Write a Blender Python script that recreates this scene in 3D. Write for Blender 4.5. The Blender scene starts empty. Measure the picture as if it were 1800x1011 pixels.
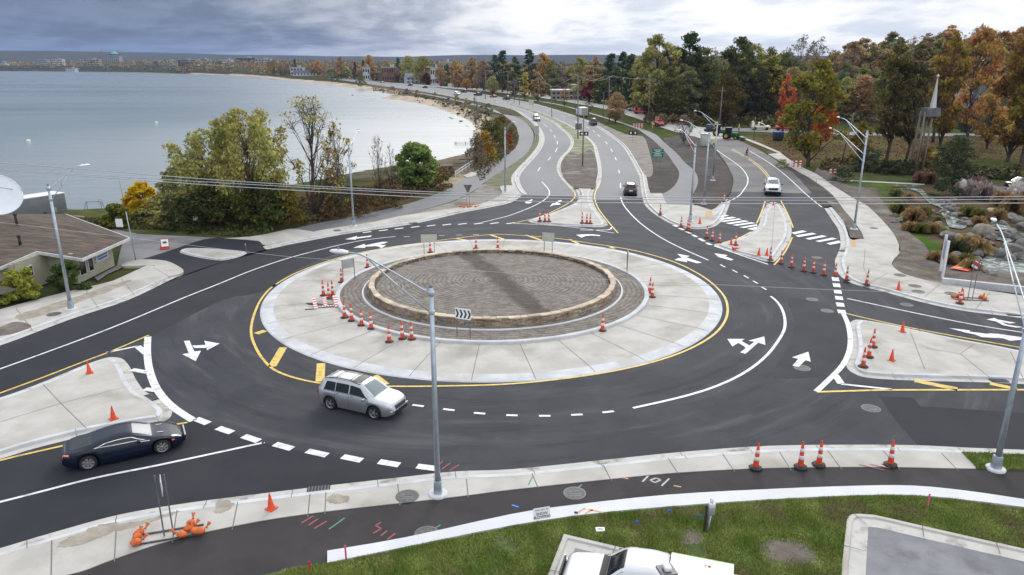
import bpy, bmesh, math, random
import numpy as np
from mathutils import Vector, Matrix
random.seed(7); rng = np.random.default_rng(7)
S = bpy.context.scene
COL = S.collection
# ---------------- camera ----------------
HC = 17.2; TH = math.radians(17.0); FPX = 1280.0; SN, CS = math.sin(TH), math.cos(TH)
cam = bpy.data.cameras.new('camera'); cam.lens = FPX/1800*36; cam.sensor_width = 36
cam.clip_start = 0.5; cam.clip_end = 30000
camo = bpy.data.objects.new('camera', cam); COL.objects.link(camo)
camo.location = (0, 0, HC); camo.rotation_euler = (math.radians(90)-TH, 0, 0); S.camera = camo
# ---------------- sky ----------------
SUN_EL, SUN_AZ = math.radians(36), math.radians(12)     # azimuth clockwise from +Y
W = bpy.data.worlds.new('World'); S.world = W; W.use_nodes = True
nt = W.node_tree; nt.nodes.clear()
def N(t, **k):
    n = nt.nodes.new(t)
    for a, b in k.items(): setattr(n, a, b)
    return n
def Lk(a, b): nt.links.new(a, b)
def M_(op, a, b=None, clamp=False):
    n = N('ShaderNodeMath', operation=op, use_clamp=clamp)
    for i, v in enumerate((a, b)):
        if v is None: continue
        if isinstance(v, (int, float)): n.inputs[i].default_value = v
        else: Lk(v, n.inputs[i])
    return n.outputs[0]
def MR(v, a, b, c, d, smooth=True):
    n = N('ShaderNodeMapRange'); n.interpolation_type = 'SMOOTHSTEP' if smooth else 'LINEAR'
    Lk(v, n.inputs[0])
    for i, x in enumerate((a, b, c, d)): n.inputs[i+1].default_value = x
    return n.outputs[0]
def MX(f, a, b):
    n = N('ShaderNodeMix', data_type='RGBA')
    if isinstance(f, (int, float)): n.inputs[0].default_value = f
    else: Lk(f, n.inputs[0])
    for i, v in ((6, a), (7, b)):
        if isinstance(v, tuple): n.inputs[i].default_value = (*v, 1)
        else: Lk(v, n.inputs[i])
    return n.outputs[2]
tc = N('ShaderNodeTexCoord'); sep = N('ShaderNodeSeparateXYZ'); Lk(tc.outputs['Generated'], sep.inputs[0])
X, Y_, Z = sep.outputs
sky = N('ShaderNodeTexSky'); sky.sky_type = 'NISHITA'; sky.sun_disc = False
sky.sun_elevation = SUN_EL; sky.sun_rotation = SUN_AZ; sky.air_density = 1.2; sky.dust_density = 2.0
# streaky cloud deck coordinates: flattened towards the horizon
zc = M_('ADD', M_('MAXIMUM', Z, 0.0), 0.03)
cmb = N('ShaderNodeCombineXYZ')
Lk(M_('MULTIPLY', X, 7.0), cmb.inputs[0]); Lk(M_('MULTIPLY', Y_, 2.0), cmb.inputs[1])
Lk(M_('MULTIPLY', M_('LOGARITHM', zc, 2.718), 2.1), cmb.inputs[2])
def noise(scale, det=6, rough=.55, vec=None, dist=0.0):
    n = N('ShaderNodeTexNoise'); n.inputs['Scale'].default_value = scale; n.inputs['Detail'].default_value = det
    n.inputs['Roughness'].default_value = rough; n.inputs['Distortion'].default_value = dist
    Lk(vec or cmb.outputs[0], n.inputs['Vector']); return n.outputs['Fac']
n1 = noise(1.3, 6, .52, dist=.3); n2 = noise(3.4, 6, .55, dist=.3)
nz = M_('ADD', M_('MULTIPLY', n1, .7), M_('MULTIPLY', n2, .3))
# storm side to the left, bright side to the right
side = MR(M_('ADD', X, M_('MULTIPLY', M_('SUBTRACT', nz, .5), .55)), -0.40, 0.16, 0, 1)
up = MR(Z, 0.05, 0.5, 0, 1)
dark = MX(MR(nz, .38, .62, 0, 1), (.12, .165, .27), (.21, .28, .42))
brt = MX(MR(nz, .40, .60, 0, 1), (.78, .85, .96), (1.2, 1.2, 1.2))
brt = MX(MR(Z, 0.0, 0.028, .75, 0), brt, (1.05, 1.0, .96))
low = MX(side, dark, brt)
low = MX(M_('MULTIPLY', MR(Z, 0.03, 0.08, 0, 1), MR(X, -0.35, .3, .50, .22)), low, MX(side, (.16, .20, .30), MX(MR(n1, .42, .56, 0, 1), (.50, .56, .66), (.95, .97, 1.0))))
high = MX(MR(n1, .35, .65, 0, 1), (1.15, 1.2, 1.3), (1.75, 1.75, 1.75))
high = MX(MR(X, -.7, .2, .55, 0), high, (.5, .58, .72))
cl = MX(up, low, high)
# unseen bright cloud near the veiled sun, added to brighten the water's reflection
dt = N('ShaderNodeVectorMath', operation='DOT_PRODUCT'); nv = N('ShaderNodeVectorMath', operation='NORMALIZE'); Lk(tc.outputs['Generated'], nv.inputs[0]); Lk(nv.outputs[0], dt.inputs[0])
dt.inputs[1].default_value = (math.sin(math.radians(4))*math.cos(math.radians(24)), math.cos(math.radians(4))*math.cos(math.radians(24)), math.sin(math.radians(24)))
cl = MX(M_('MULTIPLY', MR(dt.outputs['Value'], .88, .995, 0, 1), MR(Z, .06, .2, 0, 1)), cl, (3.2, 3.1, 3.0))
g = N('ShaderNodeVectorMath', operation='SCALE'); Lk(cl, g.inputs[0]); g.inputs['Scale'].default_value = 10.0
fin = MX(.96, sky.outputs[0], g.outputs[0])
bg = N('ShaderNodeBackground'); bg.inputs['Strength'].default_value = 0.10; Lk(fin, bg.inputs[0])
wo = N('ShaderNodeOutputWorld'); Lk(bg.outputs[0], wo.inputs[0])
# ---------------- sun ----------------
sl = bpy.data.lights.new('sun', 'SUN'); sl.energy = 0.9; sl.angle = math.radians(14); sl.color = (1, .96, .9)
so = bpy.data.objects.new('sun', sl); COL.objects.link(so)
d = Vector((math.sin(SUN_AZ)*math.cos(SUN_EL), math.cos(SUN_AZ)*math.cos(SUN_EL), math.sin(SUN_EL)))
so.rotation_euler = (-d).to_track_quat('-Z', 'Y').to_euler()
S.view_settings.view_transform = 'Standard'; S.view_settings.look = 'None'
S.view_settings.exposure = 0.0; S.view_settings.gamma = 1.0; S.view_settings.use_curve_mapping = False
S.render.engine = 'CYCLES'; S.cycles.max_bounces = 5; S.cycles.diffuse_bounces = 2
S.cycles.glossy_bounces = 3; S.cycles.transmission_bounces = 4; S.cycles.transparent_max_bounces = 6
S.cycles.volume_bounces = 0; S.cycles.caustics_reflective = False; S.cycles.caustics_refractive = False
S.cycles.use_denoising = True

# ---------------- helpers ----------------
def G(px, py, z=0.0):                     # photograph pixel -> point of the level plane z
    u, v = px-900.0, py-505.5
    k = (HC-z)/(FPX*SN+v*CS)
    return Vector((u*k, (FPX*CS-v*SN)*k, z))
def PY(px, py, Y):                        # pixel at known distance Y -> point
    v = py-505.5; z = HC-Y*(FPX*SN+v*CS)/(FPX*CS-v*SN)
    dd = Y*CS+(HC-z)*SN
    return Vector(((px-900)/FPX*dd, Y, z))
def TT(ox, oy, pts, s=3.996): return [(ox+x/s, oy+y/s) for x, y in pts]
def cr(pts, n=6, closed=False):           # Catmull-Rom
    P = [Vector(p) for p in pts]; out = []; m = len(P)
    if m < 3: return P
    rngi = range(m) if closed else range(m-1)
    for i in rngi:
        if closed: a, b, c, e = P[i-1], P[i], P[(i+1) % m], P[(i+2) % m]
        else: a, b, c, e = P[max(i-1, 0)], P[i], P[i+1], P[min(i+2, m-1)]
        for k in range(n):
            t = k/n
            out.append(.5*((2*b)+(c-a)*t+(2*a-5*b+4*c-e)*t*t+(3*b-a-3*c+e)*t**3))
    if not closed: out.append(P[-1])
    return out
def GC(pts, z=0.0, n=6, closed=False): return cr([G(x, y, z) for x, y in pts], n, closed)
def GP(pts, z=0.0): return [G(x, y, z) for x, y in pts]
def tag(o, label=None, cat=None, group=None, kind=None):
    if label: o['label'] = label
    if cat: o['category'] = cat
    if group: o['group'] = group
    if kind: o['kind'] = kind
    return o
def empty(name, label, cat, loc=(0, 0, 0), rz=0, group=None):
    o = bpy.data.objects.new(name, None); COL.objects.link(o); o.location = loc; o.rotation_euler = (0, 0, rz)
    o.empty_display_size = .2
    return tag(o, label, cat, group)
def link(name, me, parent=None):
    o = bpy.data.objects.new(name, me); COL.objects.link(o)
    if parent: o.parent = parent
    return o
def kids(o): return list(o.children)
def dup(o, loc=None, rz=None, scale=None, label=None, group=None, parent=None, color=None):
    c = o.copy(); COL.objects.link(c); c.parent = parent
    if loc is not None: c.location = loc
    if rz is not None: c.rotation_euler = (0, 0, rz)
    if scale is not None: c.scale = scale if not isinstance(scale, (int, float)) else (scale,)*3
    if label: c['label'] = label
    if group: c['group'] = group
    for ch in kids(o):
        k = dup(ch, parent=c)
    return c
class MB:
    """collects geometry with material slots; build() links it as ONE mesh object"""
    def __init__(s): s.v = []; s.f = []; s.m = []; s.mats = []; s.sm = []
    def mi(s, m):
        if m not in s.mats: s.mats.append(m)
        return s.mats.index(m)
    def add(s, vs, fs, m, smooth=False):
        o = len(s.v); s.v += [tuple(v) for v in vs]; k = s.mi(m)
        for f in fs: s.f.append([i+o for i in f]); s.m.append(k); s.sm.append(smooth)
    def box(s, c, d, m, rz=0, ry=0, rx=0, taper=1.0, bev=0.0):
        hx, hy, hz = d[0]/2, d[1]/2, d[2]/2
        R = Matrix.Rotation(rz, 3, 'Z') @ Matrix.Rotation(ry, 3, 'Y') @ Matrix.Rotation(rx, 3, 'X'); c = Vector(c)
        if bev > 0:
            bm = bmesh.new(); bmesh.ops.create_cube(bm, size=1)
            for v in bm.verts:
                t = taper if v.co.z > 0 else 1
                v.co = Vector((v.co.x*d[0]*t, v.co.y*d[1]*t, v.co.z*d[2]))
            bmesh.ops.bevel(bm, geom=list(bm.edges), offset=bev, segments=2, affect='EDGES', profile=.5)
            bm.verts.index_update()
            s.add([c+R @ v.co for v in bm.verts], [[v.index for v in f.verts] for f in bm.faces], m, True); bm.free(); return
        vs = []
        for z in (-hz, hz):
            t = taper if z > 0 else 1
            vs += [Vector((-hx*t, -hy*t, z)), Vector((hx*t, -hy*t, z)), Vector((hx*t, hy*t, z)), Vector((-hx*t, hy*t, z))]
        s.add([c+R @ v for v in vs], [(3, 2, 1, 0), (4, 5, 6, 7), (0, 1, 5, 4), (1, 2, 6, 5), (2, 3, 7, 6), (3, 0, 4, 7)], m)
    def tube(s, pts, r, m, n=8, cap=True, smooth=True):
        P = [Vector(p) for p in pts]; rr = r if isinstance(r, (list, tuple)) else [r]*len(P)
        vs = []; up = Vector((0, 0, 1)); prev = None
        for i, p in enumerate(P):
            t = (P[min(i+1, len(P)-1)]-P[max(i-1, 0)]); t = t.normalized() if t.length > 1e-9 else Vector((0, 0, 1))
            if prev is None:
                a = t.cross(up); a = t.cross(Vector((1, 0, 0))) if a.length < 1e-3 else a
            else: a = prev-t*prev.dot(t)
            a.normalize(); b = t.cross(a); prev = a
            for k in range(n):
                an = 2*math.pi*k/n; vs.append(p+(a*math.cos(an)+b*math.sin(an))*rr[i])
        fs = [(i*n+k, i*n+(k+1) % n, (i+1)*n+(k+1) % n, (i+1)*n+k) for i in range(len(P)-1) for k in range(n)]
        s.add(vs, fs, m, smooth)
        if cap:
            o = len(s.v)-len(vs)
            s.f += [[o+k for k in range(n)][::-1], [o+(len(P)-1)*n+k for k in range(n)]]; s.m += [s.mi(m)]*2; s.sm += [False]*2
    def lathe(s, prof, m, c=(0, 0, 0), n=16, smooth=True, a0=0, sx=1, sy=1):
        c = Vector(c); vs = [c+Vector((r*math.cos(a0+2*math.pi*k/n)*sx, r*math.sin(a0+2*math.pi*k/n)*sy, z)) for r, z in prof for k in range(n)]
        fs = [(i*n+k, i*n+(k+1) % n, (i+1)*n+(k+1) % n, (i+1)*n+k) for i in range(len(prof)-1) for k in range(n)]
        s.add(vs, fs, m, smooth)
    def quad(s, p, m): s.add(p, [tuple(range(len(p)))], m)
    def build(s, name, parent=None, label=None, cat=None, group=None, kind=None):
        me = bpy.data.meshes.new(name); me.from_pydata(s.v, [], s.f)
        for m in s.mats: me.materials.append(m)
        me.polygons.foreach_set('material_index', s.m); me.polygons.foreach_set('use_smooth', s.sm); me.update()
        return tag(link(name, me, parent), label, cat, group, kind)

# ---------------- materials ----------------
def mat(name, c1, c2=None, scale=3.0, rough=.8, bump=0.0, bscale=40, metal=0.0, spec=.5, coord='Object', det=5, c3=None, s3=.2,
        stretch=None, island=0.0, objcol=False, coat=0.0, emit=None, trans=0.0, lo=.35, hi=.65, bdist=.02):
    m = bpy.data.materials.new(name); m.use_nodes = True; t = m.node_tree; t.nodes.clear()
    global nt; nt = t
    out = N('ShaderNodeOutputMaterial'); b = N('ShaderNodeBsdfPrincipled'); Lk(b.outputs[0], out.inputs[0])
    tcn = N('ShaderNodeTexCoord'); v = tcn.outputs[coord]
    if stretch:
        mp = N('ShaderNodeMapping'); mp.inputs['Scale'].default_value = stretch[:3]
        if len(stretch) > 3: mp.inputs['Rotation'].default_value = (0, 0, stretch[3])
        Lk(v, mp.inputs[0]); v = mp.outputs[0]
    def nz_(sc, de=det): return noise(sc, de, .6, v)
    if objcol:
        oi = N('ShaderNodeObjectInfo'); base = oi.outputs['Color']
        if c2 is not None: base = MX(MR(nz_(scale), lo, hi, 0, 1), base, MX(1.0, base, base))
    else: base = c1
    if c2 is not None and not objcol: base = MX(MR(nz_(scale), lo, hi, 0, 1), c1, c2)
    if c3 is not None: base = MX(MR(nz_(s3), .50, .68, 0, 1), base, c3)
    if island:
        ge = N('ShaderNodeNewGeometry'); hs = N('ShaderNodeHueSaturation')
        Lk(MR(ge.outputs['Random Per Island'], 0, 1, 1-island, 1+island, False), hs.inputs['Value'])
        if isinstance(base, tuple): hs.inputs['Color'].default_value = (*base, 1)
        else: Lk(base, hs.inputs['Color'])
        r2 = M_('FRACT', M_('MULTIPLY', ge.outputs['Random Per Island'], 17.3))
        Lk(MR(r2, 0, 1, .5-.035*min(1, island*2), .5+.035*min(1, island*2), False), hs.inputs['Hue'])
        base = hs.outputs[0]
    if isinstance(base, tuple): b.inputs['Base Color'].default_value = (*base, 1)
    else: Lk(base, b.inputs['Base Color'])
    b.inputs['Roughness'].default_value = rough; b.inputs['Metallic'].default_value = metal
    b.inputs['Specular IOR Level'].default_value = spec; b.inputs['Coat Weight'].default_value = coat
    b.inputs['Coat Roughness'].default_value = .05
    if trans: b.inputs['Transmission Weight'].default_value = trans
    if bump:
        bn = N('ShaderNodeBump'); bn.inputs['Strength'].default_value = bump; bn.inputs['Distance'].default_value = bdist
        Lk(noise(bscale, 4, .6, v), bn.inputs['Height']); Lk(bn.outputs[0], b.inputs['Normal'])
    m['b'] = 1
    return m
CONC = mat('concrete', (.41, .395, .36), (.50, .485, .455), 0.5, .85, .15, 60, c3=(.33, .305, .265), s3=.22, det=10)
CONCW = mat('new_concrete', (.58, .60, .64), (.66, .675, .70), 0.6, .8, .1, 60, det=7, c3=(.55, .55, .56), s3=.3)
KERB = mat('kerb_concrete', (.48, .495, .52), (.60, .61, .63), 0.8, .8, .1, 60, det=7, c3=(.45, .44, .42), s3=.35)
GUT = mat('gutter_concrete', (.46, .45, .42), (.56, .55, .52), 0.7, .85, .15, 60, det=9, c3=(.25, .235, .21), s3=.7)
JOINT = mat('joint_dark', (.16, .15, .14), rough=.9)
ASPH = mat('asphalt', (.038, .041, .049), (.054, .057, .065), .25, .8, .35, 90, spec=.22, det=9)
ASPHN = mat('new_asphalt', (.024, .026, .033), (.031, .033, .040), .3, .8, .35, 90, spec=.22, det=9)
ASPHP = mat('path_asphalt', (.040, .037, .039), (.056, .052, .054), .5, .85, .4, 80, spec=.22, det=9, c3=(.040, .036, .038), s3=.25)
ASPHG = mat('old_asphalt', (.20, .20, .205), (.26, .26, .26), .3, .85, .3, 60, det=9, c3=(.16, .155, .15), s3=.2)
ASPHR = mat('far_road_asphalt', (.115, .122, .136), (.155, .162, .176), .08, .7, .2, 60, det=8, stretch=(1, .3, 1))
ASPHM = mat('side_road_asphalt', (.065, .067, .073), (.10, .101, .105), .12, .75, .3, 80, det=9, c3=(.17, .165, .16), s3=.07)
OLDC = mat('old_concrete_road', (.38, .37, .35), (.46, .45, .43), .1, .85, .1, 60, det=8)
WHITE = mat('white_road_paint', (.66, .67, .69), (.78, .79, .81), 2.5, .6, det=9, c3=(.44, .45, .47), s3=2.2)
WHITEF = mat('faded_road_paint', (.42, .43, .45), (.75, .76, .78), 3, .6, det=9)
YEL = mat('yellow_road_paint', (.62, .43, .08), (.76, .55, .14), 3, .6, det=9, c3=(.40, .30, .10), s3=2.2)
SPR = mat('red_spray_paint', (.30, .07, .08), rough=.7); SPG = mat('green_spray_paint', (.07, .24, .18), rough=.7); SPO = mat('orange_spray_paint', (.60, .33, .16), rough=.7)
SOIL = mat('soil', (.085, .068, .055), (.15, .125, .105), .8, .95, .6, 12, det=9, c3=(.24, .215, .185), s3=.22, bdist=.1)
SOILD = mat('dark_soil', (.030, .024, .021), (.055, .044, .037), .5, .95, .6, 10, det=9, c3=(.085, .070, .06), s3=.13, bdist=.1)
SAND = mat('dry_soil', (.20, .18, .155), (.27, .245, .215), .5, .95, .4, 15, det=9, c3=(.13, .11, .09), s3=.2)
GRASS = mat('lawn_ground', (.055, .085, .016), (.085, .12, .028), .9, .95, .8, 14, det=10, c3=(.155, .135, .085), s3=.33, bdist=.08)
MGRASS = mat('median_grass', (.13, .17, .06), (.27, .26, .18), .5, .95, .5, 14, det=9, c3=(.34, .32, .26), s3=.2)
GALV = mat('galvanised_steel', (.36, .42, .48), (.46, .52, .58), 2, .42, metal=.55, det=6)
GALVD = mat('weathered_steel', (.16, .17, .18), (.22, .23, .24), 3, .6, metal=.5)
WOOD = mat('pole_wood', (.16, .125, .10), (.26, .22, .185), 2.5, .9, stretch=(6, 6, .6))
BARK = mat('bark', (.045, .036, .028), (.10, .082, .066), 2, .95, .5, 12, stretch=(2, 2, .5))
BARKG = mat('grey_bark', (.10, .095, .085), (.17, .16, .145), 2, .95, .5, 12, stretch=(2, 2, .5))
ORG = mat('cone_orange', (.80, .095, .025), (.62, .06, .02), 3, .5, det=4)
ORGB = mat('sandbag_orange', (.72, .17, .04), (.50, .11, .03), 6, .8, .5, 20)
BLK = mat('black_rubber', (.018, .018, .020), (.03, .03, .033), 4, .7)
WHT = mat('white_paint', (.78, .79, .80), (.72, .73, .74), 2, .45)
WSIGN = mat('sign_white', (.84, .86, .88), rough=.4)
SGREY = mat('sign_back', (.40, .42, .40), (.48, .50, .47), 2, .5, metal=.3)
SGRN = mat('sign_back_pale', (.50, .53, .44), (.56, .58, .50), 2, .6)
SBLK = mat('sign_black', (.012, .012, .012), rough=.5)
GREENS = mat('sign_green', (.0, .16, .115), rough=.4)
YELS = mat('sign_yellow', (.75, .42, .02), rough=.5)
REDS = mat('sign_red', (.55, .03, .03), rough=.5)
BLUES = mat('flag_blue', (.02, .20, .75), rough=.6)
PINK = mat('stake_pink', (.75, .10, .25), rough=.6)
# circulating wear: streaks that follow the ring carriageway
nt = ASPH.node_tree; b_ = nt.nodes['Principled BSDF']; lk_ = b_.inputs['Base Color'].links[0].from_socket
tcn = N('ShaderNodeTexCoord'); sp_ = N('ShaderNodeSeparateXYZ'); Lk(tcn.outputs['Object'], sp_.inputs[0]); x_ = M_('ADD', sp_.outputs[0], 1.52); y_ = M_('SUBTRACT', sp_.outputs[1], 55.5)
r_ = M_('SQRT', M_('ADD', M_('MULTIPLY', x_, x_), M_('MULTIPLY', y_, y_))); a_ = M_('ARCTAN2', y_, x_); cb_ = N('ShaderNodeCombineXYZ'); Lk(M_('MULTIPLY', r_, .55), cb_.inputs[0]); Lk(M_('MULTIPLY', a_, 1.6), cb_.inputs[1])
st_ = noise(1.6, 9, .62, cb_.outputs[0]); nw_ = MX(MR(st_, .52, .70, 0, .8), lk_, (.085, .087, .092)); nw_ = MX(MR(st_, .46, .34, 0, .6), nw_, (.026, .028, .034))
nw_ = MX(MR(noise(.5, 10, .7, tcn.outputs['Object']), .60, .78, 0, .5), nw_, (.12, .12, .12)); Lk(nw_, b_.inputs['Base Color'])
CIRON = mat('cast_iron', (.05, .05, .052), (.12, .12, .12), 6, .6, .5, 30)
LEAF = None
# ---------------- shoreline, terrain, water ----------------
LZ = -2.0
shore_px = [(-700, 123.5), (0, 125), (120, 126), (245, 127.3), (300, 129), (400, 132.5), (450, 135), (490, 139.5), (557, 146), (612, 154), (655, 160), (692, 168), (668, 172.5),
            (700, 176), (750, 185), (790, 197.6), (820, 210), (833, 221), (838, 238), (836, 262), (820, 274), (790, 279), (760, 286), (735, 292),
            (700, 299), (672, 295), (650, 303), (580, 316), (480, 336), (380, 352), (300, 364), (250, 371), (180, 376), (100, 373), (0, 367), (-300, 350)]
SH = cr([G(x, y, LZ) for x, y in shore_px], 4)
shx = np.array([[p.x, p.y] for p in SH] + [[-1500, 60], [-9000, 60], [-9000, 2600]])
def inpoly(P, poly):
    x, y = P[:, 0], P[:, 1]; c = np.zeros(len(P), bool); n = len(poly); j = n-1
    for i in range(n):
        xi, yi = poly[i]; xj, yj = poly[j]
        t = ((yi > y) != (yj > y)) & (x < (xj-xi)*(y-yi)/(yj-yi+1e-12)+xi); c ^= t; j = i
    return c
def dist_poly(P, poly, closed=True):
    d2 = np.full(len(P), 1e18); n = len(poly)
    for i in range(n if closed else n-1):
        a = poly[i]; b = poly[(i+1) % n]; ab = b-a; L = ab@ab+1e-12
        t = np.clip(((P-a)@ab)/L, 0, 1); q = P-(a+t[:, None]*ab); d2 = np.minimum(d2, (q*q).sum(1))
    return np.sqrt(d2)
def sst(a, b, x): t = np.clip((x-a)/(b-a), 0, 1); return t*t*(3-2*t)
def lnoise(x, y, s, seed=0):
    return (np.sin(x/s*1.7+seed)+np.sin(y/s*1.3+seed*2.1+.5*np.sin(x/s))+np.sin((x+y)/s*.9+seed*.7)*.8)/2.8
def azpx(x, y): return 900+1280*x/np.maximum(y*CS+HC*SN, 1)
def terr_arr(P):
    x, y = P[:, 0], P[:, 1]; D = np.hypot(x, y)
    d = dist_poly(P, shx); ins = inpoly(P, shx); d = np.where(ins, -d, d)
    far = sst(250, 1200, D)
    w = 7+25*far
    z = np.where(d > 0, LZ+(-LZ-.12)*sst(0, 1, d/w), LZ+np.maximum(d*.12, -3))
    az = azpx(x, y)
    # rising ground behind the roads
    h = 17*sst(270, 470, D)*sst(1330, 1600, az)
    h = np.maximum(h, 6*sst(230, 420, D)*sst(1130, 1300, az))
    h = np.maximum(h, 9*sst(650, 1300, D)*sst(760, 900, az)*(y > 0))
    h = np.maximum(h, 15*sst(950, 2500, D)*sst(920, 860, az)*(y > 0))
    # distant hills beyond everything
    r = 95*sst(4500, 7000, D)*(1+.14*lnoise(x, y, 900, 1)+.10*lnoise(x, y, 350, 4))*(1.0+.35*sst(650, 0, az))
    h = np.where(y > 0, np.maximum(h, r), 0)
    z = z+h*sst(0, 60, d)
    return z, d
def terr(x, y):
    z, _ = terr_arr(np.array([[x, y]], float)); return float(z[0])
NA, NR = 460, 400
ang = np.linspace(math.radians(-66), math.radians(66), NA)
rad = 6*np.exp(np.linspace(0, math.log(9500/6), NR))
A, R = np.meshgrid(ang, rad); GX = (R*np.sin(A)).ravel(); GY = (R*np.cos(A)).ravel()
P = np.stack([GX, GY], 1); TZ, TD = terr_arr(P)
def zone(px): return np.array([[G(x, y).x, G(x, y).y] for x, y in px])
colr = np.empty((len(P), 4)); colr[:] = (.075, .088, .035, 1)
def paint(mask, c, f=1.0):
    colr[mask, :3] = colr[mask, :3]*(1-f)+np.array(c)*f
far = np.hypot(GX, GY)
paint(far > 3300, (.012, .026, .038)); 
wob = lnoise(GX, GY, 3.1, 2)*1.2
def paintz(px, c): paint(inpoly(P+wob[:, None]*.5, zone(px)), c)
paint((far > 215) & (azpx(GX, GY) > 1120) & (TZ > .2), (.062, .050, .030)); paint((far > 420) & (azpx(GX, GY) <= 1120), (.07, .065, .035))
paintz([(1280, 238), (1700, 236), (1800, 245), (1800, 280), (1500, 278), (1440, 290), (1380, 282)], (.11, .095, .045))
paintz([(1380, 283), (1800, 283), (1800, 310), (1440, 300)], (.085, .10, .035))
paintz([(1405, 300), (1460, 300), (1540, 330), (1580, 400), (1800, 470), (1800, 540), (1560, 480), (1450, 340)], (.12, .10, .08))
paintz([(1570, 320), (1800, 320), (1800, 480), (1660, 450), (1590, 370)], (.10, .075, .05))
paintz([(1535, 400), (1590, 402), (1650, 425), (1660, 445), (1620, 440), (1560, 410)], (.07, .115, .025))
paintz([(1480, 318), (1620, 322), (1620, 331), (1480, 326)], (.08, .12, .03))
paintz([(80, 370), (280, 372), (440, 400), (420, 412), (200, 405)], (.085, .095, .035))
paintz([(270, 375), (560, 330), (800, 300), (800, 340), (540, 398), (330, 410)], (.095, .082, .04))
paintz([(700, 288), (830, 262), (860, 290), (800, 330), (720, 310)], (.33, .27, .20))
m = (TD > -3) & (TD < 6+9*sst(200, 900, far)) & (far > 118); paint(m & (azpx(GX, GY) > 330), (.46, .39, .31))
m = (TD > 6+9*sst(200, 900, far)) & (TD < 24+20*sst(300, 900, far)) & (azpx(GX, GY) > 560) & (far < 700) & (far > 118); paint(m, (.13, .12, .09), .8)
idx = np.arange(NA*NR).reshape(NR, NA)
F = np.stack([idx[:-1, :-1], idx[:-1, 1:], idx[1:, 1:], idx[1:, :-1]], -1).reshape(-1, 4)[:, ::-1]
me = bpy.data.meshes.new('ground')
me.vertices.add(len(P)); me.vertices.foreach_set('co', np.stack([GX, GY, TZ], 1).ravel())
me.loops.add(F.size); me.loops.foreach_set('vertex_index', F.ravel()); me.polygons.add(len(F))
me.polygons.foreach_set('loop_start', np.arange(len(F))*4); me.update(calc_edges=True)
me.polygons.foreach_set('use_smooth', [True]*len(F))
ca = me.color_attributes.new('ground_colour', 'FLOAT_COLOR', 'POINT'); ca.data.foreach_set('color', colr.ravel())
gm = bpy.data.materials.new('ground_cover'); gm.use_nodes = True; nt = gm.node_tree; nt.nodes.clear()
o_ = N('ShaderNodeOutputMaterial'); b_ = N('ShaderNodeBsdfPrincipled'); Lk(b_.outputs[0], o_.inputs[0]); b_.inputs['Roughness'].default_value = .95
b_.inputs['Specular IOR Level'].default_value = 0.0
at = N('ShaderNodeAttribute'); at.attribute_name = 'ground_colour'; tcn = N('ShaderNodeTexCoord')
v_ = tcn.outputs['Object']
hs = N('ShaderNodeHueSaturation'); Lk(at.outputs['Color'], hs.inputs['Color'])
Lk(MR(M_('ADD', M_('MULTIPLY', noise(.35, 9, .65, v_), .6), M_('MULTIPLY', noise(.03, 5, .6, v_), .4)), .3, .7, .55, 1.45), hs.inputs['Value'])
Lk(MR(noise(.12, 5, .6, v_), .3, .7, .46, .54), hs.inputs['Hue']); Lk(hs.outputs[0], b_.inputs['Base Color'])
bn = N('ShaderNodeBump'); bn.inputs['Strength'].default_value = .6; bn.inputs['Distance'].default_value = .3; Lk(noise(2.5, 8, .7, v_), bn.inputs['Height']); Lk(bn.outputs[0], b_.inputs['Normal'])
me.materials.append(gm); tag(link('ground', me), kind='structure')
# water of the bay
wm = bpy.data.materials.new('bay_water'); wm.use_nodes = True; nt = wm.node_tree; nt.nodes.clear()
o_ = N('ShaderNodeOutputMaterial'); b_ = N('ShaderNodeBsdfPrincipled'); Lk(b_.outputs[0], o_.inputs[0])
tcn = N('ShaderNodeTexCoord'); mp = N('ShaderNodeMapping'); Lk(tcn.outputs['Object'], mp.inputs[0])
mp.inputs['Scale'].default_value = (.25, 1.0, 1); mp.inputs['Rotation'].default_value = (0, 0, math.radians(-12))
mp2 = N('ShaderNodeMapping'); Lk(tcn.outputs['Object'], mp2.inputs[0]); mp2.inputs['Scale'].default_value = (.0022, .011, 1); mp2.inputs['Rotation'].default_value = (0, 0, math.radians(8))
pat = MR(noise(1.0, 4, .5, mp2.outputs[0]), .42, .62, 0, 1)
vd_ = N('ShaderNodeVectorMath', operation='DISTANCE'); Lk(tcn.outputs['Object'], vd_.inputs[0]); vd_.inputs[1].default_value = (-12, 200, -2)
Lk(MX(MR(vd_.outputs['Value'], 40, 150, .62, 0), MX(pat, (.18, .23, .235), (.08, .12, .17)), (.47, .49, .48)), b_.inputs['Base Color'])  # base paler near the right shore, painting in the bright sky reflection
Lk(MR(pat, 0, 1, .20, .30), b_.inputs['Roughness']); b_.inputs['IOR'].default_value = 1.33
b_.inputs['Specular IOR Level'].default_value = .5
bn = N('ShaderNodeBump'); bn.inputs['Strength'].default_value = .28; bn.inputs['Distance'].default_value = .5
Lk(M_('ADD', noise(.35, 6, .62, mp.outputs[0], .5), M_('MULTIPLY', noise(.06, 3, .5, mp.outputs[0], .8), 2.0)), bn.inputs['Height']); Lk(bn.outputs[0], b_.inputs['Normal'])
mb = MB(); mb.quad([(-9000, 30, LZ), (3000, 30, LZ), (3000, 5000, LZ), (-9000, 5000, LZ)], wm); mb.build('water', kind='structure')

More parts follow.
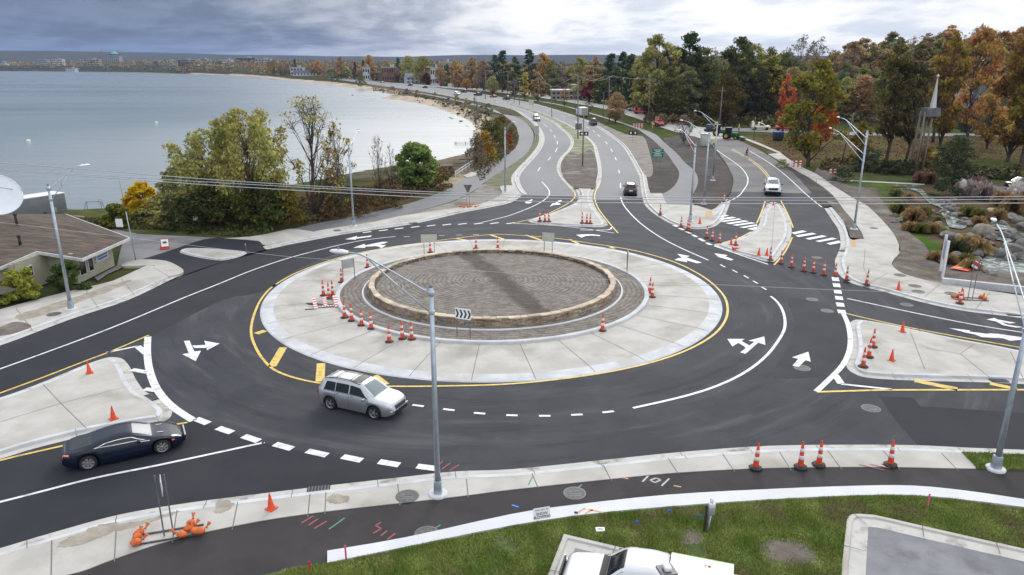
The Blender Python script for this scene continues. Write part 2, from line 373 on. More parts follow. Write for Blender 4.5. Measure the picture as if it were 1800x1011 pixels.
# ---------------- flat sheets and slabs ----------------
def area2(P): return sum(P[i].x*P[(i+1) % len(P)].y-P[(i+1) % len(P)].x*P[i].y for i in range(len(P)))
def ccw(P): return list(P) if area2(P) > 0 else list(P)[::-1]
def slab(name, P, z0, z1, m, ms=None, mb=None, kind='structure'):
    P = ccw(P); own = mb is None; mb = mb or MB(); n = len(P)
    face(mb, P, z1, m)
    if z0 is not None:
        mb.add([(p.x, p.y, z0) for p in P]+[(p.x, p.y, z1) for p in P], [(i, (i+1) % n, n+(i+1) % n, n+i) for i in range(n)], ms or m)
    if own: return mb.build(name, kind=kind)
def offset(P, d):                         # inward offset of a ccw outline
    out = []; n = len(P)
    for i in range(n):
        a = (P[i]-P[i-1]); b = (P[(i+1) % n]-P[i]); a.z = b.z = 0
        if a.length < 1e-6: a = b
        if b.length < 1e-6: b = a
        a = a.normalized(); b = b.normalized(); na = Vector((-a.y, a.x, 0)); nb = Vector((-b.y, b.x, 0)); nn = na+nb
        nn = nn.normalized() if nn.length > .2 else na
        out.append(P[i]+nn*min(d/max(nn.dot(na), .55), 1.6*d))
    O = np.array([[p.x, p.y] for p in out]); B = np.array([[p.x, p.y] for p in P]); dd = dist_poly(O, B)
    ok = (dd > .93*d) & inpoly(O, B)
    if ok.any():
        for i in range(n):
            if not ok[i]:
                for k in range(1, n):
                    if ok[(i-k) % n]: out[i] = out[(i-k) % n].copy(); break
                    if ok[(i+k) % n]: out[i] = out[(i+k) % n].copy(); break
    return out
def face(mb, P, z, m):
    Q = [P[0]]
    for p in P[1:]:
        if (p-Q[-1]).length > .03: Q.append(p)
    if (Q[0]-Q[-1]).length < .03: Q.pop()
    from mathutils.geometry import tessellate_polygon
    T = tessellate_polygon([[Vector((p.x, p.y, 0)) for p in Q]])
    fs = []
    for a, b, c in T:
        if (Q[b]-Q[a]).cross(Q[c]-Q[a]).z < 0: b, c = c, b
        if abs((Q[b]-Q[a]).cross(Q[c]-Q[a]).z) > 1e-6: fs.append((a, b, c))
    mb.add([(p.x, p.y, z) for p in Q], fs, m)
def ring(mb, A, B, za, zb, m):
    n = len(A); mb.add([(p.x, p.y, za) for p in A]+[(p.x, p.y, zb) for p in B], [(i, (i+1) % n, n+(i+1) % n, n+i) for i in range(n)], m)
def island(name, P, gut=.45, top=CONC, h=.15, seg=None, joints=()):
    P = ccw(P); mb = MB(); a = offset(P, gut); b = offset(P, gut+.04); c = offset(P, gut+.28)
    ring(mb, P, a, .006, .012, GUT); ring(mb, a, b, .012, h, KERB); ring(mb, b, c, h, h+.004, KERB)
    face(mb, c, h, top)
    for (p, q) in joints: strip(mb, [G(*p, h), G(*q, h)], .035, h+.006, JOINT)
    # expansion joints across kerb and gutter
    acc = 0
    for i in range(len(P)):
        acc += (P[i]-P[i-1]).length
        if acc > 3.2:
            acc = 0; strip(mb, [Vector((*a[i].xy, 0)), Vector((*c[i].xy, 0))], .03, h+.008, JOINT); strip(mb, [Vector((*P[i].xy, 0)), Vector((*a[i].xy, 0))], .03, .016, JOINT)
    return mb.build(name, kind='structure')
def strip(mb, P, w, z, m):                # painted line / ribbon of width w
    L = []; Rr = []; n = len(P)
    for i in range(n):
        t = P[min(i+1, n-1)]-P[max(i-1, 0)]; t.z = 0
        if t.length < 1e-6: t = Vector((1, 0, 0))
        t.normalize(); q = Vector((-t.y, t.x, 0))*w/2; L.append((P[i].x+q.x, P[i].y+q.y, z)); Rr.append((P[i].x-q.x, P[i].y-q.y, z))
    mb.add(Rr+L, [(i, i+1, n+i+1, n+i) for i in range(n-1)], m)
def wall_strip(mb, P, w, z0, z1, m):      # a kerb of real height along a line
    L = []; Rr = []; n = len(P)
    for i in range(n):
        t = P[min(i+1, n-1)]-P[max(i-1, 0)]; t.z = 0; t.normalize(); q = Vector((-t.y, t.x, 0))*w/2; L.append(P[i]+q); Rr.append(P[i]-q)
    vs = [(p.x, p.y, z) for z in (z0, z1) for A_ in (Rr, L) for p in A_]
    fs = []
    for i in range(n-1):
        fs += [(2*n+i, 2*n+i+1, 3*n+i+1, 3*n+i), (i, i+1, 2*n+i+1, 2*n+i), (n+i+1, n+i, 3*n+i, 3*n+i+1)]
    fs += [(0, 2*n, 3*n, n), (n-1, 2*n-1, 4*n-1, 3*n-1)]
    mb.add(vs, fs, m)

# road edges read off the photograph (outer edge of the gutters)
near_edge = [(-420, 1085), (-150, 1008), (0, 964), (91, 937), (205, 906), (312, 887), (418, 873), (549, 857), (698, 840), (800, 829), (900, 825), (1050, 810), (1195, 795), (1350, 784), (1511, 782), (1613, 783), (1698, 787), (1800, 791), (2050, 800), (2400, 815)]
ru_edge = [(2400, 660), (2100, 612), (1960, 588), (1800, 560), (1700, 547.5), (1625, 532.5), (1550, 512), (1500, 499), (1475, 482.7), (1467.6, 460), (1474, 443), (1477.6, 428), (1474, 405), (1462.6, 387), (1449, 366)]
sr_right = [(1449, 366), (1427, 338), (1392, 302), (1352, 274), (1312, 253), (1285, 242)]
sr_left = [(1243, 245), (1260, 266), (1276, 287), (1287, 308), (1289, 322), (1285, 337), (1276, 355)]
pad = [(1276, 355), (1268, 375), (1258, 390), (1243, 399), (1220, 401), (1195, 396), (1170, 384), (1148, 368), (1137, 350), (1130, 308)]
rc_right = [(1130, 308), (1114, 279), (1096, 254), (1066, 232), (1042, 217), (1015, 206), (975, 193), (940, 183), (900, 175), (850, 166), (800, 159), (750, 152.5), (700, 147), (650, 142), (600, 137.5), (560, 134.5)]
lc_left = [(560, 136.5), (600, 141), (650, 148), (700, 155), (750, 162), (800, 171), (850, 180.5), (900, 191.5), (921, 203), (938, 215), (951, 235), (951, 253), (938, 273), (921, 291), (908, 307), (906, 318), (911, 331), (919, 342)]
lu_edge = [(919, 342), (900, 355.5), (860, 365), (813, 374), (730, 393), (650, 405), (588, 415), (520, 428), (450, 443), (390, 461), (323, 484), (225, 527.5), (125, 561), (0, 607.6), (-150, 654), (-420, 735)]
outline = GC(near_edge, n=4)+GC(ru_edge, n=4)+GC(sr_right, n=4)+GC(sr_left, n=4)+GC(pad, n=4)[1:]+GC(rc_right, n=4)[1:]+GC(lc_left, n=4)+GC(lu_edge, n=4)[1:]
slab('road', outline, None, 0.0, ASPH)
# surfaces of other ages laid over the road
slab('new_asphalt_road', GC([(-420, 735), (-150, 654), (0, 607.6), (125, 561), (225, 527.5), (323, 484), (390, 461), (450, 443), (520, 428), (588, 415), (650, 405), (730, 393)], n=3)
     + GC([(770, 395), (700, 416), (610, 440), (530, 470), (462, 512), (390, 528), (262, 594)], n=3)+GC([(200, 616), (75, 664), (0, 691), (-420, 850)], n=3), None, .004, ASPHN)
slab('new_asphalt_road', GC([(-420, 900), (0, 811), (110, 785), (300, 748), (345, 741), (440, 772), (560, 798), (680, 816), (775, 829)], n=3)
     + GC([(698, 840), (549, 857), (418, 873), (312, 887), (205, 906), (91, 937), (0, 964), (-420, 1085)], n=3), None, .004, ASPHN)
slab('asphalt_patch', GP([(1545, 696.5), (1606, 699), (1617, 714), (1800, 726), (2200, 745), (2200, 803), (1800, 789), (1613, 783), (1575, 740)]), None, .004, ASPHN)
slab('asphalt_patch', GC([(1385, 524), (1440, 533), (1472, 548), (1489, 580), (1490, 615), (1470, 650), (1442, 662), (1360, 664), (1367, 640), (1392, 600), (1396, 560)], n=3, closed=True), None, .004,
     mat('patched_asphalt', (.032, .034, .039), (.042, .044, .050), .4, .8, .35, 90, det=9, spec=.22))
# far carriageways are paler and worn
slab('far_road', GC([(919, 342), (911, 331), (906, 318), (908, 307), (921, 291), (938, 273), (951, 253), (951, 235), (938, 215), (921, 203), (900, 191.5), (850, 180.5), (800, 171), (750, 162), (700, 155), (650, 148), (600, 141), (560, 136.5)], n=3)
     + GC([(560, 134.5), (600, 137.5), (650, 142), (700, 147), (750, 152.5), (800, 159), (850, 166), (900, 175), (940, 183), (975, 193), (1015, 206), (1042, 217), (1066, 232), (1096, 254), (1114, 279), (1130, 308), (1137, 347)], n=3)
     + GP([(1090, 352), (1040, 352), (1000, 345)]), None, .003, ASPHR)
slab('side_road', GC([(1427, 340), (1392, 302), (1352, 274), (1312, 253), (1285, 242)], n=3)+GC([(1243, 245), (1260, 266), (1276, 287), (1287, 308), (1289, 322), (1285, 337)], n=3), None, .003, ASPHM)
slab('concrete_road', GC([(1312, 253), (1285, 242), (1262, 231), (1245, 225), (1190, 218), (1165, 209), (1138, 202), (1107, 194), (1060, 184), (1017, 176), (975, 169), (895, 159.5), (800, 153), (700, 146), (620, 141)], -.05, 3)
     + GC([(620, 142.6), (700, 148.5), (800, 156), (895, 164.5), (975, 175.6), (1017, 183), (1060, 191), (1107, 204), (1138, 215), (1175, 228), (1210, 238), (1243, 247), (1256, 262)], -.05, 3), None, -.05, OLDC)
slab('cross_road', GC([(1235, 224.5), (1330, 226), (1450, 231), (1600, 234), (1800, 236), (2100, 240)], -.07, 3)+GC([(2100, 245), (1800, 240.5), (1600, 239), (1450, 236.5), (1330, 231.5), (1250, 231)], -.07, 3), None, -.07, ASPHG)
slab('cross_road', GC([(1715, 322), (1760, 328), (2000, 331)], -.04, 3)+GC([(2000, 341), (1780, 338), (1735, 333)], -.04, 3), None, -.04, ASPHM)
slab('parking_road', GP([(1030, 166), (1130, 172), (1130, 182), (1040, 176)], -.05), None, -.05, ASPHG)

# ---------------- median between the carriageways and the splitter islands ----------------
top_isl = [(985, 295), (990, 310), (1007, 327), (1017, 345), (1010, 357), (975, 372.5), (935, 385.5), (930, 389.5), (950, 394), (1000, 397.5), (1050, 399.5), (1065, 397.5), (1068, 393), (1060, 382.5), (1046, 363), (1041.5, 343), (1050, 320), (1051.5, 300)]
slab('median_verge', GC([(640, 144.5), (700, 150.6), (800, 164.5), (850, 172.5), (900, 183.6), (932, 192), (975, 209), (1013, 229), (1040, 252), (1047, 272), (1051, 296), (1049, 318), (1044, 331)], n=3)
     + GC([(1010, 331), (992, 312), (985, 295), (990, 278), (1003, 264), (1008, 250), (1002, 238), (988, 226), (965, 210), (900, 186.5), (850, 174.5), (800, 166), (700, 151.6), (640, 145.3)], n=3), 0, .14, MGRASS, KERB)
mb = MB()
for L in ([(700, 150.6), (800, 164.5), (850, 172.5), (900, 183.6), (932, 192), (975, 209), (1013, 229), (1040, 252), (1047, 272), (1051, 296), (1049, 318), (1044, 331)],
          [(1010, 331), (992, 312), (985, 295), (990, 278), (1003, 264), (1008, 250), (1002, 238), (988, 226), (965, 210), (900, 186.5), (850, 174.5), (800, 166), (700, 151.6)]):
    C_ = GC(L, n=4); wall_strip(mb, C_, .22, 0, .16, KERB); strip(mb, C_, 1.3, .01, GUT)
wall_strip(mb, GC(rc_right, n=4), .22, 0, .16, KERB); strip(mb, GC(rc_right, n=4), 1.3, .01, GUT)
wall_strip(mb, GC(lc_left, n=4), .22, 0, .16, KERB); strip(mb, GC(lc_left, n=4), 1.3, .01, GUT)
mb.build('kerb', kind='structure')
slab('median_soil', GC([(985, 293), (991, 311), (1010, 330), (1016, 331), (1044, 331), (1048, 318), (1051, 298), (1046, 273), (1036, 263), (1018, 272), (1004, 268), (990, 280)], .15, 3, True), 0.1, .162, SOIL)
island('traffic_island', GC(top_isl, n=4, closed=True), joints=[((1020, 330), (1024, 398)), ((985, 372), (1054, 372)), ((955, 384), (1062, 384))])
island('traffic_island', GC([(1350, 358), (1338, 378), (1334, 395), (1320.6, 408), (1295, 420), (1262, 429), (1258, 433), (1285, 442.7), (1313, 450), (1340, 458), (1357, 460.5), (1366, 456), (1377, 441), (1389, 420), (1391.5, 402), (1386, 382), (1376, 364), (1363, 356)], n=4, closed=True),
       joints=[((1340, 380), (1384, 380)), ((1335, 402), (1388, 402)), ((1300, 424), (1384, 424)), ((1362, 362), (1355, 458))])
island('traffic_island', GC([(-420, 822), (-150, 742), (0, 699), (75, 672), (140, 645), (175, 632.6), (195, 628), (215, 631), (228, 645), (240, 669), (255, 688), (275, 698), (297, 714), (303, 722), (298, 735), (282, 744)], n=4)
       + GC([(250, 748), (161, 764), (59, 789), (0, 807), (-150, 848), (-420, 930)], n=4),
       joints=[((75, 675), (107, 709)), ((107, 709), (152, 753)), ((107, 709), (222, 680)), ((107, 709), (0, 742)), ((-100, 735), (-20, 800))])
island('traffic_island', GC([(2400, 735), (2100, 690), (1800, 618), (1675, 594), (1575, 572.6), (1515, 562.5), (1498, 564.5), (1491, 575), (1494, 600), (1493, 620), (1487, 638), (1490, 648), (1500, 656), (1525, 664), (1600, 669), (1750, 673), (1900, 681), (2100, 695)], n=4),
       joints=[((1600, 583), (1626, 650)), ((1711, 606), (1688, 622)), ((1688, 622), (1628, 612)), ((1688, 622), (1740, 664)), ((1776, 618), (1800, 668))])

# ---------------- the central island ----------------
CX, CYY = -1.52, 55.5
def circ(r, n=160, ph=0): return [Vector((CX+r*math.cos(2*math.pi*i/n+ph), CYY+r*math.sin(2*math.pi*i/n+ph), 0)) for i in range(n)]
mb = MB()
prof = [(17.65, .0), (17.55, .05), (16.75, .11), (16.7, .115)]
for (r0, z0), (r1, z1) in zip(prof[:-1], prof[1:]): ring(mb, circ(r0), circ(r1), z0, z1, KERB)
ring(mb, circ(16.7), circ(12.25), .115, .20, CONC)
nj = 30
for i in range(nj):
    a = 2*math.pi*i/nj+.06; dd = Vector((math.cos(a), math.sin(a), 0)); c = Vector((CX, CYY, 0))
    pts = [c+dd*12.3, c+dd*16.7]; q = Vector((-dd.y, dd.x, 0))*.018
    mb.add([(*(pts[0]-q).xy, .206), (*(pts[1]-q).xy, .122), (*(pts[1]+q).xy, .122), (*(pts[0]+q).xy, .206)], [(0, 1, 2, 3)], JOINT)
    mb.add([(*(c+dd*16.7-q).xy, .124), (*(c+dd*17.5-q).xy, .062), (*(c+dd*17.5+q).xy, .062), (*(c+dd*16.7+q).xy, .124)], [(0, 1, 2, 3)], JOINT)
mb.build('truck_apron', kind='structure')
mb = MB(); pr = [(12.27, .18), (12.25, .34), (12.2, .37), (11.95, .37), (11.9, .34), (11.9, .2)]
for (r0, z0), (r1, z1) in zip(pr[:-1], pr[1:]): ring(mb, circ(r0), circ(r1), z0, z1, KERB)
mb.build('ring_kerb', kind='structure')
# tilled soil with raked rings
sm = bpy.data.materials.new('raked_soil'); sm.use_nodes = True; nt = sm.node_tree; nt.nodes.clear()
o_ = N('ShaderNodeOutputMaterial'); b_ = N('ShaderNodeBsdfPrincipled'); Lk(b_.outputs[0], o_.inputs[0]); b_.inputs['Roughness'].default_value = .95; b_.inputs['Specular IOR Level'].default_value = .15
tcn = N('ShaderNodeTexCoord'); v_ = tcn.outputs['Object']
vm = N('ShaderNodeVectorMath', operation='SUBTRACT'); Lk(v_, vm.inputs[0]); vm.inputs[1].default_value = (CX+.3, CYY-.1, 0)
mp = N('ShaderNodeMapping'); Lk(vm.outputs[0], mp.inputs[0]); mp.inputs['Scale'].default_value = (.86, 1, 0)
wv = N('ShaderNodeTexWave'); wv.wave_type = 'RINGS'; wv.rings_direction = 'SPHERICAL'; Lk(mp.outputs[0], wv.inputs[0]); wv.inputs['Scale'].default_value = 1.0
wv.inputs['Distortion'].default_value = 5.5; wv.inputs['Detail'].default_value = 4; wv.inputs['Detail Scale'].default_value = .8
nA = noise(1.6, 8, .7, v_); base = MX(MR(nA, .3, .7, 0, 1), (.18, .160, .140), (.34, .31, .275))
base = MX(MR(wv.outputs['Fac'], .05, .40, .40, 0), base, (.08, .069, .060))
# damp band where water was sprayed: a bent stain across the bed
sx_ = N('ShaderNodeSeparateXYZ'); Lk(v_, sx_.inputs[0]); yy = M_('SUBTRACT', sx_.outputs[1], CYY)
xc = M_('ADD', M_('MULTIPLY', yy, -.36), M_('ADD', CX+.6, M_('MULTIPLY', M_('SUBTRACT', noise(.5, 4, .5, v_), .5), 1.8)))
dx = M_('ABSOLUTE', M_('SUBTRACT', sx_.outputs[0], xc)); rr_ = N('ShaderNodeVectorMath', operation='DISTANCE'); Lk(v_, rr_.inputs[0]); rr_.inputs[1].default_value = (CX, CYY, .9); base = MX(M_('MULTIPLY', MR(dx, .5, 1.3, .6, 0), MR(rr_.outputs['Value'], 9.0, 9.2, 1, 0)), base, (.05, .043, .038))
Lk(base, b_.inputs['Base Color'])
bn = N('ShaderNodeBump'); bn.inputs['Strength'].default_value = .8; bn.inputs['Distance'].default_value = .12
Lk(M_('ADD', M_('MULTIPLY', wv.outputs['Fac'], .45), M_('MULTIPLY', noise(5, 6, .7, v_), 1.6)), bn.inputs['Height']); Lk(bn.outputs[0], b_.inputs['Normal'])
mb = MB(); ring(mb, circ(11.92), circ(10.2), .28, .40, sm); ring(mb, circ(10.2), circ(9.3), .40, .42, sm); mb.build('planting_soil', kind='structure')
mb = MB(); ring(mb, circ(10.28), circ(10.22), .36, .46, CONCW); ring(mb, circ(10.22), circ(10.12), .46, .46, CONCW); ring(mb, circ(10.12), circ(10.10), .46, .38, CONCW); mb.build('edging_strip', kind='structure')
mb = MB(); rs = [9.2, 7, 4.5, 2, .01]; zs = [.72, .80, .88, .95, 1.0]
for i in range(4): ring(mb, circ(rs[i]), circ(rs[i+1]), zs[i], zs[i+1], sm)
mb.build('planting_bed_soil', kind='structure')
stA = mat('wall_stone', (.26, .20, .14), (.42, .33, .24), 1.6, .9, .4, 14, island=.35, c3=(.30, .29, .27), s3=.9, det=3)
stB = mat('cap_stone', (.44, .35, .255), (.58, .49, .38), 1.2, .85, .3, 14, island=.22, det=4)
stC = mat('wall_mortar', (.10, .085, .07), rough=.95)
root = empty('stone_ring_wall', 'round dry-laid tan stone wall with pale flat cap stones in the middle of the roundabout', 'stone wall', (CX, CYY, 0))
mb = MB()
def ring2(mb, r0, r1, z0, z1, m, n=160):
    A_ = [Vector((r0*math.cos(2*math.pi*i/n), r0*math.sin(2*math.pi*i/n), 0)) for i in range(n)]; B_ = [Vector((r1*math.cos(2*math.pi*i/n), r1*math.sin(2*math.pi*i/n), 0)) for i in range(n)]
    ring(mb, A_, B_, z0, z1, m)
ring2(mb, 9.52, 9.52, .36, .98, stC); ring2(mb, 9.52, 9.25, .98, .98, stC); ring2(mb, 9.25, 9.25, .98, .6, stC)
def arcblock(mb, a0, a1, r0, r1, z0, z1, m, j=.0):
    vs = []
    for z in (z0, z1):
        for r, a in ((r0, a0), (r1, a0), (r1, a1), (r0, a1)):
            rr = r+random.uniform(-j, j); vs.append((rr*math.cos(a), rr*math.sin(a), z+random.uniform(-j, j)*.4))
    mb.add(vs, [(3, 2, 1, 0), (4, 5, 6, 7), (0, 1, 5, 4), (1, 2, 6, 5), (2, 3, 7, 6), (3, 0, 4, 7)], m)
zc_ = [.36, .49, .60, .73, .84, .96]
for i in range(5):
    a = random.uniform(0, .1)
    e = a+2*math.pi
    while a < e-.02:
        w = random.uniform(.018, .06)
        w = min(w, e-a); arcblock(mb, a+.0012, a+w-.0012, 9.25, 9.60+random.uniform(-.02, .045), zc_[i]+.008, zc_[i+1]-.004, stA, .012); a += w
mb.build('wall', root)
mb = MB(); a = 0
while a < 2*math.pi-.03:
    w = random.uniform(.045, .10); w = min(w, 2*math.pi-a)
    arcblock(mb, a+.0015, a+w-.0015, 9.24+random.uniform(-.06, .06), 9.67+random.uniform(-.06, .06), .965, 1.045+random.uniform(-.012, .02), stB, .015); a += w
mb.build('cap', root)

# ---------------- pavements ----------------
def pave_strip(name, outer, back, h=.13, joints=(), top=CONC, gut=.5, kerbw=.28):
    """outer: gutter edge line, back: back edge of the pavement (same travel direction)"""
    mb = MB(); A_ = GC(outer, n=4)
    inner = []; n = len(A_)
    B_ = GC(back, n=4)
    cen = sum(B_, Vector())/len(B_)
    def off(d):
        o = []
        for i in range(n):
            t = A_[min(i+1, n-1)]-A_[max(i-1, 0)]; t.z = 0; t.normalize(); q = Vector((-t.y, t.x, 0))
            if sgn < 0: q = -q
            o.append(A_[i]+q*d)
        return o
    mid = A_[n//2]; t = A_[n//2+1]-A_[n//2-1]; q = Vector((-t.y, t.x, 0)).normalized()
    nb = min(B_, key=lambda p: (p-mid).length); sgn = 1 if (nb-mid).dot(q) > 0 else -1
    def band(P_, Q_, z0, z1, m):
        k = len(P_); fs = [(i, i+1, k+i+1, k+i) for i in range(k-1)]
        mb.add([(p.x, p.y, z0) for p in P_]+[(p.x, p.y, z1) for p in Q_], fs if sgn > 0 else [f[::-1] for f in fs], m)
    g1, g2, g3 = off(gut), off(gut+.04), off(gut+kerbw)
    band(A_, g1, .006, .012, GUT); band(g1, g2, .012, h, KERB); band(g2, g3, h, h+.004, KERB)
    poly = g3+B_[::-1]
    slab('', poly, -.2, h, top, top, mb)
    for (p, q_) in joints: strip(mb, [G(*p, h), G(*q_, h)], .04, h+.006, JOINT)
    acc = 0
    for i in range(1, n):
        acc += (A_[i]-A_[i-1]).length
        if acc > 3.0: acc = 0; strip(mb, [A_[i], g1[i]], .03, .018, JOINT); strip(mb, [g1[i], g3[i]], .03, h+.01, JOINT)
    return mb.build(name, kind='structure')
nj_ = [((91, 950), (90, 1011)), ((205, 918), (201, 988)), ((311, 897), (303, 954)), ((418, 882), (408, 932)), ((545, 868), (541, 909)), ((573, 865), (571, 904)), ((699, 851), (703, 889)), ((820, 842), (823, 875)),
       ((935, 832), (946, 858)), ((1060, 817), (1075, 846)), ((1174, 805), (1193, 834)), ((1270, 798), (1292, 830)), ((1370, 794), (1391, 828)), ((1455, 792), (1480, 826)), ((1552, 792), (1582, 826)), ((1655, 797), (1685, 828)), ((-30, 985), (-60, 1060))]
pave_strip('pavement', near_edge[:-3], [(-420, 1230), (0, 1045), (60, 1028), (139, 1011), (201, 988), (303, 954), (450, 922), (571, 904), (703, 889), (823, 875), (900, 865), (1077, 846), (1193, 835), (1350, 827), (1538, 825), (1650, 827), (1714, 828)], joints=nj_)
pave_strip('pavement', [(1698, 787), (1800, 791), (2050, 800), (2400, 815)], [(1700, 800), (1800, 803.5), (2050, 813), (2400, 828)], top=KERB)
slab('cycle_path', GC([(-420, 1230), (0, 1045), (60, 1028), (139, 1011), (201, 988), (303, 954), (450, 922), (571, 904), (703, 889), (823, 875), (900, 865), (1077, 846), (1193, 835), (1350, 827), (1538, 825), (1714, 828), (1800, 832), (2050, 845), (2400, 865)], n=3)
     + GC([(2400, 985), (2050, 925), (1800, 886), (1698, 871), (1607, 862), (1511, 862), (1350, 868), (1173, 878), (1007, 896), (900, 912), (715, 953), (576, 977)], n=3)
     + GC([(576, 994), (498, 1008), (350, 1045), (100, 1120), (-300, 1320)], n=3), None, .10, ASPHP)
slab('concrete_strip', GC([(576, 976), (715, 952), (900, 911), (1007, 895), (1173, 877), (1350, 867), (1511, 861), (1607, 861), (1698, 870), (1800, 885), (2050, 924), (2400, 984)], n=3)
     + GC([(2400, 1000), (2050, 938), (1800, 899), (1698, 886), (1607, 877.5), (1511, 877.5), (1350, 885), (1168, 898), (1034, 911), (900, 931), (718, 968), (576, 997)], n=3), -.1, .2, CONCW)
# foreground lawn
lawn_outline = GC([(100, 1120), (350, 1045), (498, 1008), (576, 996)], n=3)+GC([(576, 996), (718, 967), (900, 930), (1034, 910), (1168, 897), (1350, 884), (1511, 876.5), (1607, 876.5), (1698, 885), (1800, 898), (2050, 937), (2400, 999)], n=3)[1:]+GP([(2500, 1500), (900, 1700), (-100, 1300)])
slab('lawn', lawn_outline, -.1, .13, GRASS)
slab('lawn', GP([(1688, 799.5), (1800, 803.5), (2050, 813), (2400, 828), (2400, 864), (2050, 844), (1800, 831.5), (1716, 828)]), -.1, .12, GRASS)
# near car parks
lotC = [(1478, 1060), (1479, 1011), (1486, 930), (1489, 919), (1500, 911), (1535, 912), (1620, 932), (1720, 955), (1800, 973), (2100, 1045), (2100, 1500), (1478, 1500)]
def lot(name, P, gut=.55, m=ASPHG):
    P = ccw(P); mb = MB(); a = offset(P, .18); b = offset(P, .22); c = offset(P, .22+gut)
    ring(mb, P, a, .20, .21, CONC); ring(mb, a, b, .21, .145, CONC); ring(mb, b, c, .145, .14, GUT)
    face(mb, c, .138, m)
    n = len(P); mb.add([(p.x, p.y, 0) for p in P]+[(p.x, p.y, .2) for p in P], [(i, (i+1) % n, n+(i+1) % n, n+i) for i in range(n)], CONC)
    acc = 0
    for i in range(len(P)):
        acc += (P[i]-P[i-1]).length
        if acc > 2.4: acc = 0; strip(mb, [P[i], c[i]], .03, .216, JOINT)
    return mb.build(name, kind='structure')
LOTA = mat('parking_asphalt', (.17, .175, .19), (.24, .245, .26), .6, .85, .4, 50, det=10, c3=(.13, .13, .135), s3=.5)
lot('parking_lot', GP([(1478, 1400), (1478, 1060), (1478.5, 1011)])+GC([(1479, 1000), (1486, 935), (1489, 919), (1500, 911), (1535, 912.5)], n=4)+GC([(1560, 918), (1620, 932), (1720, 955), (1800, 973), (2100, 1045)], n=6)+GP([(2500, 1150), (2500, 1400)]), m=LOTA)
lot('parking_lot', GP([(870, 1300), (966, 1011), (991, 946.5), (1082, 968), (1300, 1020), (1460, 1060), (1460, 1300)]), .35)
# north-west pavement
pave_strip('pavement', [(323, 481), (300, 492), (225, 527.5), (125, 561), (0, 607.6), (-150, 654), (-420, 735)], [(262, 467), (213, 490), (185, 500), (112, 517), (0, 547), (-150, 590), (-420, 660)],
           joints=[((270, 470), (300, 488)), ((213, 490), (235, 517)), ((150, 508), (172, 540)), ((28, 542), (57, 580)), ((-60, 565), (-30, 610))])
slab('pavement', GC([(323, 480), (313, 470), (292, 461), (262, 458.5), (240, 459.5), (222, 464), (214, 470), (240, 470), (262, 468), (273, 470), (262, 478), (230, 495), (300, 488)], n=3, closed=True), -.1, .135, CONC)
slab('soil_verge', GC([(0, 579), (22, 570), (40, 570), (56, 577), (30, 588), (0, 594), (-20, 590)], n=3, closed=True), .05, .142, SOIL)
slab('driveway', GC([(205, 470), (222, 408), (235, 411), (361, 417), (385, 421), (340, 436), (262, 452), (240, 461), (215, 470)], -.02, 3, True), None, -.02, ASPHG)
slab('driveway', GC([(120, 386), (170, 396), (225, 408), (240, 412), (220, 430), (180, 420), (110, 395)], -.03, 3, True), None, -.03, ASPHG)
slab('driveway', GC([(240, 459), (300, 440), (358, 421), (392, 419), (450, 424), (470, 424), (470, 440), (400, 458), (330, 483), (322, 480), (312, 470), (290, 460)], n=3), None, .004, ASPHN)
island('traffic_island', GC([(318, 445), (320, 440), (338, 437.5), (390, 439.5), (430, 443.5), (433, 446), (420, 452), (390, 458), (352, 453.5)], n=3, closed=True), gut=.08, h=.12)
pave_strip('pavement', [(470, 438.5), (520, 428), (588, 415), (650, 405), (730, 393), (813, 374), (860, 365), (900, 355.5), (919, 342)], [(470, 431), (520, 420), (553, 409), (605, 400), (650, 393), (700, 382.6), (763, 372.6), (835, 362), (862, 354), (882, 342), (880, 329), (906, 327)],
           joints=[((540, 416), (552, 421)), ((605, 401), (612, 410)), ((700, 384), (708, 396)), ((780, 370), (792, 378)), ((850, 360), (866, 363))])
slab('pavement', GC([(395, 419.5), (450, 415), (490, 407), (512, 402.5), (532, 405), (553, 409), (536, 417), (470, 431), (455, 424), (430, 421)], n=3), -.05, .03, CONC)
slab('cycle_path', GC([(512, 403), (560, 392), (625, 380), (700, 362.6), (750, 347.6), (790, 330), (825, 307), (862, 286), (897, 268), (910, 252.7), (911, 235), (903, 217), (875, 195.5), (850, 187), (800, 175), (750, 165.5), (700, 158)], -.02, 3)
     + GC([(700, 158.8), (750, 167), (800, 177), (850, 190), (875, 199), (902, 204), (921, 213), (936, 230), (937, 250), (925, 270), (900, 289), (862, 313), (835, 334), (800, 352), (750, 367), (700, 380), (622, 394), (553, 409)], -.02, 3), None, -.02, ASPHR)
slab('soil_verge', GC([(553, 409), (622, 394), (700, 380), (750, 367.5), (800, 353), (835, 335), (850, 324), (885, 330), (885, 343), (864, 355), (835, 364), (763, 375), (700, 385), (605, 402)], -.015, 3), None, -.015, SAND)
slab('soil_verge', GC([(850, 324), (862, 313), (900, 289), (925, 270), (938, 250), (938, 230), (921, 213), (905, 204), (930, 210), (950, 235), (950, 253), (937, 273), (920, 291), (907, 307), (905, 325), (882, 330)], -.01, 3), None, -.01, mat('weedy_verge', (.10, .11, .05), (.17, .155, .10), .6, .95, .5, 14, det=8))
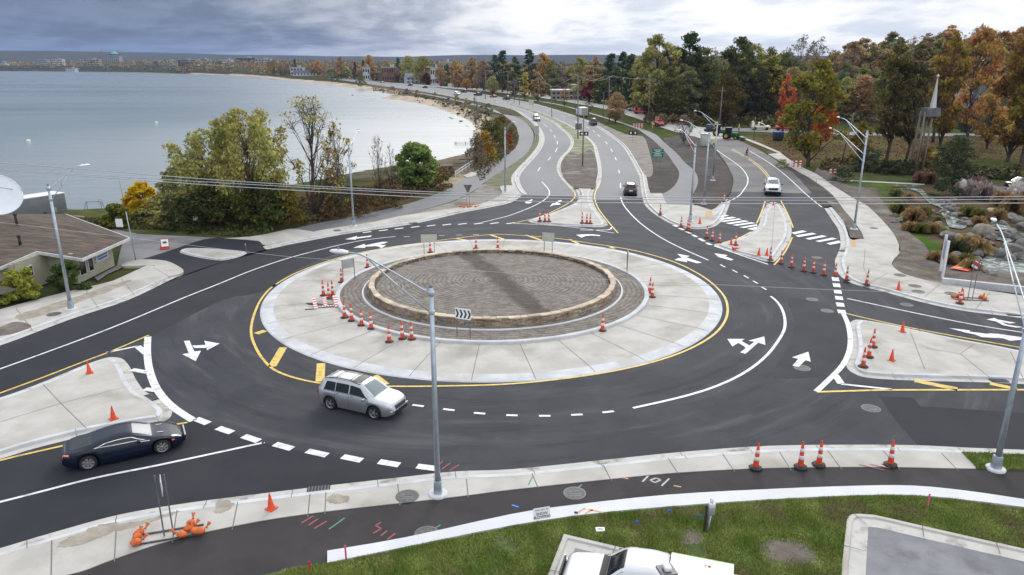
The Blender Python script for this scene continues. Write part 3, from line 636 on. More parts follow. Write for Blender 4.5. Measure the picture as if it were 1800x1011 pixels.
# corner pad and path right of the right carriageway
slab('pavement', GC([(1130, 300), (1137, 350), (1148, 368), (1170, 384), (1195, 396), (1220, 401), (1243, 399), (1258, 390), (1268, 375), (1276, 355)], n=4)+GP([(1270, 356), (1257, 368), (1250, 371)])+GP([(1225, 363), (1172, 361), (1163, 341), (1143, 341)]), -.1, .13, CONC)
mb = MB(); C_ = GC(pad, n=4); wall_strip(mb, C_, .22, 0, .17, KERB); strip(mb, C_, 1.1, .012, GUT); mb.build('kerb', kind='structure')
slab('cycle_path', GC([(1143, 341), (1160, 341), (1174, 336), (1189, 322), (1194, 303), (1184, 287), (1172, 270), (1150, 248), (1136, 238), (1113, 224.5), (1050, 204), (975, 183.4), (900, 172.5)], .02, 3)
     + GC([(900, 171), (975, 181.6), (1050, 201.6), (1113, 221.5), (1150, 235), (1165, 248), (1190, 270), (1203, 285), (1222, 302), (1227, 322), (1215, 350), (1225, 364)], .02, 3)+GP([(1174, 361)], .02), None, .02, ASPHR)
slab('soil_verge', GC([(1132, 305), (1140, 338), (1160, 341), (1174, 336), (1189, 322), (1194, 303), (1184, 287), (1172, 270), (1150, 248), (1130, 238), (1100, 240), (1096, 252), (1115, 278)], n=3, closed=True), None, .008, SOILD)
slab('soil_verge', GC([(1050, 214), (1100, 236), (1130, 240), (1140, 262), (1148, 300), (1136, 310), (1115, 278), (1096, 254), (1070, 232), (1045, 218)], n=3), None, .014, SAND)
slab('soil_verge', GC([(1165, 248), (1190, 270), (1203, 285), (1222, 302), (1227, 322), (1218, 345), (1226, 363), (1250, 370), (1268, 355), (1284, 337), (1288, 318), (1284, 302), (1274, 287), (1258, 266), (1240, 247), (1210, 238), (1180, 240)], n=3, closed=True), None, .010, SOILD)
mb = MB(); wall_strip(mb, GC([(1278, 352), (1262, 374), (1252, 381)], n=4), .2, 0, .16, KERB); mb.build('kerb', kind='structure')
slab('tactile_paving', GP([(1242, 373), (1253, 372), (1249, 382), (1239, 383)]), .1, .136, mat('tactile_tan', (.50, .33, .17), rough=.8))
# right of the side road: kerb strip, soil, wide pavement
pave_strip('pavement', [(1449, 366), (1462.6, 387), (1474, 405), (1477.6, 428), (1474, 443), (1467.6, 460), (1475, 482.7), (1500, 499), (1550, 512), (1625, 532.5), (1700, 547.5), (1800, 560), (1960, 588), (2100, 612), (2400, 660)],
           [(1462, 366), (1483, 392), (1494, 422), (1520, 422.7), (1579, 440), (1567.7, 462.7), (1575, 476), (1600, 487.7), (1663, 502), (1800, 523), (1960, 548), (2100, 572), (2400, 620)],
           joints=[((1560, 480), (1525, 500)), ((1652, 500), (1625, 522)), ((1740, 514), (1715, 543)), ((1522, 424), (1518, 470)), ((1518, 470), (1530, 500))])
slab('pavement', GC([(1372, 270), (1400, 290), (1436, 308), (1460, 325), (1500, 350), (1527, 366), (1562, 402), (1578, 428), (1579, 442), (1568, 463)], n=3)+GC([(1520, 480), (1519, 424), (1505, 397), (1484, 372), (1471, 354), (1460, 341), (1432, 320), (1395, 298), (1350, 272)], n=3), -.1, .137, CONC)
slab('soil_verge', GC([(1465, 367), (1484, 392), (1495, 419)], n=3)+GP([(1519, 422), (1505, 397), (1484, 374), (1471, 357), (1452, 354)]), None, .10, SOIL)
slab('soil_verge', GC([(1449, 364), (1427, 338), (1392, 302), (1352, 273), (1350, 268), (1390, 292), (1425, 316), (1458, 341), (1472, 356), (1462, 362)], n=3), None, .02, SOILD)
slab('soil_verge', GC([(1440, 290), (1480, 322), (1530, 335), (1560, 365), (1590, 402), (1625, 430), (1660, 470), (1800, 480), (2000, 520), (2000, 565), (1800, 512), (1663, 500), (1600, 487), (1572, 474), (1570, 462), (1582, 442), (1578, 425), (1560, 400), (1525, 364), (1460, 323), (1430, 305)], n=3), None, .03, SOIL)
slab('tactile_paving', GP([(1494.5, 425), (1503, 425), (1505, 435.5), (1496, 435.5)]), .1, .139, mat('tactile_tan_right', (.50, .33, .17), rough=.8))
mb = MB(); wall_strip(mb, GC([(1655, 500), (1720, 507), (1800, 516), (1950, 535), (2200, 575)], n=4), .35, 0, .55, KERB); mb.build('low_retaining_wall', label='long low concrete retaining wall behind the right pavement', cat='wall')
slab('footpath', GC([(1480, 316.5), (1540, 319), (1625, 323.5)], -.08, 3)+GC([(1625, 325.5), (1540, 321), (1480, 318.3)], -.08, 3), None, -.06, OLDC)
slab('footpath', GC([(1290, 237), (1320, 246), (1345, 256), (1372, 268)], -.06, 3)+GC([(1376, 273), (1350, 262), (1318, 249), (1288, 239)], -.06, 3), None, -.03, OLDC)
slab('footpath', GC([(60, 392), (80, 392), (140, 398), (200, 407), (195, 411), (130, 402)], -.06, 3), None, -.05, SAND)
slab('footpath', GC([(128, 378.5), (146, 380), (153, 386), (145, 390), (140, 387), (146, 384), (135, 381)], -.06, 3, True), None, -.07, SAND)

mb = MB(); STN = mat('dried_mud', (.27, .235, .19), (.36, .325, .275), 2, .95, det=9)
for L_ in ([(395, 850), (400, 815), (470, 780), (560, 745), (620, 710), (740, 690), (860, 685), (1000, 655), (1120, 620), (1180, 612), (1100, 645), (960, 692), (860, 722), (760, 742), (640, 792), (520, 832)], [(1410, 615), (1430, 560), (1480, 540), (1540, 560), (1500, 600), (1440, 622)], [(2140, 540), (2170, 505), (2230, 500), (2290, 520), (2270, 550), (2200, 560)]):
    face(mb, ccw([p+Vector((random.uniform(-.06, .06), random.uniform(-.06, .06), 0)) for p in GC([(x/3.731, 740+y/3.731) for x, y in L_], 0, 6, True)]), .1385, STN)
for L_ in ([(30, 557), (60, 548), (110, 532), (160, 516), (215, 498), (232, 496), (200, 512), (150, 530), (100, 548), (55, 563), (35, 566)],): face(mb, ccw([p+Vector((random.uniform(-.1, .1), random.uniform(-.1, .1), 0)) for p in GC(L_, 0, 6, True)]), .1405, STN)
mb.build('mud_stain', kind='structure')
# ---------------- painted markings ----------------
wl = MB(); yl = MB(); wz = .017
def L(pts, w=.16, m=WHITE, mbb=None, s=True, z=wz):
    strip(mbb or wl, GC(pts, n=5) if (s and len(pts) > 2) else GP(pts), w, z, m)
L([(-420, 790), (-150, 700), (0, 649), (190, 579), (325, 523), (383, 500), (450, 473), (525, 449), (625, 425), (695, 416)])
for x, y in TT(450, 270, [(780, 553), (895, 540), (1005, 527), (1118, 516), (1230, 507), (1340, 500), (1450, 495), (1562, 492), (1675, 490), (1790, 490)]): L([(x-7.5, y+1), (x+7.5, y-1)], .34)
for x, y in TT(450, 270, [(1060, 585), (1200, 578), (1305, 576), (1425, 573), (1545, 571)]): L([(x-5, y), (x+5, y)], .14, WHITEF)
L([(848, 391), (875, 384.5), (900, 377.6), (937.6, 362.6), (959, 350), (966, 340), (962.6, 331), (952.6, 320)])
for a, b in [((945, 301), (950, 294)), ((963.5, 282), (968, 276)), ((976.5, 267), (979.5, 260)), ((979.6, 254), (979.6, 248)), ((976, 242.5), (974, 237.5)), ((970.6, 231.7), (967, 228)), ((962, 223), (956, 219)), ((948, 213), (941, 209)), ((930, 203), (922, 199)), ((908, 194), (899, 190.5)), ((885, 186), (874, 183))]: L([a, b], .16)
L([(1091, 346), (1093, 354), (1100, 366), (1120, 387.6), (1150, 410.5), (1188, 432), (1245, 457.7)])
for a, b in [((1090.5, 322), (1091, 331)), ((1087.6, 299), (1088.8, 305)), ((1081.5, 276.5), (1083.2, 282)), ((1073.5, 261.5), (1076.5, 267)), ((1064, 249), (1067.5, 253.5)), ((1050, 236.5), (1055, 240.5)), ((1042, 229.5), (1046, 233)), ((1030, 223), (1036, 226)), ((1010, 213), (1018, 217)), ((985, 203), (994, 206.5)), ((955, 193), (965, 196))]: L([a, b], .16)
for x, y in TT(900, 270, [(1480, 790), (1565, 827), (1645, 867), (1710, 905), (1770, 948)]): L([(x-4.2, y-2.4), (x+4.2, y+2.4)], .15)
L([(1355, 521), (1367, 532), (1376, 547), (1380, 567.6), (1375, 587.6), (1350, 622.6), (1313, 652.6), (1263, 677.7), (1200, 697.7), (1112.7, 717.7)], .19)
for (x, y), d_ in zip([(1069, 724.5), (1014, 729.5), (957.5, 731.5), (900, 730.5), (843, 727), (789, 720.7), (735, 713.5)], [1.2, .5, 0, -.3, -.8, -1.2, -1.3]): L([(x-10, y+d_), (x+10, y-d_)], .19)
L([(260, 592.6), (259, 620), (262.7, 650), (275, 682.7), (300, 712.7), (340, 740)], .42, z=.019)
for a, b in [((344, 736.5), (366, 745)), ((383, 752.5), (408, 761)), ((428, 767), (455, 776)), ((483, 781), (514, 789.5)), ((540, 793), (575, 801)), ((602, 803), (636, 810)), ((666, 812), (702, 818)), ((733, 820), (768, 824.5))]: L([a, b], .42, z=.019)
L([(-420, 985), (0, 883), (161, 842), (281, 817.7), (450, 781.5), (460, 779)])
L([(187.7, 620), (241.5, 609)], .22); L([(241.5, 609), (257, 622)], .4); L([(231.5, 650), (260, 655)], .4); L([(254, 684), (274, 686.8)], .4)
L([(900, 392.6), (975, 396.8), (1025, 402), (1080, 410)], .14); L([(1020, 404.5), (1067, 404.5), (1075, 400)], .2)
for a, b in [((1184, 396), (1191, 399)), ((1194, 401), (1202, 405)), ((1206, 407), (1214, 411)), ((1217, 413), (1225, 417)), ((1229, 419.5), (1238, 424.5)), ((1242, 427), (1250, 431))]: L([a, b], .4)
L([(1255, 432.5), (1288, 444), (1350, 465)], .2)
for a, b in [((1467.5, 487.5), (1469.5, 494.5)), ((1469.8, 498.5), (1471.5, 505)), ((1471.8, 510), (1473.5, 516.5)), ((1474, 521), (1475.5, 527.5)), ((1476, 532.5), (1478, 539.5)), ((1478.5, 545), (1480.5, 551.5))]: L([a, b], .55, z=.019)
L([(1482, 551), (1490, 569), (1494.5, 592), (1493, 616), (1482, 641), (1461, 664), (1435, 688.5)], .32, z=.019)
L([(1467.6, 659), (1479, 675.5)], .42); L([(1478, 675.5), (1568, 685)], .22)
L([(1489, 525), (1600, 548.8), (1700, 568.8), (1800, 585), (1960, 606), (2200, 640)])
L([(1260, 264), (1274, 274), (1300, 292.5), (1313, 309), (1314, 322), (1308, 333), (1298, 345), (1278, 356)]); L([(1312, 262.5), (1350, 285), (1382.6, 310), (1415, 340), (1444.6, 364.6)])
L([(-60, 900), (-20, 887)], .1, WHITEF)
wl.build('white_road_marking', kind='structure')
YL = lambda p, w=.16, s=True: L(p, w, YEL, yl, s)
YL([(-420, 845), (0, 691.5), (75, 664), (150, 635), (200, 616), (261.5, 589.6)]); YL([(-420, 935), (-100, 838), (0, 809.7), (111, 784)], .16); YL([(290, 750), (308, 746.7), (329.7, 743)])
ringy = [(485, 500), (462, 522), (449, 547), (442, 572.6), (442.5, 592), (450, 612), (461, 630), (480, 649), (512, 662.7), (557, 673), (610, 678), (675, 679.5), (775, 679), (900, 675), (1025, 661.4), (1125, 642.6), (1200, 619), (1250, 592), (1273, 567), (1279, 542), (1270, 517), (1238, 488), (1188, 462), (1125, 443), (1075, 433.5), (1025, 426), (972, 418.5), (900, 413), (863, 412.6), (813, 417.6), (738, 427.6), (675, 436.4), (600, 452), (530, 476)]
C_ = GC(ringy, n=5, closed=True); strip(yl, C_+[C_[0], C_[1]], .17, wz, YEL)
for a, b in [((450, 587), (466, 581.5)), ((478, 645), (498, 611)), ((562.5, 671), (564.5, 639)), ((678, 677), (657, 661)), ((800, 419.2), (819, 422.4)), ((862, 413), (885.5, 421)), ((924, 413.4), (952.6, 422.8)), ((1001, 421), (1017, 428.8)), ((1072, 434), (1080, 437))]: YL([a, b], .5 if a[1] > 500 else .35)
YL([(907.5, 391.5), (950, 381), (987.6, 364), (1006, 352), (1011, 341), (1001, 328)], .16); YL([(1054, 322.6), (1045.5, 342.6), (1049.5, 362.6), (1065, 385), (1086.4, 410)])
YL([(1285, 263), (1315.4, 280), (1338, 298), (1350, 313), (1356, 326)], .14); YL([(1287, 261.5), (1318, 279), (1341, 297), (1353, 312), (1359, 325)], .14)
YL([(1345, 354), (1338, 375), (1330, 393)]); YL([(1320.6, 407.6), (1295, 420), (1255, 430.6)]); YL([(1372.5, 352.6), (1385, 377.6), (1394, 400)]); YL([(1392.6, 417.6), (1380, 442.6), (1361, 466)])
YL([(1347, 354), (1356, 352.5), (1372, 352)], .12)
YL([(1435, 689.4), (1550, 686), (1800, 685.5), (2200, 690)], .2, False); YL([(1607.6, 669.5), (1683, 684.5)], .5); YL([(1740, 674.5), (1788, 684.5)], .45)
YL([(1486, 551), (1550, 566), (1650, 586), (1790, 610.6), (1900, 628), (2200, 672)])
yl.build('yellow_road_marking', kind='structure')
ar = MB()
def poly(pts, m=WHITE, z=.021):
    P_ = ccw(GP(pts)); ar.add([(p.x, p.y, z) for p in P_], [tuple(range(len(P_)))], m)
T0 = lambda p: TT(0, 500, p); T1 = lambda p: TT(900, 500, p); T2 = lambda p: TT(1350, 500, p); T3 = lambda p: TT(450, 270, p); T4 = lambda p: TT(900, 270, p); T5 = lambda p: TT(1350, 270, p)
poly(T0([(1292, 400), (1331, 396), (1366, 473), (1412, 468), (1375, 542), (1280, 492), (1326, 484)])); poly(T0([(1350, 432), (1395, 430), (1448, 426), (1452, 448), (1368, 450)]), z=.0225); poly(T0([(1435, 398), (1543, 418), (1455, 465)]), z=.024)
poly(T1([(1512, 385), (1635, 385), (1548, 438)])); poly(T1([(1583, 410), (1612, 400), (1668, 432), (1650, 465), (1632, 438)]), z=.0225); poly(T1([(1602, 480), (1640, 490), (1730, 412), (1780, 428), (1772, 368), (1660, 398), (1703, 405)]), z=.024)
poly(T2([(168, 515), (283, 475), (300, 545), (262, 535), (215, 582), (172, 572), (212, 525)]))
poly(T3([(625, 603), (712, 580), (706, 590), (812, 576), (808, 586), (703, 600), (700, 607)])); poly(T3([(683, 663), (760, 636), (768, 646), (880, 622), (928, 622), (905, 632), (822, 654), (770, 655), (765, 664)])); poly(T3([(805, 648), (830, 640), (915, 645), (880, 666), (860, 655)]), z=.0235)
poly(T4([(450, 572), (500, 569), (560, 568), (620, 574), (618, 582), (560, 577), (520, 580), (488, 592)]))
poly(T4([(1160, 705), (1250, 722), (1222, 730), (1335, 768), (1300, 772), (1225, 752), (1232, 765), (1140, 748), (1172, 735), (1195, 735)])); poly(T4([(1420, 702), (1515, 715), (1497, 724), (1557, 746), (1535, 752), (1468, 733), (1450, 728)]))
poly(T4([(92, 335), (118, 332), (138, 322), (146, 326), (128, 340), (143, 345), (118, 352), (95, 350)])); poly(T4([(265, 375), (285, 350), (300, 352), (325, 332), (350, 328), (346, 338), (325, 345), (345, 358), (310, 362), (295, 362)]))
poly(T2([(1533, 248), (1590, 237), (1612, 248), (1740, 272), (1700, 277), (1640, 266), (1680, 285), (1798, 303), (1740, 305), (1650, 288), (1600, 262)])); poly(T2([(1270, 308), (1420, 325), (1413, 333), (1560, 352), (1540, 345), (1620, 350), (1798, 375), (1798, 390), (1700, 398), (1655, 382), (1500, 372), (1448, 352), (1392, 342)]))
poly([(1800, 593), (1850, 600), (1900, 606), (1900, 609), (1840, 606), (1800, 600)])
for q in ([(165, 557), (240, 541), (275, 549), (185, 569)], [(190, 577), (310, 558), (342, 566), (215, 588)], [(262, 598), (380, 575), (415, 583), (290, 607)], [(332, 616), (450, 592), (487, 600), (362, 623)], [(408, 632), (500, 612), (512, 628), (438, 642)]): poly(T5(q))
for q in ([(1452, 438), (1500, 431), (1527, 437), (1465, 449)], [(1445, 460), (1545, 445), (1577, 452), (1475, 467)], [(1450, 477), (1590, 457), (1615, 463), (1490, 482)], [(1500, 490), (1630, 470), (1665, 477), (1530, 497)], [(1545, 503), (1680, 483), (1712, 490), (1580, 508)], [(1595, 519), (1718, 498), (1726, 508), (1630, 524)], [(1650, 531), (1722, 515), (1720, 530), (1690, 538)]): poly(T4(q))
ar.build('arrow_road_marking', kind='structure')
# construction spray marks on path and pavement
sp = MB(); zp = .106
T6 = lambda x, y: (450+x/3.731, 740+y/3.731); T7 = lambda x, y: (900+x/3.731, 740+y/3.731); T8 = lambda x, y: (1350+x/3.731, 740+y/3.731)
for a, b, m in [((300, 684), (378, 637), SPR), ((345, 700), (408, 657), SPR), ((382, 722), (465, 672), SPR), ((480, 725), (582, 652), SPG), ((770, 752), (822, 722), SPR), ((785, 700), (822, 722), SPR), ((785, 700), (820, 680), SPR), ((820, 768), (862, 735), SPR), ((862, 793), (915, 752), SPR), ((1170, 722), (1210, 697), SPG), ((1225, 265), (1200, 290), SPR), ((1275, 278), (1220, 318), SPR), ((1332, 290), (1270, 328), SPR)]:
    strip(sp, GP([T6(*a), T6(*b)], 0), .07, zp if a[1] > 400 else .02, m)
for a, b, m in [((672, 380), (762, 393), SPO), ((1060, 438), (1108, 447), SPO), ((855, 412), (892, 375), GUT), ((980, 440), (1030, 392), GUT), ((905, 402), (945, 388), GUT), ((945, 388), (975, 402), GUT), ((975, 402), (935, 418), GUT), ((935, 418), (905, 402), GUT), ((435, 450), (458, 432), SPG), ((0, 565), (42, 580), BLUES)]:
    strip(sp, GP([T7(*a), T7(*b)], 0), .08, zp, m)
for a, b, m in [((595, 305), (760, 342), SPR), ((665, 302), (800, 330), SPR), ((740, 302), (850, 322), SPR)]: strip(sp, GP([T8(*a), T8(*b)], 0), .05, .15, m)
for a, b, m in [((415, 640), (480, 600), SPO), ((480, 635), (530, 610), SPO), ((500, 610), (600, 630), SPO)]: strip(sp, GP([T7(*a), T7(*b)], 0), .09, .206, m)
for a, b in [((108, 437), (135, 380))]: strip(sp, GP([T7(*a), T7(*b)], 0), .05, .14, SPG)
sp.build('spray_marking', kind='structure')
# manhole covers and gully grates
def manhole(px, py, r=.42, z=.02, light=False):
    o = MB(); o.lathe([(r*1.15, 0), (r*1.15, .006), (r*1.02, .008)], ASPHG if light else JOINT, n=24); o.lathe([(r*1.02, .008), (r*.9, .012), (r*.55, .012), (r*.5, .006), (.01, .008)], CIRON, n=24)
    for k in range(4):
        o.box((0, (k-1.5)*r*.3, .013), (r*1.1, r*.08, .006), GALVD)
    b = o.build('manhole_cover'); p = G(px, py, z); b.location = p; return b
for i, (px, py, z, lb) in enumerate([(1410, 647, .006, 'round iron manhole cover at the foot of the single straight arrow'), (1531, 718, .006, 'round manhole cover in the road left of the dark asphalt patch'), (1428, 526.5, .006, 'manhole cover above the curved dark patch'), (1454, 546.5, .006, 'manhole cover at the edge of the curved dark patch, beside the thick dashes'), (1594, 536, .006, 'pale small manhole cover in the right approach lane'), (1010, 867, .106, 'manhole cover ringed by pale sealant in the dark path'), (1436, 453, .006, 'manhole cover in a white splash behind the tall cones'),
                       (716, 872, .14, 'rusty grate cover in the near pavement left of the tall lamp post'), (750, 938, .106, 'cover half hidden by the white concrete strip'), (95, 552, .142, 'dark cover in the left pavement beside the lamp post'), (1608, 502.5, .142, 'upper of two covers in the right pavement'), (1614, 512.5, .142, 'lower of two covers in the right pavement'), (1672, 516, .142, 'dark cover left of the sandbagged post'), (1536, 401, .142, 'oval cover in the wide right pavement near the lamp post'), (1582, 483.5, .142, 'cover at the narrow neck of the right pavement'),
                       (593, 405, .142, 'dark cover in the far kerb strip'), (713, 383, .03, 'dark cover in the verge by the cycle path'), (1349, 314, .006, 'cover in the chalky splash behind the pickup')]):
    tag(manhole(px, py, .42 if py > 440 else .38, z, i in (0, 1, 5)), lb, 'manhole cover', 'manhole covers in road and pavement')
def grate(px, py, rz, lb):
    o = MB(); o.box((0, 0, .02), (.95, .5, .03), BLK)
    for k in range(7): o.box((-.4+.133*k, 0, .04), (.03, .46, .02), GALVD)
    b = o.build('drain_grate'); b.location = G(px, py, .012); b.rotation_euler = (0, 0, rz); tag(b, lb, 'drain grate', 'gully grates along the kerbs')
grate(560, 861, .17, 'gully grate in the near gutter beside the short cone'); grate(265, 699, -.75, 'gully grate at the tip of the left island'); grate(1755, 669, -.05, 'gully grate on the lower edge of the right island'); grate(1782, 553.5, -.2, 'gully grate in the upper right kerb'); grate(1483, 441, .3, 'gully grate by the right crosswalk'); grate(726, 392.5, .35, 'gully grate in the far left kerb'); grate(1605, 581, -.2, 'gully grate on the upper edge of the right island')
# ---------------- street lamps ----------------
def street_lamp(base, top, head, label, zh=10.0, arms=None, zb=.14, group='steel street lamps with truss arms'):
    b = G(*base, zb); H = PY(top[0], top[1], b.y).z-zb; H = min(max(H, 7.5), 10.5)
    root = empty('street_lamp', label, 'street lamp', b, 0, group)
    m = MB(); m.tube([(0, 0, .1), (0, 0, H)], [.125, .085], GALV, 14); m.lathe([(.085, H), (.10, H+.02), (.09, H+.08), (.01, H+.1)], GALVD, n=12); m.box((.12, 0, .75), (.06, .14, .22), GALV); m.build('pole', root)
    m = MB(); m.lathe([(.40, -.1), (.40, .04), (.37, .07), (.01, .07)], CONCW, n=20); m.build('footing', root)
    m = MB(); m.box((0, 0, .36), (.34, .34, .56), GALV, taper=.86, bev=.02); m.lathe([(.21, .07), (.21, .1), (.16, .1)], GALVD, n=4, a0=math.pi/4)
    for sx in (-1, 1):
        for sy in (-1, 1): m.tube([(sx*.13, sy*.13, .07), (sx*.13, sy*.13, .13)], .02, GALVD, 6)
    m.build('base_shroud', root)
    for (hp, zt) in (arms or [(head, H)]):
        hz = zt+1.0; h = G(*hp, hz+zb)-b
        d = Vector((h.x, h.y, 0)); D = d.length; d.normalize()
        def at(t, z): return d*(t*D)+Vector((0, 0, z))
        m = MB()
        m.tube(cr([at(.02, zt-.25), at(.45, zt+.48), at(.68, zt+.86), at(.80, zt+.99), at(.92, zt+1.0)], 5), .035, GALV, 8)
        m.tube([at(.02, zt-1.0), at(.40, zt-.02), at(.68, zt+.80)], .032, GALV, 8)
        m.tube([at(.33, zt+.26), at(.33, zt-.2)], .02, GALV, 6); m.box((0, 0, zt-.25), (.22, .22, .16), GALV, bev=.02); m.box((0, 0, zt-1.0), (.22, .22, .16), GALV, bev=.02)
        m.build('arm', root)
        m = MB(); rz = math.atan2(d.y, d.x); c = at(1.02, zt+1.0)
        vs = []; n = 12
        for k, (xx, w, z0, z1) in enumerate([(-.42, .05, -.03, .04), (-.36, .10, -.06, .08), (-.1, .15, -.07, .11), (.2, .17, -.07, .10), (.38, .13, -.05, .07), (.44, .06, -.02, .04)]):
            for q in range(n):
                a = 2*math.pi*q/n; zz = z1*math.sin(a) if math.sin(a) > 0 else -z0*math.sin(a)
                p = Vector((xx, w*math.cos(a), zz)); p.rotate(Matrix.Rotation(rz, 3, 'Z')); vs.append(c+p)
        fs = [(i*n+k, i*n+(k+1) % n, (i+1)*n+(k+1) % n, (i+1)*n+k) for i in range(5) for k in range(n)]+[tuple(range(n))[::-1], tuple(range(5*n, 6*n))]
        m.add(vs, fs, WHT, True); hd = m.build('lamp_head', root)
        m = MB(); p = Vector((.05, 0, .13)); p.rotate(Matrix.Rotation(rz, 3, 'Z')); m.lathe([(.04, -.03), (.04, .05), (.01, .06)], GALVD, c=c+p, n=8); m.build('photocell', hd)
    return root
street_lamp((770, 868), (763, 505), (600, 443), 'tall steel street lamp on the near pavement, its arm reaching over the roundabout')
street_lamp((125, 543), (86, 326), (147, 291), 'steel street lamp on the left pavement in front of the brown roof')
street_lamp((622, 397), (614, 256), (631, 231), 'steel street lamp by the cycle path in front of the bare shoreline tree')
street_lamp((888, 337), (889, 224), (903, 215), 'steel street lamp at the bend where the cycle path leaves the left carriageway')
street_lamp((1213, 388), (1224.6, 252.7), (1195, 229), 'steel street lamp on the corner pad, leftmost of three near the dark soil')
street_lamp((1237, 358), (1245, 235), (1199, 212), 'steel street lamp in dark soil, middle of the three beside the side road')
street_lamp((1253, 317), (1261.6, 214), (1223, 195), 'steel street lamp in dark soil, farthest of the three beside the side road')
street_lamp((1501, 402.6), (1521, 229), (1475, 206.5), 'tall steel street lamp with two stacked arms on the right pavement', arms=[((1475, 206.5), 10.0), ((1461, 226), 8.3)])
street_lamp((1750, 824), (1800, 600), (1748, 388), 'steel street lamp at the right edge of the picture in the grass strip', zb=.13)

# ---------------- poles and wires ----------------
WIRE = mat('aluminium_wire', (.50, .51, .54), rough=.5, metal=.4); WIRED = mat('dark_wire', (.12, .12, .13), rough=.6)
GW = 'overhead wires crossing the roundabout'
def wire(pts, r, m, label, group=GW, sag=0.0):
    P_ = [Vector(p) for p in pts]; mb = MB(); mb.tube(cr(P_, 8), r, m, 5); return mb.build('overhead_wire', label=label, cat='wire', group=group)
wire([PY(x, y, 32) for x, y in [(-500, 250), (0, 286), (450, 321), (900, 342.6), (1350, 347.6), (1800, 345.5), (2300, 338)]], .017, WIRE, 'topmost of the three pale wires spanning the whole picture')
wire([PY(x, y, 32.2) for x, y in [(-500, 262), (0, 297.5), (450, 325), (900, 346.8), (1350, 352), (1800, 350), (2300, 343)]], .017, WIRE, 'middle of the three pale wires spanning the whole picture')
wire([PY(x, y, 31.5) for x, y in [(-500, 270), (0, 299.5), (450, 330.5), (900, 353), (1350, 358), (1800, 357), (2300, 351)]], .017, WIRE, 'lowest of the three pale wires spanning the whole picture')
wire([PY(x, y, 29) for x, y in [(-400, 352), (0, 391), (433, 443), (585, 457), (1000, 487), (1250, 500), (1600, 514), (2100, 525)]], .008, WIRE, 'thin pale wire crossing low over the roof and the roundabout')
def wood_pole(base, top, label, arms=(), zb=0.0, r=.16, cat='utility pole', Y=None, m=WOOD, group='wooden utility poles'):
    b = G(*base, zb) if Y is None else PY(base[0], base[1], Y)
    t = PY(top[0], top[1], b.y); H = t.z-b.z
    root = empty('utility_pole', label, cat, b, 0, group); mb = MB(); mb.tube([(0, 0, -.3), (t.x-b.x, 0, H)], [r, r*.7], m, 10); mb.build('pole', root)
    k = t.x-b.x
    for (dz, w) in arms:
        mb = MB(); z = H-dz; x = k*z/H; mb.box((x, 0, z), (w, .12, .14), m)
        for s in (-.46, -.25, .25, .46): mb.lathe([(.03, .07), (.06, .12), (.03, .2), (.06, .25), (.01, .3)], GALVD, c=(x+s*w, 0, z), n=8)
        mb.build('crossarm', root)
    return b+Vector((k, 0, H)), root
tops = []
for (b_, t_, lb, am) in [((1016, 245), (1016, 131), 'tall wooden pole in the median, left of the box truck', [(.3, 2.6), (4.5, 1.2)]),
                      ((1071, 213), (1071, 134), 'utility pole behind the round brown oak', [(.3, 2.6)]),
                      ((1139, 217), (1143, 140), 'double wooden pole beside the red pickup', [(.3, 2.6), (2.2, 2.2), (4.0, 2.8)]),
                      ((1210, 207), (1212, 152), 'utility pole with a wide crossarm before the dark trees', [(.3, 3.2), (3.2, 1.2)]),
                      ((1264, 226), (1270.5, 152), 'wooden pole behind the green tractor', [(1.2, 2.2)])]:
    tops.append(wood_pole(b_, t_, lb, am)[0])
for (b_, t_, lb, am) in [((1024, 293), (1026, 201), 'plain wooden pole standing at the near end of the median', []), ((970, 206), (969, 150), 'thin pole in the median behind the silver oncoming car', []),
                      ((913, 185), (913, 146), 'thin pole in the median near the pale boards', []), ((1480, 282), (1501, 198), 'leaning wooden pole left of the double lamp', []), ((1325, 246), (1328, 205), 'dark post with white notice by the tractors', [])]:
    wood_pole(b_, t_, lb, am, r=.13)
fart = []
for (b_, t_, lb) in [((946, 180), (946, 127), 'utility pole beside the slim yellow tree'), ((892, 168), (893, 125), 'utility pole beside the crimson tree'), ((853, 175), (853, 123), 'utility pole behind the far median'), ((821, 150), (821, 122), 'utility pole among the brown street trees'),
                     ((707, 143), (707, 119), 'utility pole left of the grey gabled house'), ((645, 137), (645, 104), 'tall pale mast left of the brick block'), ((687, 142), (688, 117), 'utility pole beside the low brick block')]:
    fart.append(wood_pole(b_, t_, lb, [(.5, 2.4), (2.5, 1.6)] if lb[0:4] == 'util' else [], r=.2, group='far utility poles')[0])
def span(a, b, off, z, lb, group): 
    a = a+Vector((off, 0, z)); b = b+Vector((off, 0, z)); m_ = (a+b)/2-Vector((0, 0, (a-b).length*.025)); wire([a, m_, b], .028, WIRE, lb, group)
names = ['box truck pole', 'pole behind the brown oak', 'double pole by the red pickup', 'wide crossarm pole', 'pole behind the tractor']
for i in range(3):
    for o, w in ((-1.1, 'left'), (1.1, 'right')): span(tops[i], tops[i+1], o, .2, f'{w} wire from {names[i]} to {names[i+1]}', 'wires between the utility poles')
for i in (0, 1, 2): span(fart[i+1], fart[i], 0, 0, ['wire left of the slim yellow tree', 'wire above the crimson tree', 'wire above the brown street trees'][i], 'wires between the far poles')
span(fart[0], tops[0], 0, 0, 'wire from slim yellow tree to median pole', 'wires between the far poles')
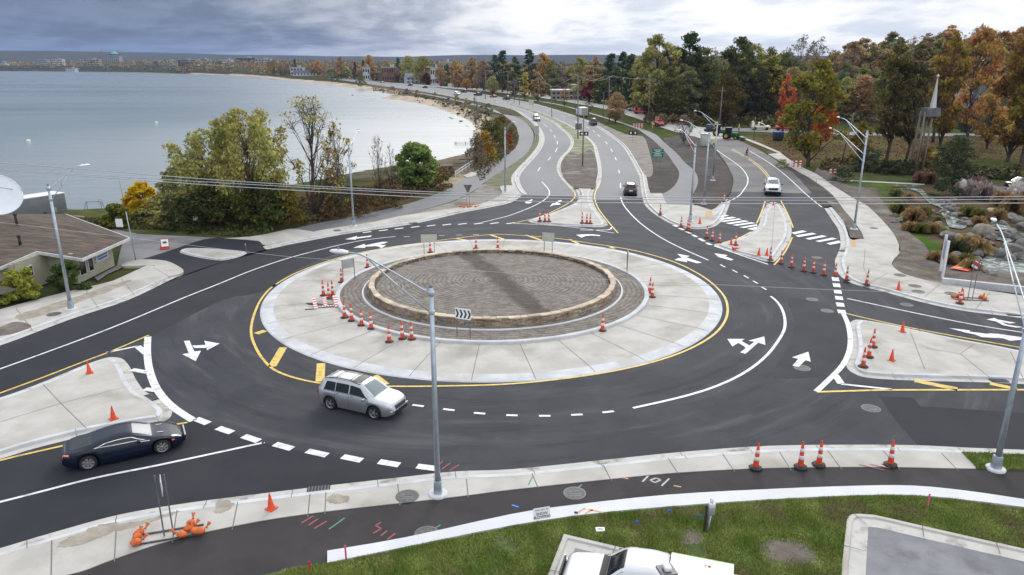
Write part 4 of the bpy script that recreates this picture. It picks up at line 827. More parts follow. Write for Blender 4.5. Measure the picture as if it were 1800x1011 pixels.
# small twin-headed lamps along the far road
proto = None
for i, (x, y, t, lb) in enumerate([(804, 158, 134, 'beside the pale boards'), (838, 163, 137, 'behind the yellow-fronted truck'), (862, 169, 137, 'above the far red car'), (904, 180, 144, 'left of the slim yellow tree'), (976, 185, 153, 'before the small bare tree'), (1011, 195, 168, 'behind the box truck'), (735, 152, 130, 'left of the dark red tree'), (668, 143, 124, 'near the willow bush'), (1060, 206, 160, 'left of the brown oak')]):
    b = G(x, y); H = PY(x, t, b.y).z
    if proto is None:
        r_ = empty('far_street_lamp', '', 'street lamp', (0, 0, 0)); mb = MB(); mb.tube([(0, 0, 0), (0, 0, 8)], [.10, .07], GALVD, 8); mb.tube(cr([(-2, 0, 8.4), (-1, 0, 8.3), (0, 0, 7.8), (1, 0, 8.3), (2, 0, 8.4)], 4), .04, GALVD, 6); mb.build('pole', r_)
        for s in (-1, 1): mb = MB(); mb.box((s*2.2, 0, 8.42), (.75, .3, .14), WHT, bev=.04); mb.build('lamp_head', r_)
        proto = r_; o = r_
    else: o = dup(proto)
    o.location = b; o.scale = (H/8.4,)*3; tag(o, f'far twin-headed street lamp {lb}', None, 'twin-headed lamps along the far road')

# ---------------- cones ----------------
def tall_cone():
    r = empty('channelizer_cone', '', 'traffic cone')
    m = MB(); m.lathe([(.30, 0), (.30, .05), (.24, .09), (.12, .11), (.01, .11)], BLK, n=8, smooth=False, a0=.39); m.build('base', r)
    m = MB(); prof = [(.135, .10), (.118, .34), (.116, .34)]
    m.lathe([(.135, .10), (.118, .42), (.101, .60), (.088, .78), (.074, .94), (.045, 1.16), (.03, 1.17), (.03, 1.2), (.045, 1.22), (.04, 1.25), (.01, 1.26)], ORG); m.build('cone_body', r)
    for q in ([(.117, .42), (.123, .425), (.107, .595), (.099, .60)], [(.087, .78), (.093, .785), (.080, .935), (.073, .94)]): m = MB(); m.lathe(q, WHT); m.build('reflective_band', r)
    return r
def short_cone():
    r = empty('traffic_cone', '', 'traffic cone')
    m = MB(); m.box((0, 0, .02), (.38, .38, .04), ORG, bev=.012); m.build('base', r)
    m = MB(); m.lathe([(.15, .04), (.14, .06), (.03, .69), (.02, .72), (.005, .725)], ORG); m.build('cone_body', r); return r
TC, SC = tall_cone(), short_cone(); used = {id(TC): 0, id(SC): 0}
def put_cone(src, px, py, z, label, group, tilt=0, rz=None):
    if not used[id(src)]: o = src; used[id(src)] = 1
    else: o = dup(src)
    p = G(px, py, z); o.location = p; o.rotation_euler = (tilt, random.uniform(-.05, .05), random.uniform(0, 6) if rz is None else rz); o.scale = (1, 1, random.uniform(.96, 1.04)); tag(o, label, None, group); return o
gA = 'tall cones around the central island'
for x, y, z, lb in [(569, 520, .17, 'tall cone standing leftmost in the cluster above the striped barricade pile'), (578.5, 525, .17, 'tall cone in the middle of the cluster above the striped barricade pile'), (585, 520, .17, 'tall cone rightmost in the cluster above the striped barricade pile'), (600.5, 496.5, .18, 'tall cone beside the blank angled sign at the ring kerb'), (646.5, 470.5, .18, 'tall cone on the upper left of the apron'),
                    (756.6, 444, .18, 'tall cone between the two posts of the blank sign at the top of the ring'), (836.6, 437.6, .18, 'tall cone at the top of the ring, left of a matching one'), (875, 437.6, .18, 'tall cone at the very top centre of the ring'), (605.6, 559, .17, 'tall cone at the ring kerb just below the barricade pile'), (618.5, 564.5, .17, 'tall cone at the ring kerb, second below the barricade pile'), (635.7, 572.5, .17, 'tall cone at the ring kerb, third below the barricade pile'),
                    (653, 578.5, .17, 'tall cone at the ring kerb, fourth below the barricade pile'), (684.5, 601.6, .15, 'tall cone standing out on the apron, lower left'), (707.8, 596, .17, 'tall cone, left one of the close pair by the ring kerb'), (724, 597, .17, 'tall cone, right one of the close pair by the ring kerb'), (1059, 582, .17, 'lone tall cone at the lower right of the ring kerb'), (1146.5, 523, .17, 'front one of two tall cones at the right side of the ring'), (1141.5, 515, .17, 'rear one of two tall cones at the right side of the ring')]:
    put_cone(TC, x, y, z, lb, gA)
for x, y, lb in [(949, 389, 'tall cone, leftmost on the upper splitter island'), (958, 389.6, 'tall cone, second from left on the upper splitter island'), (965, 390, 'tall cone, third from left on the upper splitter island'), (1023.4, 392.6, 'tall cone, left of the right-hand trio on the upper splitter island'), (1031.4, 393, 'tall cone, middle of the right-hand trio on the upper splitter island'), (1037.6, 393.5, 'tall cone, right of the right-hand trio on the upper splitter island')]:
    put_cone(TC, x, y, .15, lb, 'tall cones on the upper splitter island')
gB = 'tall cones closing the side road'
for x, y, z, lb in [(1160.8, 377, .14, 'tall cone alone at the kerb of the corner pad'), (1197, 399, .02, 'tall cone at the corner pad kerb, left of the lamp post'), (1208, 405, .02, 'tall cone just left of the corner lamp post foot'), (1211.5, 406.5, .02, 'tall cone right beside the corner lamp post foot'), (1242, 418, .01, 'tall cone in the road, left of three before the left crosswalk'), (1251.6, 423, .01, 'tall cone in the road, middle of three before the left crosswalk'), (1264.6, 426.4, .01, 'tall cone in the road, right of three before the left crosswalk'), (1293, 431, .15, 'tall cone at the tip of the side road island'), (1273, 355, .14, 'tall cone at the upper corner of the pad by the dark soil'),
                    (1354, 457.5, .15, 'tall cone at the bottom edge of the side road island'), (1372.5, 463.5, .01, 'tall cone just right of the side road island'), (1391, 470, .01, 'tall cone in the side road mouth, first right of the yellow line'), (1412.6, 476.5, .01, 'tall cone in the side road mouth, second right of the yellow line'), (1429, 479.3, .01, 'tall cone in the side road mouth below the manhole'), (1447.6, 483.7, .01, 'tall cone in the side road mouth, right of the manhole'), (1467.6, 486, .01, 'tall cone on top of the thick dashed line'), (1488, 492.7, .14, 'tall cone on the right kerb beside the thick dashes'), (1522.7, 500.7, .14, 'tall cone on the right kerb, between road and pavement'), (1687, 533.5, .14, 'tall cone leaning among the orange sandbags')]:
    put_cone(TC, x, y, z, lb, gB)
for x, y, lb in [(1534, 610, 'tall cone, topmost of three at the nose of the right island'), (1527, 628, 'tall cone, middle of three at the nose of the right island'), (1517, 645, 'tall cone, lowest of three at the nose of the right island')]: put_cone(TC, x, y, .15, lb, 'tall cones on the right island')
for x, y, lb in [(1328, 823, 'tall cone on the near pavement, leftmost of four'), (1407, 821.5, 'tall cone on the near pavement, second of four from the left'), (1439, 817.5, 'tall cone on the near pavement, third of four and set closer to the kerb'), (1565, 817.5, 'tall cone on the near pavement, rightmost of four')]: put_cone(TC, x, y, .14, lb, 'tall cones on the near pavement')
gS = 'short plain orange cones'
for x, y, z, lb in [(1230, 392.8, .14, 'short cone on the corner pad right of the lamp'), (1285, 430.2, .15, 'short cone beside the tall one on the side road island tip'), (1333.7, 449, .15, 'short cone, left of two on the side road island'), (1347.5, 449, .15, 'short cone, right of two on the side road island'), (1579, 509, .14, 'short cone on the right pavement near the two covers'), (1691, 524, .14, 'short cone behind the sandbags at the right post'), (1586, 583.5, .15, 'short cone at the upper edge of the right island'), (1567, 633.5, .15, 'short cone in the middle of the right island'), (477, 894, .14, 'short cone on the near pavement beside the gully grate'), (157.6, 656, .15, 'short cone at the upper side of the left island'), (199.7, 736.5, .15, 'short cone at the lower side of the left island, above the dark coupe'), (1359.5, 360.5, .15, 'short cone at the far tip of the side road island, in front of the pickup'), (284, 438, .01, 'short cone leaning on the red and white folding sign')]:
    put_cone(SC, x, y, z, lb, gS)
o = put_cone(SC, 1288, 437.5, .27, 'orange cone lying on its side on the side road island tip', gS, 0, 0); o.rotation_euler = (0, math.radians(84), .1)

# ---------------- signs ----------------
def rot_to(dx, dy): return math.atan2(dy, dx)
def post_sign(name, label, cat, pA, pB, w, h, zb, zp, face=SGREY, group=None, back=None, rz=None, plate_c=None, postr=.03, marks=None, postm=GALVD):
    """two posts at ground pixels pA, pB; plate w x h with its lower edge at zb above ground zp"""
    a, b = G(*pA, zp), G(*pB, zp); c = (a+b)/2
    if rz is None: rz = math.atan2(b.y-a.y, b.x-a.x)
    root = empty(name, label, cat, c, rz, group); dl = (b-a).length/2
    for s in ((-1, 1) if dl > .05 else (0,)): m = MB(); m.box((s*dl, .03, (zb+h)/2), (postr*1.6, postr*1.6, zb+h), postm); m.build('post', root)
    m = MB(); m.box((0, 0, zb+h/2), (w, .02, h), back or face); m.box((0, -.012, zb+h/2), (w-.02, .006, h-.02), face); pl = m.build('plate', root)
    if marks: marks(root, pl, w, h, zb)
    return root
def chev(root, pl, w, h, zb):
    m = MB(); n = 4
    for k in range(n):
        x = -w/2+w*(k+.5)/n-.11*w/1.2; t = .13*w/1.2; hh = h*.38; z = zb+h/2; s = .13*w/1.2
        for (z0, z1, x0, x1) in ((z+hh, z, x, x+s), (z, z-hh, x+s, x)): m.add([(x0, -.018, z0), (x0+t, -.018, z0), (x1+t, -.018, z1), (x1, -.018, z1)], [(0, 3, 2, 1)], SBLK)
    m.build('chevron_mark', pl)
post_sign('chevron_sign', 'white sign with four black chevrons pointing right, on two posts before the stone wall', 'road sign', (804, 592), (825.5, 596.5), 1.12, .72, 1.28, .33, WSIGN, marks=chev, rz=math.radians(-22))
post_sign('chevron_sign', 'blank pale sign back at the top of the ring with a cone between its posts', 'road sign', (746, 449.5), (763.5, 448), 1.45, .72, 1.25, .3, SGRN, group='blank backs of chevron signs', rz=.08)
post_sign('chevron_sign', 'blank back of a chevron sign at the top of the ring, right of centre', 'road sign', (957, 446), (969.6, 448), 1.15, .85, 1.2, .3, SGRN, group='blank backs of chevron signs', rz=-.35)
post_sign('chevron_sign', 'grey blank back of a chevron sign at the left of the ring', 'road sign', (607, 497), (621, 491), 1.0, .75, 1.1, .3, SGREY, group='blank backs of chevron signs', rz=.75)
post_sign('chevron_sign', 'chevron sign seen edge-on at the upper right of the ring', 'road sign', (1101, 480), (1104, 474), 1.1, .7, 1.1, .3, SGREY, rz=math.radians(83))
def gtext(root, pl, w, h, zb):
    m = MB(); m.box((0, -.02, zb+h*.56), (w*.98, .006, .05), WSIGN)
    for z, ww in ((.86, .7), (.70, .4), (.43, .5), (.28, .72), (.1, .8)): m.box((0, -.02, zb+h*z), (w*ww, .006, .10), mat('pale_green_text', (.25, .50, .42), rough=.5) if z < .2 else WSIGN)
    m.build('lettering', pl)
post_sign('direction_sign', 'green road sign with white lettering standing in dark soil by the cycle path', 'road sign', (1149, 299), (1160, 299), 1.95, 1.5, 2.1, 0, GREENS, marks=gtext, rz=.02)
def darr(root, pl, w, h, zb):
    m = MB()
    for s in (-1, 1):
        x = s*w/4; m.add([(x-.26*h, -.02, zb+h/2), (x, -.02, zb+h*.84), (x+.26*h, -.02, zb+h/2), (x, -.02, zb+h*.16)], [(0, 3, 2, 1)], WSIGN)
    m.build('arrow_mark', pl)
post_sign('lane_sign', 'black sign with two white arrows on a post in the median', 'road sign', (1026, 252), (1026, 252), 2.0, .9, 1.7, .1, SBLK, marks=darr, rz=0, group='black two-arrow lane signs')
post_sign('lane_sign', 'black sign with two white arrows in the verge before the barricade', 'road sign', (1112, 252), (1112, 252), 2.0, .9, 1.9, 0, SBLK, marks=darr, rz=0, group='black two-arrow lane signs')
post_sign('board_sign', 'grey sign board back in the median beside the tall pole', 'road sign', (1016.5, 243), (1016.6, 243), 1.6, 1.5, 2.0, .1, GALVD, rz=0)
for (a, b, w, h, lb) in [((930.5, 191.5), (937, 191.5), 2.0, 1.9, 'pale sign board on two posts at the far median'), ((787, 158), (795, 158), 3.2, 2.4, 'pale sign board on two posts beside the far road'), ((943, 248), (944, 248), 1.0, 1.9, 'grey sign back in the verge in front of the oncoming silver car')]:
    post_sign('board_sign', lb, 'road sign', a, b, w, h, 1.6 if w < 3 else 2.0, 0, SGRN if w > 1.5 else SGREY, rz=0, group='pale boards along the far road')
for (x, y, lb) in [(840, 168, 'yellow diamond sign in front of the dark truck'), (877, 168.5, 'yellow diamond sign beyond the far red car'), (1171, 205, 'yellow round sign before the dark wood')]:
    b = G(x, y); r_ = empty('warning_sign', lb, 'road sign', b, 0, 'yellow warning signs'); m = MB(); m.box((0, .05, 1.4), (.1, .06, 2.8), GALVD); m.build('post', r_); m = MB(); m.box((0, 0, 2.8), (1.1, .03, 1.1), YELS, ry=math.radians(45)); m.build('plate', r_)
# yield sign seen from behind with sandbags
def sandbag(parent, loc, rz=0, name='sandbag'):
    bm = bmesh.new(); bmesh.ops.create_icosphere(bm, subdivisions=2, radius=1); r2 = random.Random(hash((round(loc[0], 2), round(loc[1], 2))) & 0xffff)
    for v in bm.verts:
        p = v.co; wob = 1+.10*math.sin(p.x*5+r2.random())+.07*math.sin(p.y*7+p.z*5); v.co = Vector((p.x*.21*wob, p.y*.16*wob, p.z*.13+.0))
    bm.verts.index_update(); m = MB(); R_ = Matrix.Rotation(rz, 3, 'Z')
    m.add([R_ @ v.co+Vector(loc)+Vector((0, 0, .13)) for v in bm.verts], [[v.index for v in f.verts] for f in bm.faces], ORGB, True); bm.free()
    t0 = R_ @ Vector((.22, 0, 0))+Vector(loc)+Vector((0, 0, .16)); t1 = t0+R_ @ Vector((.16, .02, .18))
    ax = (t1-t0).normalized()
    m.tube([t0, t0+ax*.06, t1], [.06, .025, .08], ORGB, 8)
    m.build(name, parent)
def stand_sign(base, label, plate, h, zp, rz, bags, group=None, skid=1.2):
    r = empty('temporary_sign', label, 'road sign', G(*base, zp), rz, group)
    for s in (-1, 1): m = MB(); m.box((s*.16, 0, h/2), (.045, .045, h), GALVD); m.build('post', r)
    for s in (-1, 1): m = MB(); m.box((s*.16 if skid < 0 else 0, s*.3, .03), (abs(skid)*2, .06, .05), CIRON); m.build('skid', r)
    plate(r, h)
    for (x, y, a) in bags: sandbag(r, (x, y, .02), a)
    return r
def yieldp(r, h):
    m = MB(); z = h
    for y, mm in ((.03, SGREY), (.05, WSIGN)): m.add([(-.55, y, z), (.55, y, z), (.08, y, z-.95), (-.08, y, z-.95)], [(0, 1, 2, 3)], mat('weathered_back', (.15, .13, .12), rough=.7) if mm is SGREY else WSIGN)
    m.build('plate', r)
stand_sign((823, 365.5), 'back of a triangular yield sign with orange sandbags by the far kerb', yieldp, 2.9, .05, .1, [(-.9, .2, .3), (-.5, -.2, 1), (0, 0, 2), (.3, .15, .5), (.95, 0, 0)])
def rect_plate(r, h):
    m = MB(); q = math.radians(99); m.box((0, .0, h-.45), (.62, .012, .62), SGREY, bev=.004, rz=q, ry=0); m.box((.02, 0, h-.45), (.60, .012, .6), WSIGN, rz=q); m.build('plate', r)
stand_sign((297, 941), 'temporary sign seen edge-on with orange sandbags on the near pavement', rect_plate, 2.6, .14, math.radians(17), [(-1.05, .28, .6), (-1.08, .0, 1.2), (-1.05, -.32, .2), (.75, .35, 1.3), (.72, .05, .3), (.95, -.2, 2), (.5, -.3, 2.8), (1.15, -.28, .4)])
def curlp(r, h):
    m = MB(); m.box((0, .03, h-.3), (.5, .012, .5), WSIGN, ry=.5); m.box((0, .01, h-.25), (.52, .012, .25), REDS, ry=.5); m.build('plate', r)
stand_sign((1705, 526), 'leaning red and white temporary sign with orange sandbags on the right pavement', curlp, 3.0, .14, -.12, [(-1.15, .1, 0), (-.75, .25, 1), (-.6, -.1, 2), (.9, .3, .5), (1.0, -.15, 1.4)])
# blank white two-post frame
r_ = empty('white_post_sign', 'pair of tall white posts with a blue-grey panel between them in bare soil', 'sign', G(1654, 484), 0)
for p in ((1652.5, 477), (1656, 490)):
    q = G(*p)-G(1654, 484); H = 3.2; m = MB(); m.box((q.x, q.y, H/2), (.17, .17, H), WHT); m.box((q.x, q.y, H+.03), (.2, .2, .05), WHT); m.build('post', r_)
a, b = G(1652.5, 477)-G(1654, 484), G(1656, 490)-G(1654, 484); m = MB(); c = (a+b)/2; m.box((c.x, c.y, 2.1), ((a-b).length-.2, .05, 1.6), mat('blue_grey_panel', (.22, .27, .42), rough=.5), rz=math.atan2(a.y-b.y, a.x-b.x)); m.build('panel', r_)
r_ = empty('fallen_sign', 'orange diamond road-work sign lying flat on the soil with its folded legs', 'road sign', G(1692, 473, .1), 0); m = MB()
ORS = mat('roadwork_orange', (.90, .16, .06), rough=.5)
m.add([(-1.1, 0, .12), (0, -.75, .02), (1.1, .1, .05), (.1, .9, .14)], [(0, 1, 2, 3)], ORS); m.add([(-1.1, 0, .10), (0, -.75, 0), (1.1, .1, .03), (.1, .9, .12)], [(3, 2, 1, 0)], ORS); m.box((.1, .1, .13), (1.1, .12, .02), WSIGN, rz=.15); m.box((.25, .15, .145), (.5, .25, .015), SBLK, rz=.15); m.build('plate', r_)
m = MB(); m.tube([(-3.1, 1.2, .05), (-.7, .1, .1)], .03, GALVD, 6); m.tube([(-3.0, 1.9, .05), (-.4, .8, .1)], .03, GALVD, 6); m.build('leg', r_)
# lawn sign with its words
def text_obj(txt, size, m, parent, M4, bold=0.0):
    cu = bpy.data.curves.new('lettering', 'FONT'); cu.body = txt; cu.size = size; cu.align_x = 'CENTER'; cu.align_y = 'CENTER'; cu.offset = bold; cu.extrude = .001
    t = bpy.data.objects.new('t', cu); COL.objects.link(t); dg = bpy.context.evaluated_depsgraph_get(); me = bpy.data.meshes.new_from_object(t.evaluated_get(dg)); bpy.data.objects.remove(t)
    me.transform(M4); me.materials.clear(); me.materials.append(m); o = link('lettering', me, parent); return o
b = G(954, 930, .13); r_ = empty('lawn_sign', 'small white lawn sign reading SNOW BLOWING in front of the white concrete strip', 'sign', b, math.radians(16)); r_.rotation_euler[0] = -.22
m = MB(); m.box((0, 0, .62), (.66, .012, .46), WSIGN); pl = m.build('plate', r_); m = MB()
for s in (-1, 1): m.tube([(s*.2, .01, 0), (s*.2, .01, .45)], .006, GALVD, 5)
m.build('leg', r_); F4 = Matrix.Translation((0, -.012, 0)) @ Matrix.Rotation(math.radians(90), 4, 'X')
for tx, sz, z, mm, bo in (('SNOW', .15, .615, SBLK, .001), ('BLOWING', .15, .485, SBLK, .001)): text_obj(tx, sz, mm, pl, Matrix.Translation((0, 0, z)) @ F4, bo)
m = MB(); 
for x in np.linspace(-.26, .26, 14):
    if abs(x+.06) > .03 and abs(x-.14) > .02: m.box((x, -.008, .77), (.024, .004, .05), mat('grey_letter', (.2, .22, .26)) if not bpy.data.materials.get('grey_letter') else bpy.data.materials['grey_letter'])
m.build('lettering', pl)
# folding sign (sandwich board)
r_ = empty('sandwich_board', 'red folding sandwich board with a white face at the edge of the left driveway', 'sign', G(291, 437), math.radians(25)); m = MB()
m.box((0, -.22, .5), (.75, .04, 1.0), REDS, rx=-.42); m.box((0, .22, .5), (.75, .04, 1.0), REDS, rx=.42); m.build('frame', r_); m = MB(); m.box((0, -.25, .62), (.66, .02, .7), WSIGN, rx=-.42); m.box((0, -.262, .68), (.34, .012, .2), SBLK, rx=-.42); m.build('panel', r_)
# collapsed barricades
r_ = empty('barricade_pile', 'collapsed pile of orange and white striped barricade boards on the apron', 'barricade', G(573, 535, .15), 0)
def striped(mb, a, b, w, n):
    a, b = Vector(a), Vector(b); d = b-a; q = Vector((-d.y, d.x, 0)).normalized()*w/2
    for k in range(n):
        p0, p1 = a+d*k/n, a+d*(k+1)/n; sk = d.normalized()*w*.35
        mb.add([p0-q-sk*0, p1-q, p1+q, p0+q], [(0, 1, 2, 3)], ORG if k % 2 else WHT); mb.add([p-Vector((0, 0, .03)) for p in (p0-q, p1-q, p1+q, p0+q)], [(3, 2, 1, 0)], WHT)
for a, b in [((-.9, 0, .5), (-.45, -1.1, .06)), ((-.15, .25, .5), (.1, -.5, .12)), ((.55, .45, .55), (1.0, -.75, .08)), ((-.1, -.75, .1), (.75, -.55, .1))]: m = MB(); striped(m, a, b, .26, 9); m.build('board', r_)
m = MB()
for a, b in [((-1.5, .1, .06), (.6, -.45, .12)), ((-1.3, -.1, .05), (.4, -.55, .06)), ((-1.2, -1.3, .04), (-.4, -1.2, .04)), ((-.4, -1.0, .05), (1.2, -.75, .05)), ((0, .3, .3), (.5, .5, .2)), ((.9, -.9, .05), (1.5, -.7, .12))]: m.tube([a, b], .035, CIRON, 6)
m.build('leg', r_)
def barricade(px, py, w, label, z=0, rows=3, red=ORG):
    r_ = empty('barricade', label, 'barricade', G(px, py, z), 0, 'striped barricades and barrier panels'); m = MB()
    for k in range(rows):
        n = int(w/.35)
        for i in range(n): m.box((-w/2+w*(i+.5)/n, 0, .55+.42*k), (w/n, .03, .24), red if i % 2 else WHT)
    m.build('board', r_); m = MB()
    for s in (-1, 1): m.box((s*w*.4, .03, .75), (.07, .05, 1.5), GALVD); m.box((s*w*.4, 0, .03), (.08, 1.2, .06), GALVD)
    m.build('leg', r_)
barricade(1122, 227, 3.0, 'striped barricade closing the cycle path before the red pickup'); barricade(1275, 234, 2.6, 'red and white barricade behind the green tractor', red=REDS); barricade(1400, 298, 2.2, 'red barricade beside the path at the trunk of the big right tree', red=REDS); barricade(1469, 309, 2.2, 'red and dark barrier group in the soil by the leaning pole', red=REDS, rows=2)
# stakes and flags
def stake(px, py, h, m_, label, z=.13, flag=False, tilt=0):
    m = MB()
    if flag:
        r_ = empty('marker_flag', label, 'flag', G(px, py, z), random.uniform(-.4, .4), 'blue marker flags in the lawn'); m.tube([(0, 0, 0), (.02, 0, h)], .006, GALVD, 5); m.build('stem', r_)
        m = MB(); m.box((-.05, 0, h-.05), (.13, .015, .11), m_, rx=.2); m.build('flag', r_)
    else:
        m.box((0, 0, h/2), (.06, .03, h), m_); m.box((0, 0, h*.15), (.062, .032, h*.3), WOOD); o = m.build('marker_stake', label=label, cat='stake', group='painted survey stakes'); o.location = G(px, py, z); o.rotation_euler = (tilt, tilt, 0)
for x, y, lb in [(1014, 918, 'blue flag at the white strip right of the lawn sign'), (1121, 935, 'blue flag in the open lawn above the truck roof'), (1177, 915, 'blue flag at the edge of the white strip'), (1231, 924, 'blue flag beside the utility pedestal')]: stake(x, y, .48, BLUES, lb, flag=True)
for x, y, h, c, lb in [(609, 990, .75, PINK, 'pink stake at the left end of the white strip'), (1629, 897, .75, PINK, 'pink stake at the right of the lawn by the white strip'), (545, 1008, .5, REDS, 'red and yellow stake at the bottom edge of the picture')]: stake(x, y, h, c, lb)
for x, y, lb in [(1562, 397, 'faded pink stake at the edge of the wide pavement'), (1609, 402, 'thin pink stake beside the grassy patch'), (1434, 326, 'dark red stake beside the right footpath')]: stake(x, y, .9, PINK if x > 1500 else REDS, lb, .03)
# utility pedestal
r_ = empty('utility_pedestal', 'leaning dark post with grey meter boxes and conduit in the lawn', 'utility post', G(1238, 936, .13), .1); m = MB(); m.box((0, 0, .6), (.07, .07, 1.2), BLK, rx=.05); m.build('post', r_)
m = MB(); m.box((.2, 0, .95), (.24, .16, .34), GALV, bev=.015); m.box((.2, -.02, 1.2), (.24, .14, .16), WHT, bev=.02); m.build('meter_box', r_); m = MB(); m.tube([(.2, 0, .78), (.16, 0, .3), (.1, 0, 0)], .035, GALV, 8); m.tube([(.12, 0, 0), (.14, 0, 1.5)], .02, GALV, 6); m.lathe([(.05, 1.45), (.05, 1.55), (.01, 1.58)], WHT, c=(.22, 0, -.15), n=8); m.build('conduit', r_)
m = MB(); m.box((0, 0, .04), (.36, .26, .08), WHT, bev=.02); m.box((0, 0, .085), (.2, .05, .012), GALVD); tag(m.build('utility_box_lid'), 'small white lid of a ground box in the lawn above the pickup', 'utility box').location = G(1055, 933, .13)
# ---------------- vehicles ----------------
def carpaint(name, c=None, metal=.35, rough=.32):
    m = bpy.data.materials.new(name); m.use_nodes = True; b = m.node_tree.nodes['Principled BSDF']; b.inputs['Metallic'].default_value = metal; b.inputs['Roughness'].default_value = rough
    b.inputs['Coat Weight'].default_value = 1; b.inputs['Coat Roughness'].default_value = .04
    if c: b.inputs['Base Color'].default_value = (*c, 1)
    else:
        oi = m.node_tree.nodes.new('ShaderNodeObjectInfo'); m.node_tree.links.new(oi.outputs['Color'], b.inputs['Base Color'])
    return m
PAINT = carpaint('car_paint'); NAVY = carpaint('navy_car_paint', (.004, .008, .024), 0, .4); NAVY.node_tree.nodes['Principled BSDF'].inputs['Coat Weight'].default_value = .35; NAVY.node_tree.nodes['Principled BSDF'].inputs['Specular IOR Level'].default_value = .25; SILV = carpaint('silver_car_paint', (.50, .51, .53), .75, .35); WPAINT = carpaint('white_car_paint', (.66, .67, .69), 0, .4)
GLASS = mat('car_glass', (.010, .014, .017), rough=.08, spec=.5); GLASSL = mat('windscreen_glass', (.10, .15, .16), rough=.04, spec=1.0, coat=1.0)
TYRE = mat('tyre', (.016, .016, .017), rough=.85); RIM = mat('alloy_rim', (.55, .56, .58), rough=.3, metal=.8); RIMD = mat('dark_rim', (.50, .50, .52), rough=.3, metal=.7)
TRIM = mat('black_trim', (.015, .015, .017), rough=.55); CHROME = mat('chrome_trim', (.7, .71, .73), rough=.15, metal=1.0); TAIL = mat('tail_lamp', (.40, .012, .012), rough=.2, coat=1.0); HEAD = mat('headlamp_glass', (.62, .64, .66), rough=.1, coat=1.0, metal=.3); AMB = mat('amber_lamp', (.75, .22, .04), rough=.2)
def interp(tab, x):
    xs = [t[0] for t in tab]; ys = [t[1] for t in tab]
    if x <= xs[0]: return ys[0]
    for i in range(len(xs)-1):
        if x <= xs[i+1]:
            x0, x1 = xs[i], xs[i+1]; h = x1-x0; t = (x-x0)/h
            s = lambda j: 0 if j <= 0 or j >= len(xs)-1 else ((ys[j+1]-ys[j])/(xs[j+1]-xs[j])*(xs[j]-xs[j-1])+(ys[j]-ys[j-1])/(xs[j]-xs[j-1])*(xs[j+1]-xs[j]))/(xs[j+1]-xs[j-1])
            def m(j):
                if j <= 0: return (ys[1]-ys[0])/(xs[1]-xs[0])
                if j >= len(xs)-1: return (ys[-1]-ys[-2])/(xs[-1]-xs[-2])
                a, b = (ys[j]-ys[j-1])/(xs[j]-xs[j-1]), (ys[j+1]-ys[j])/(xs[j+1]-xs[j]); return 0 if a*b <= 0 else s(j)
            m0, m1 = m(i)*h, m(i+1)*h; return (2*t**3-3*t*t+1)*ys[i]+(t**3-2*t*t+t)*m0+(-2*t**3+3*t*t)*ys[i+1]+(t**3-t*t)*m1
    return ys[-1]
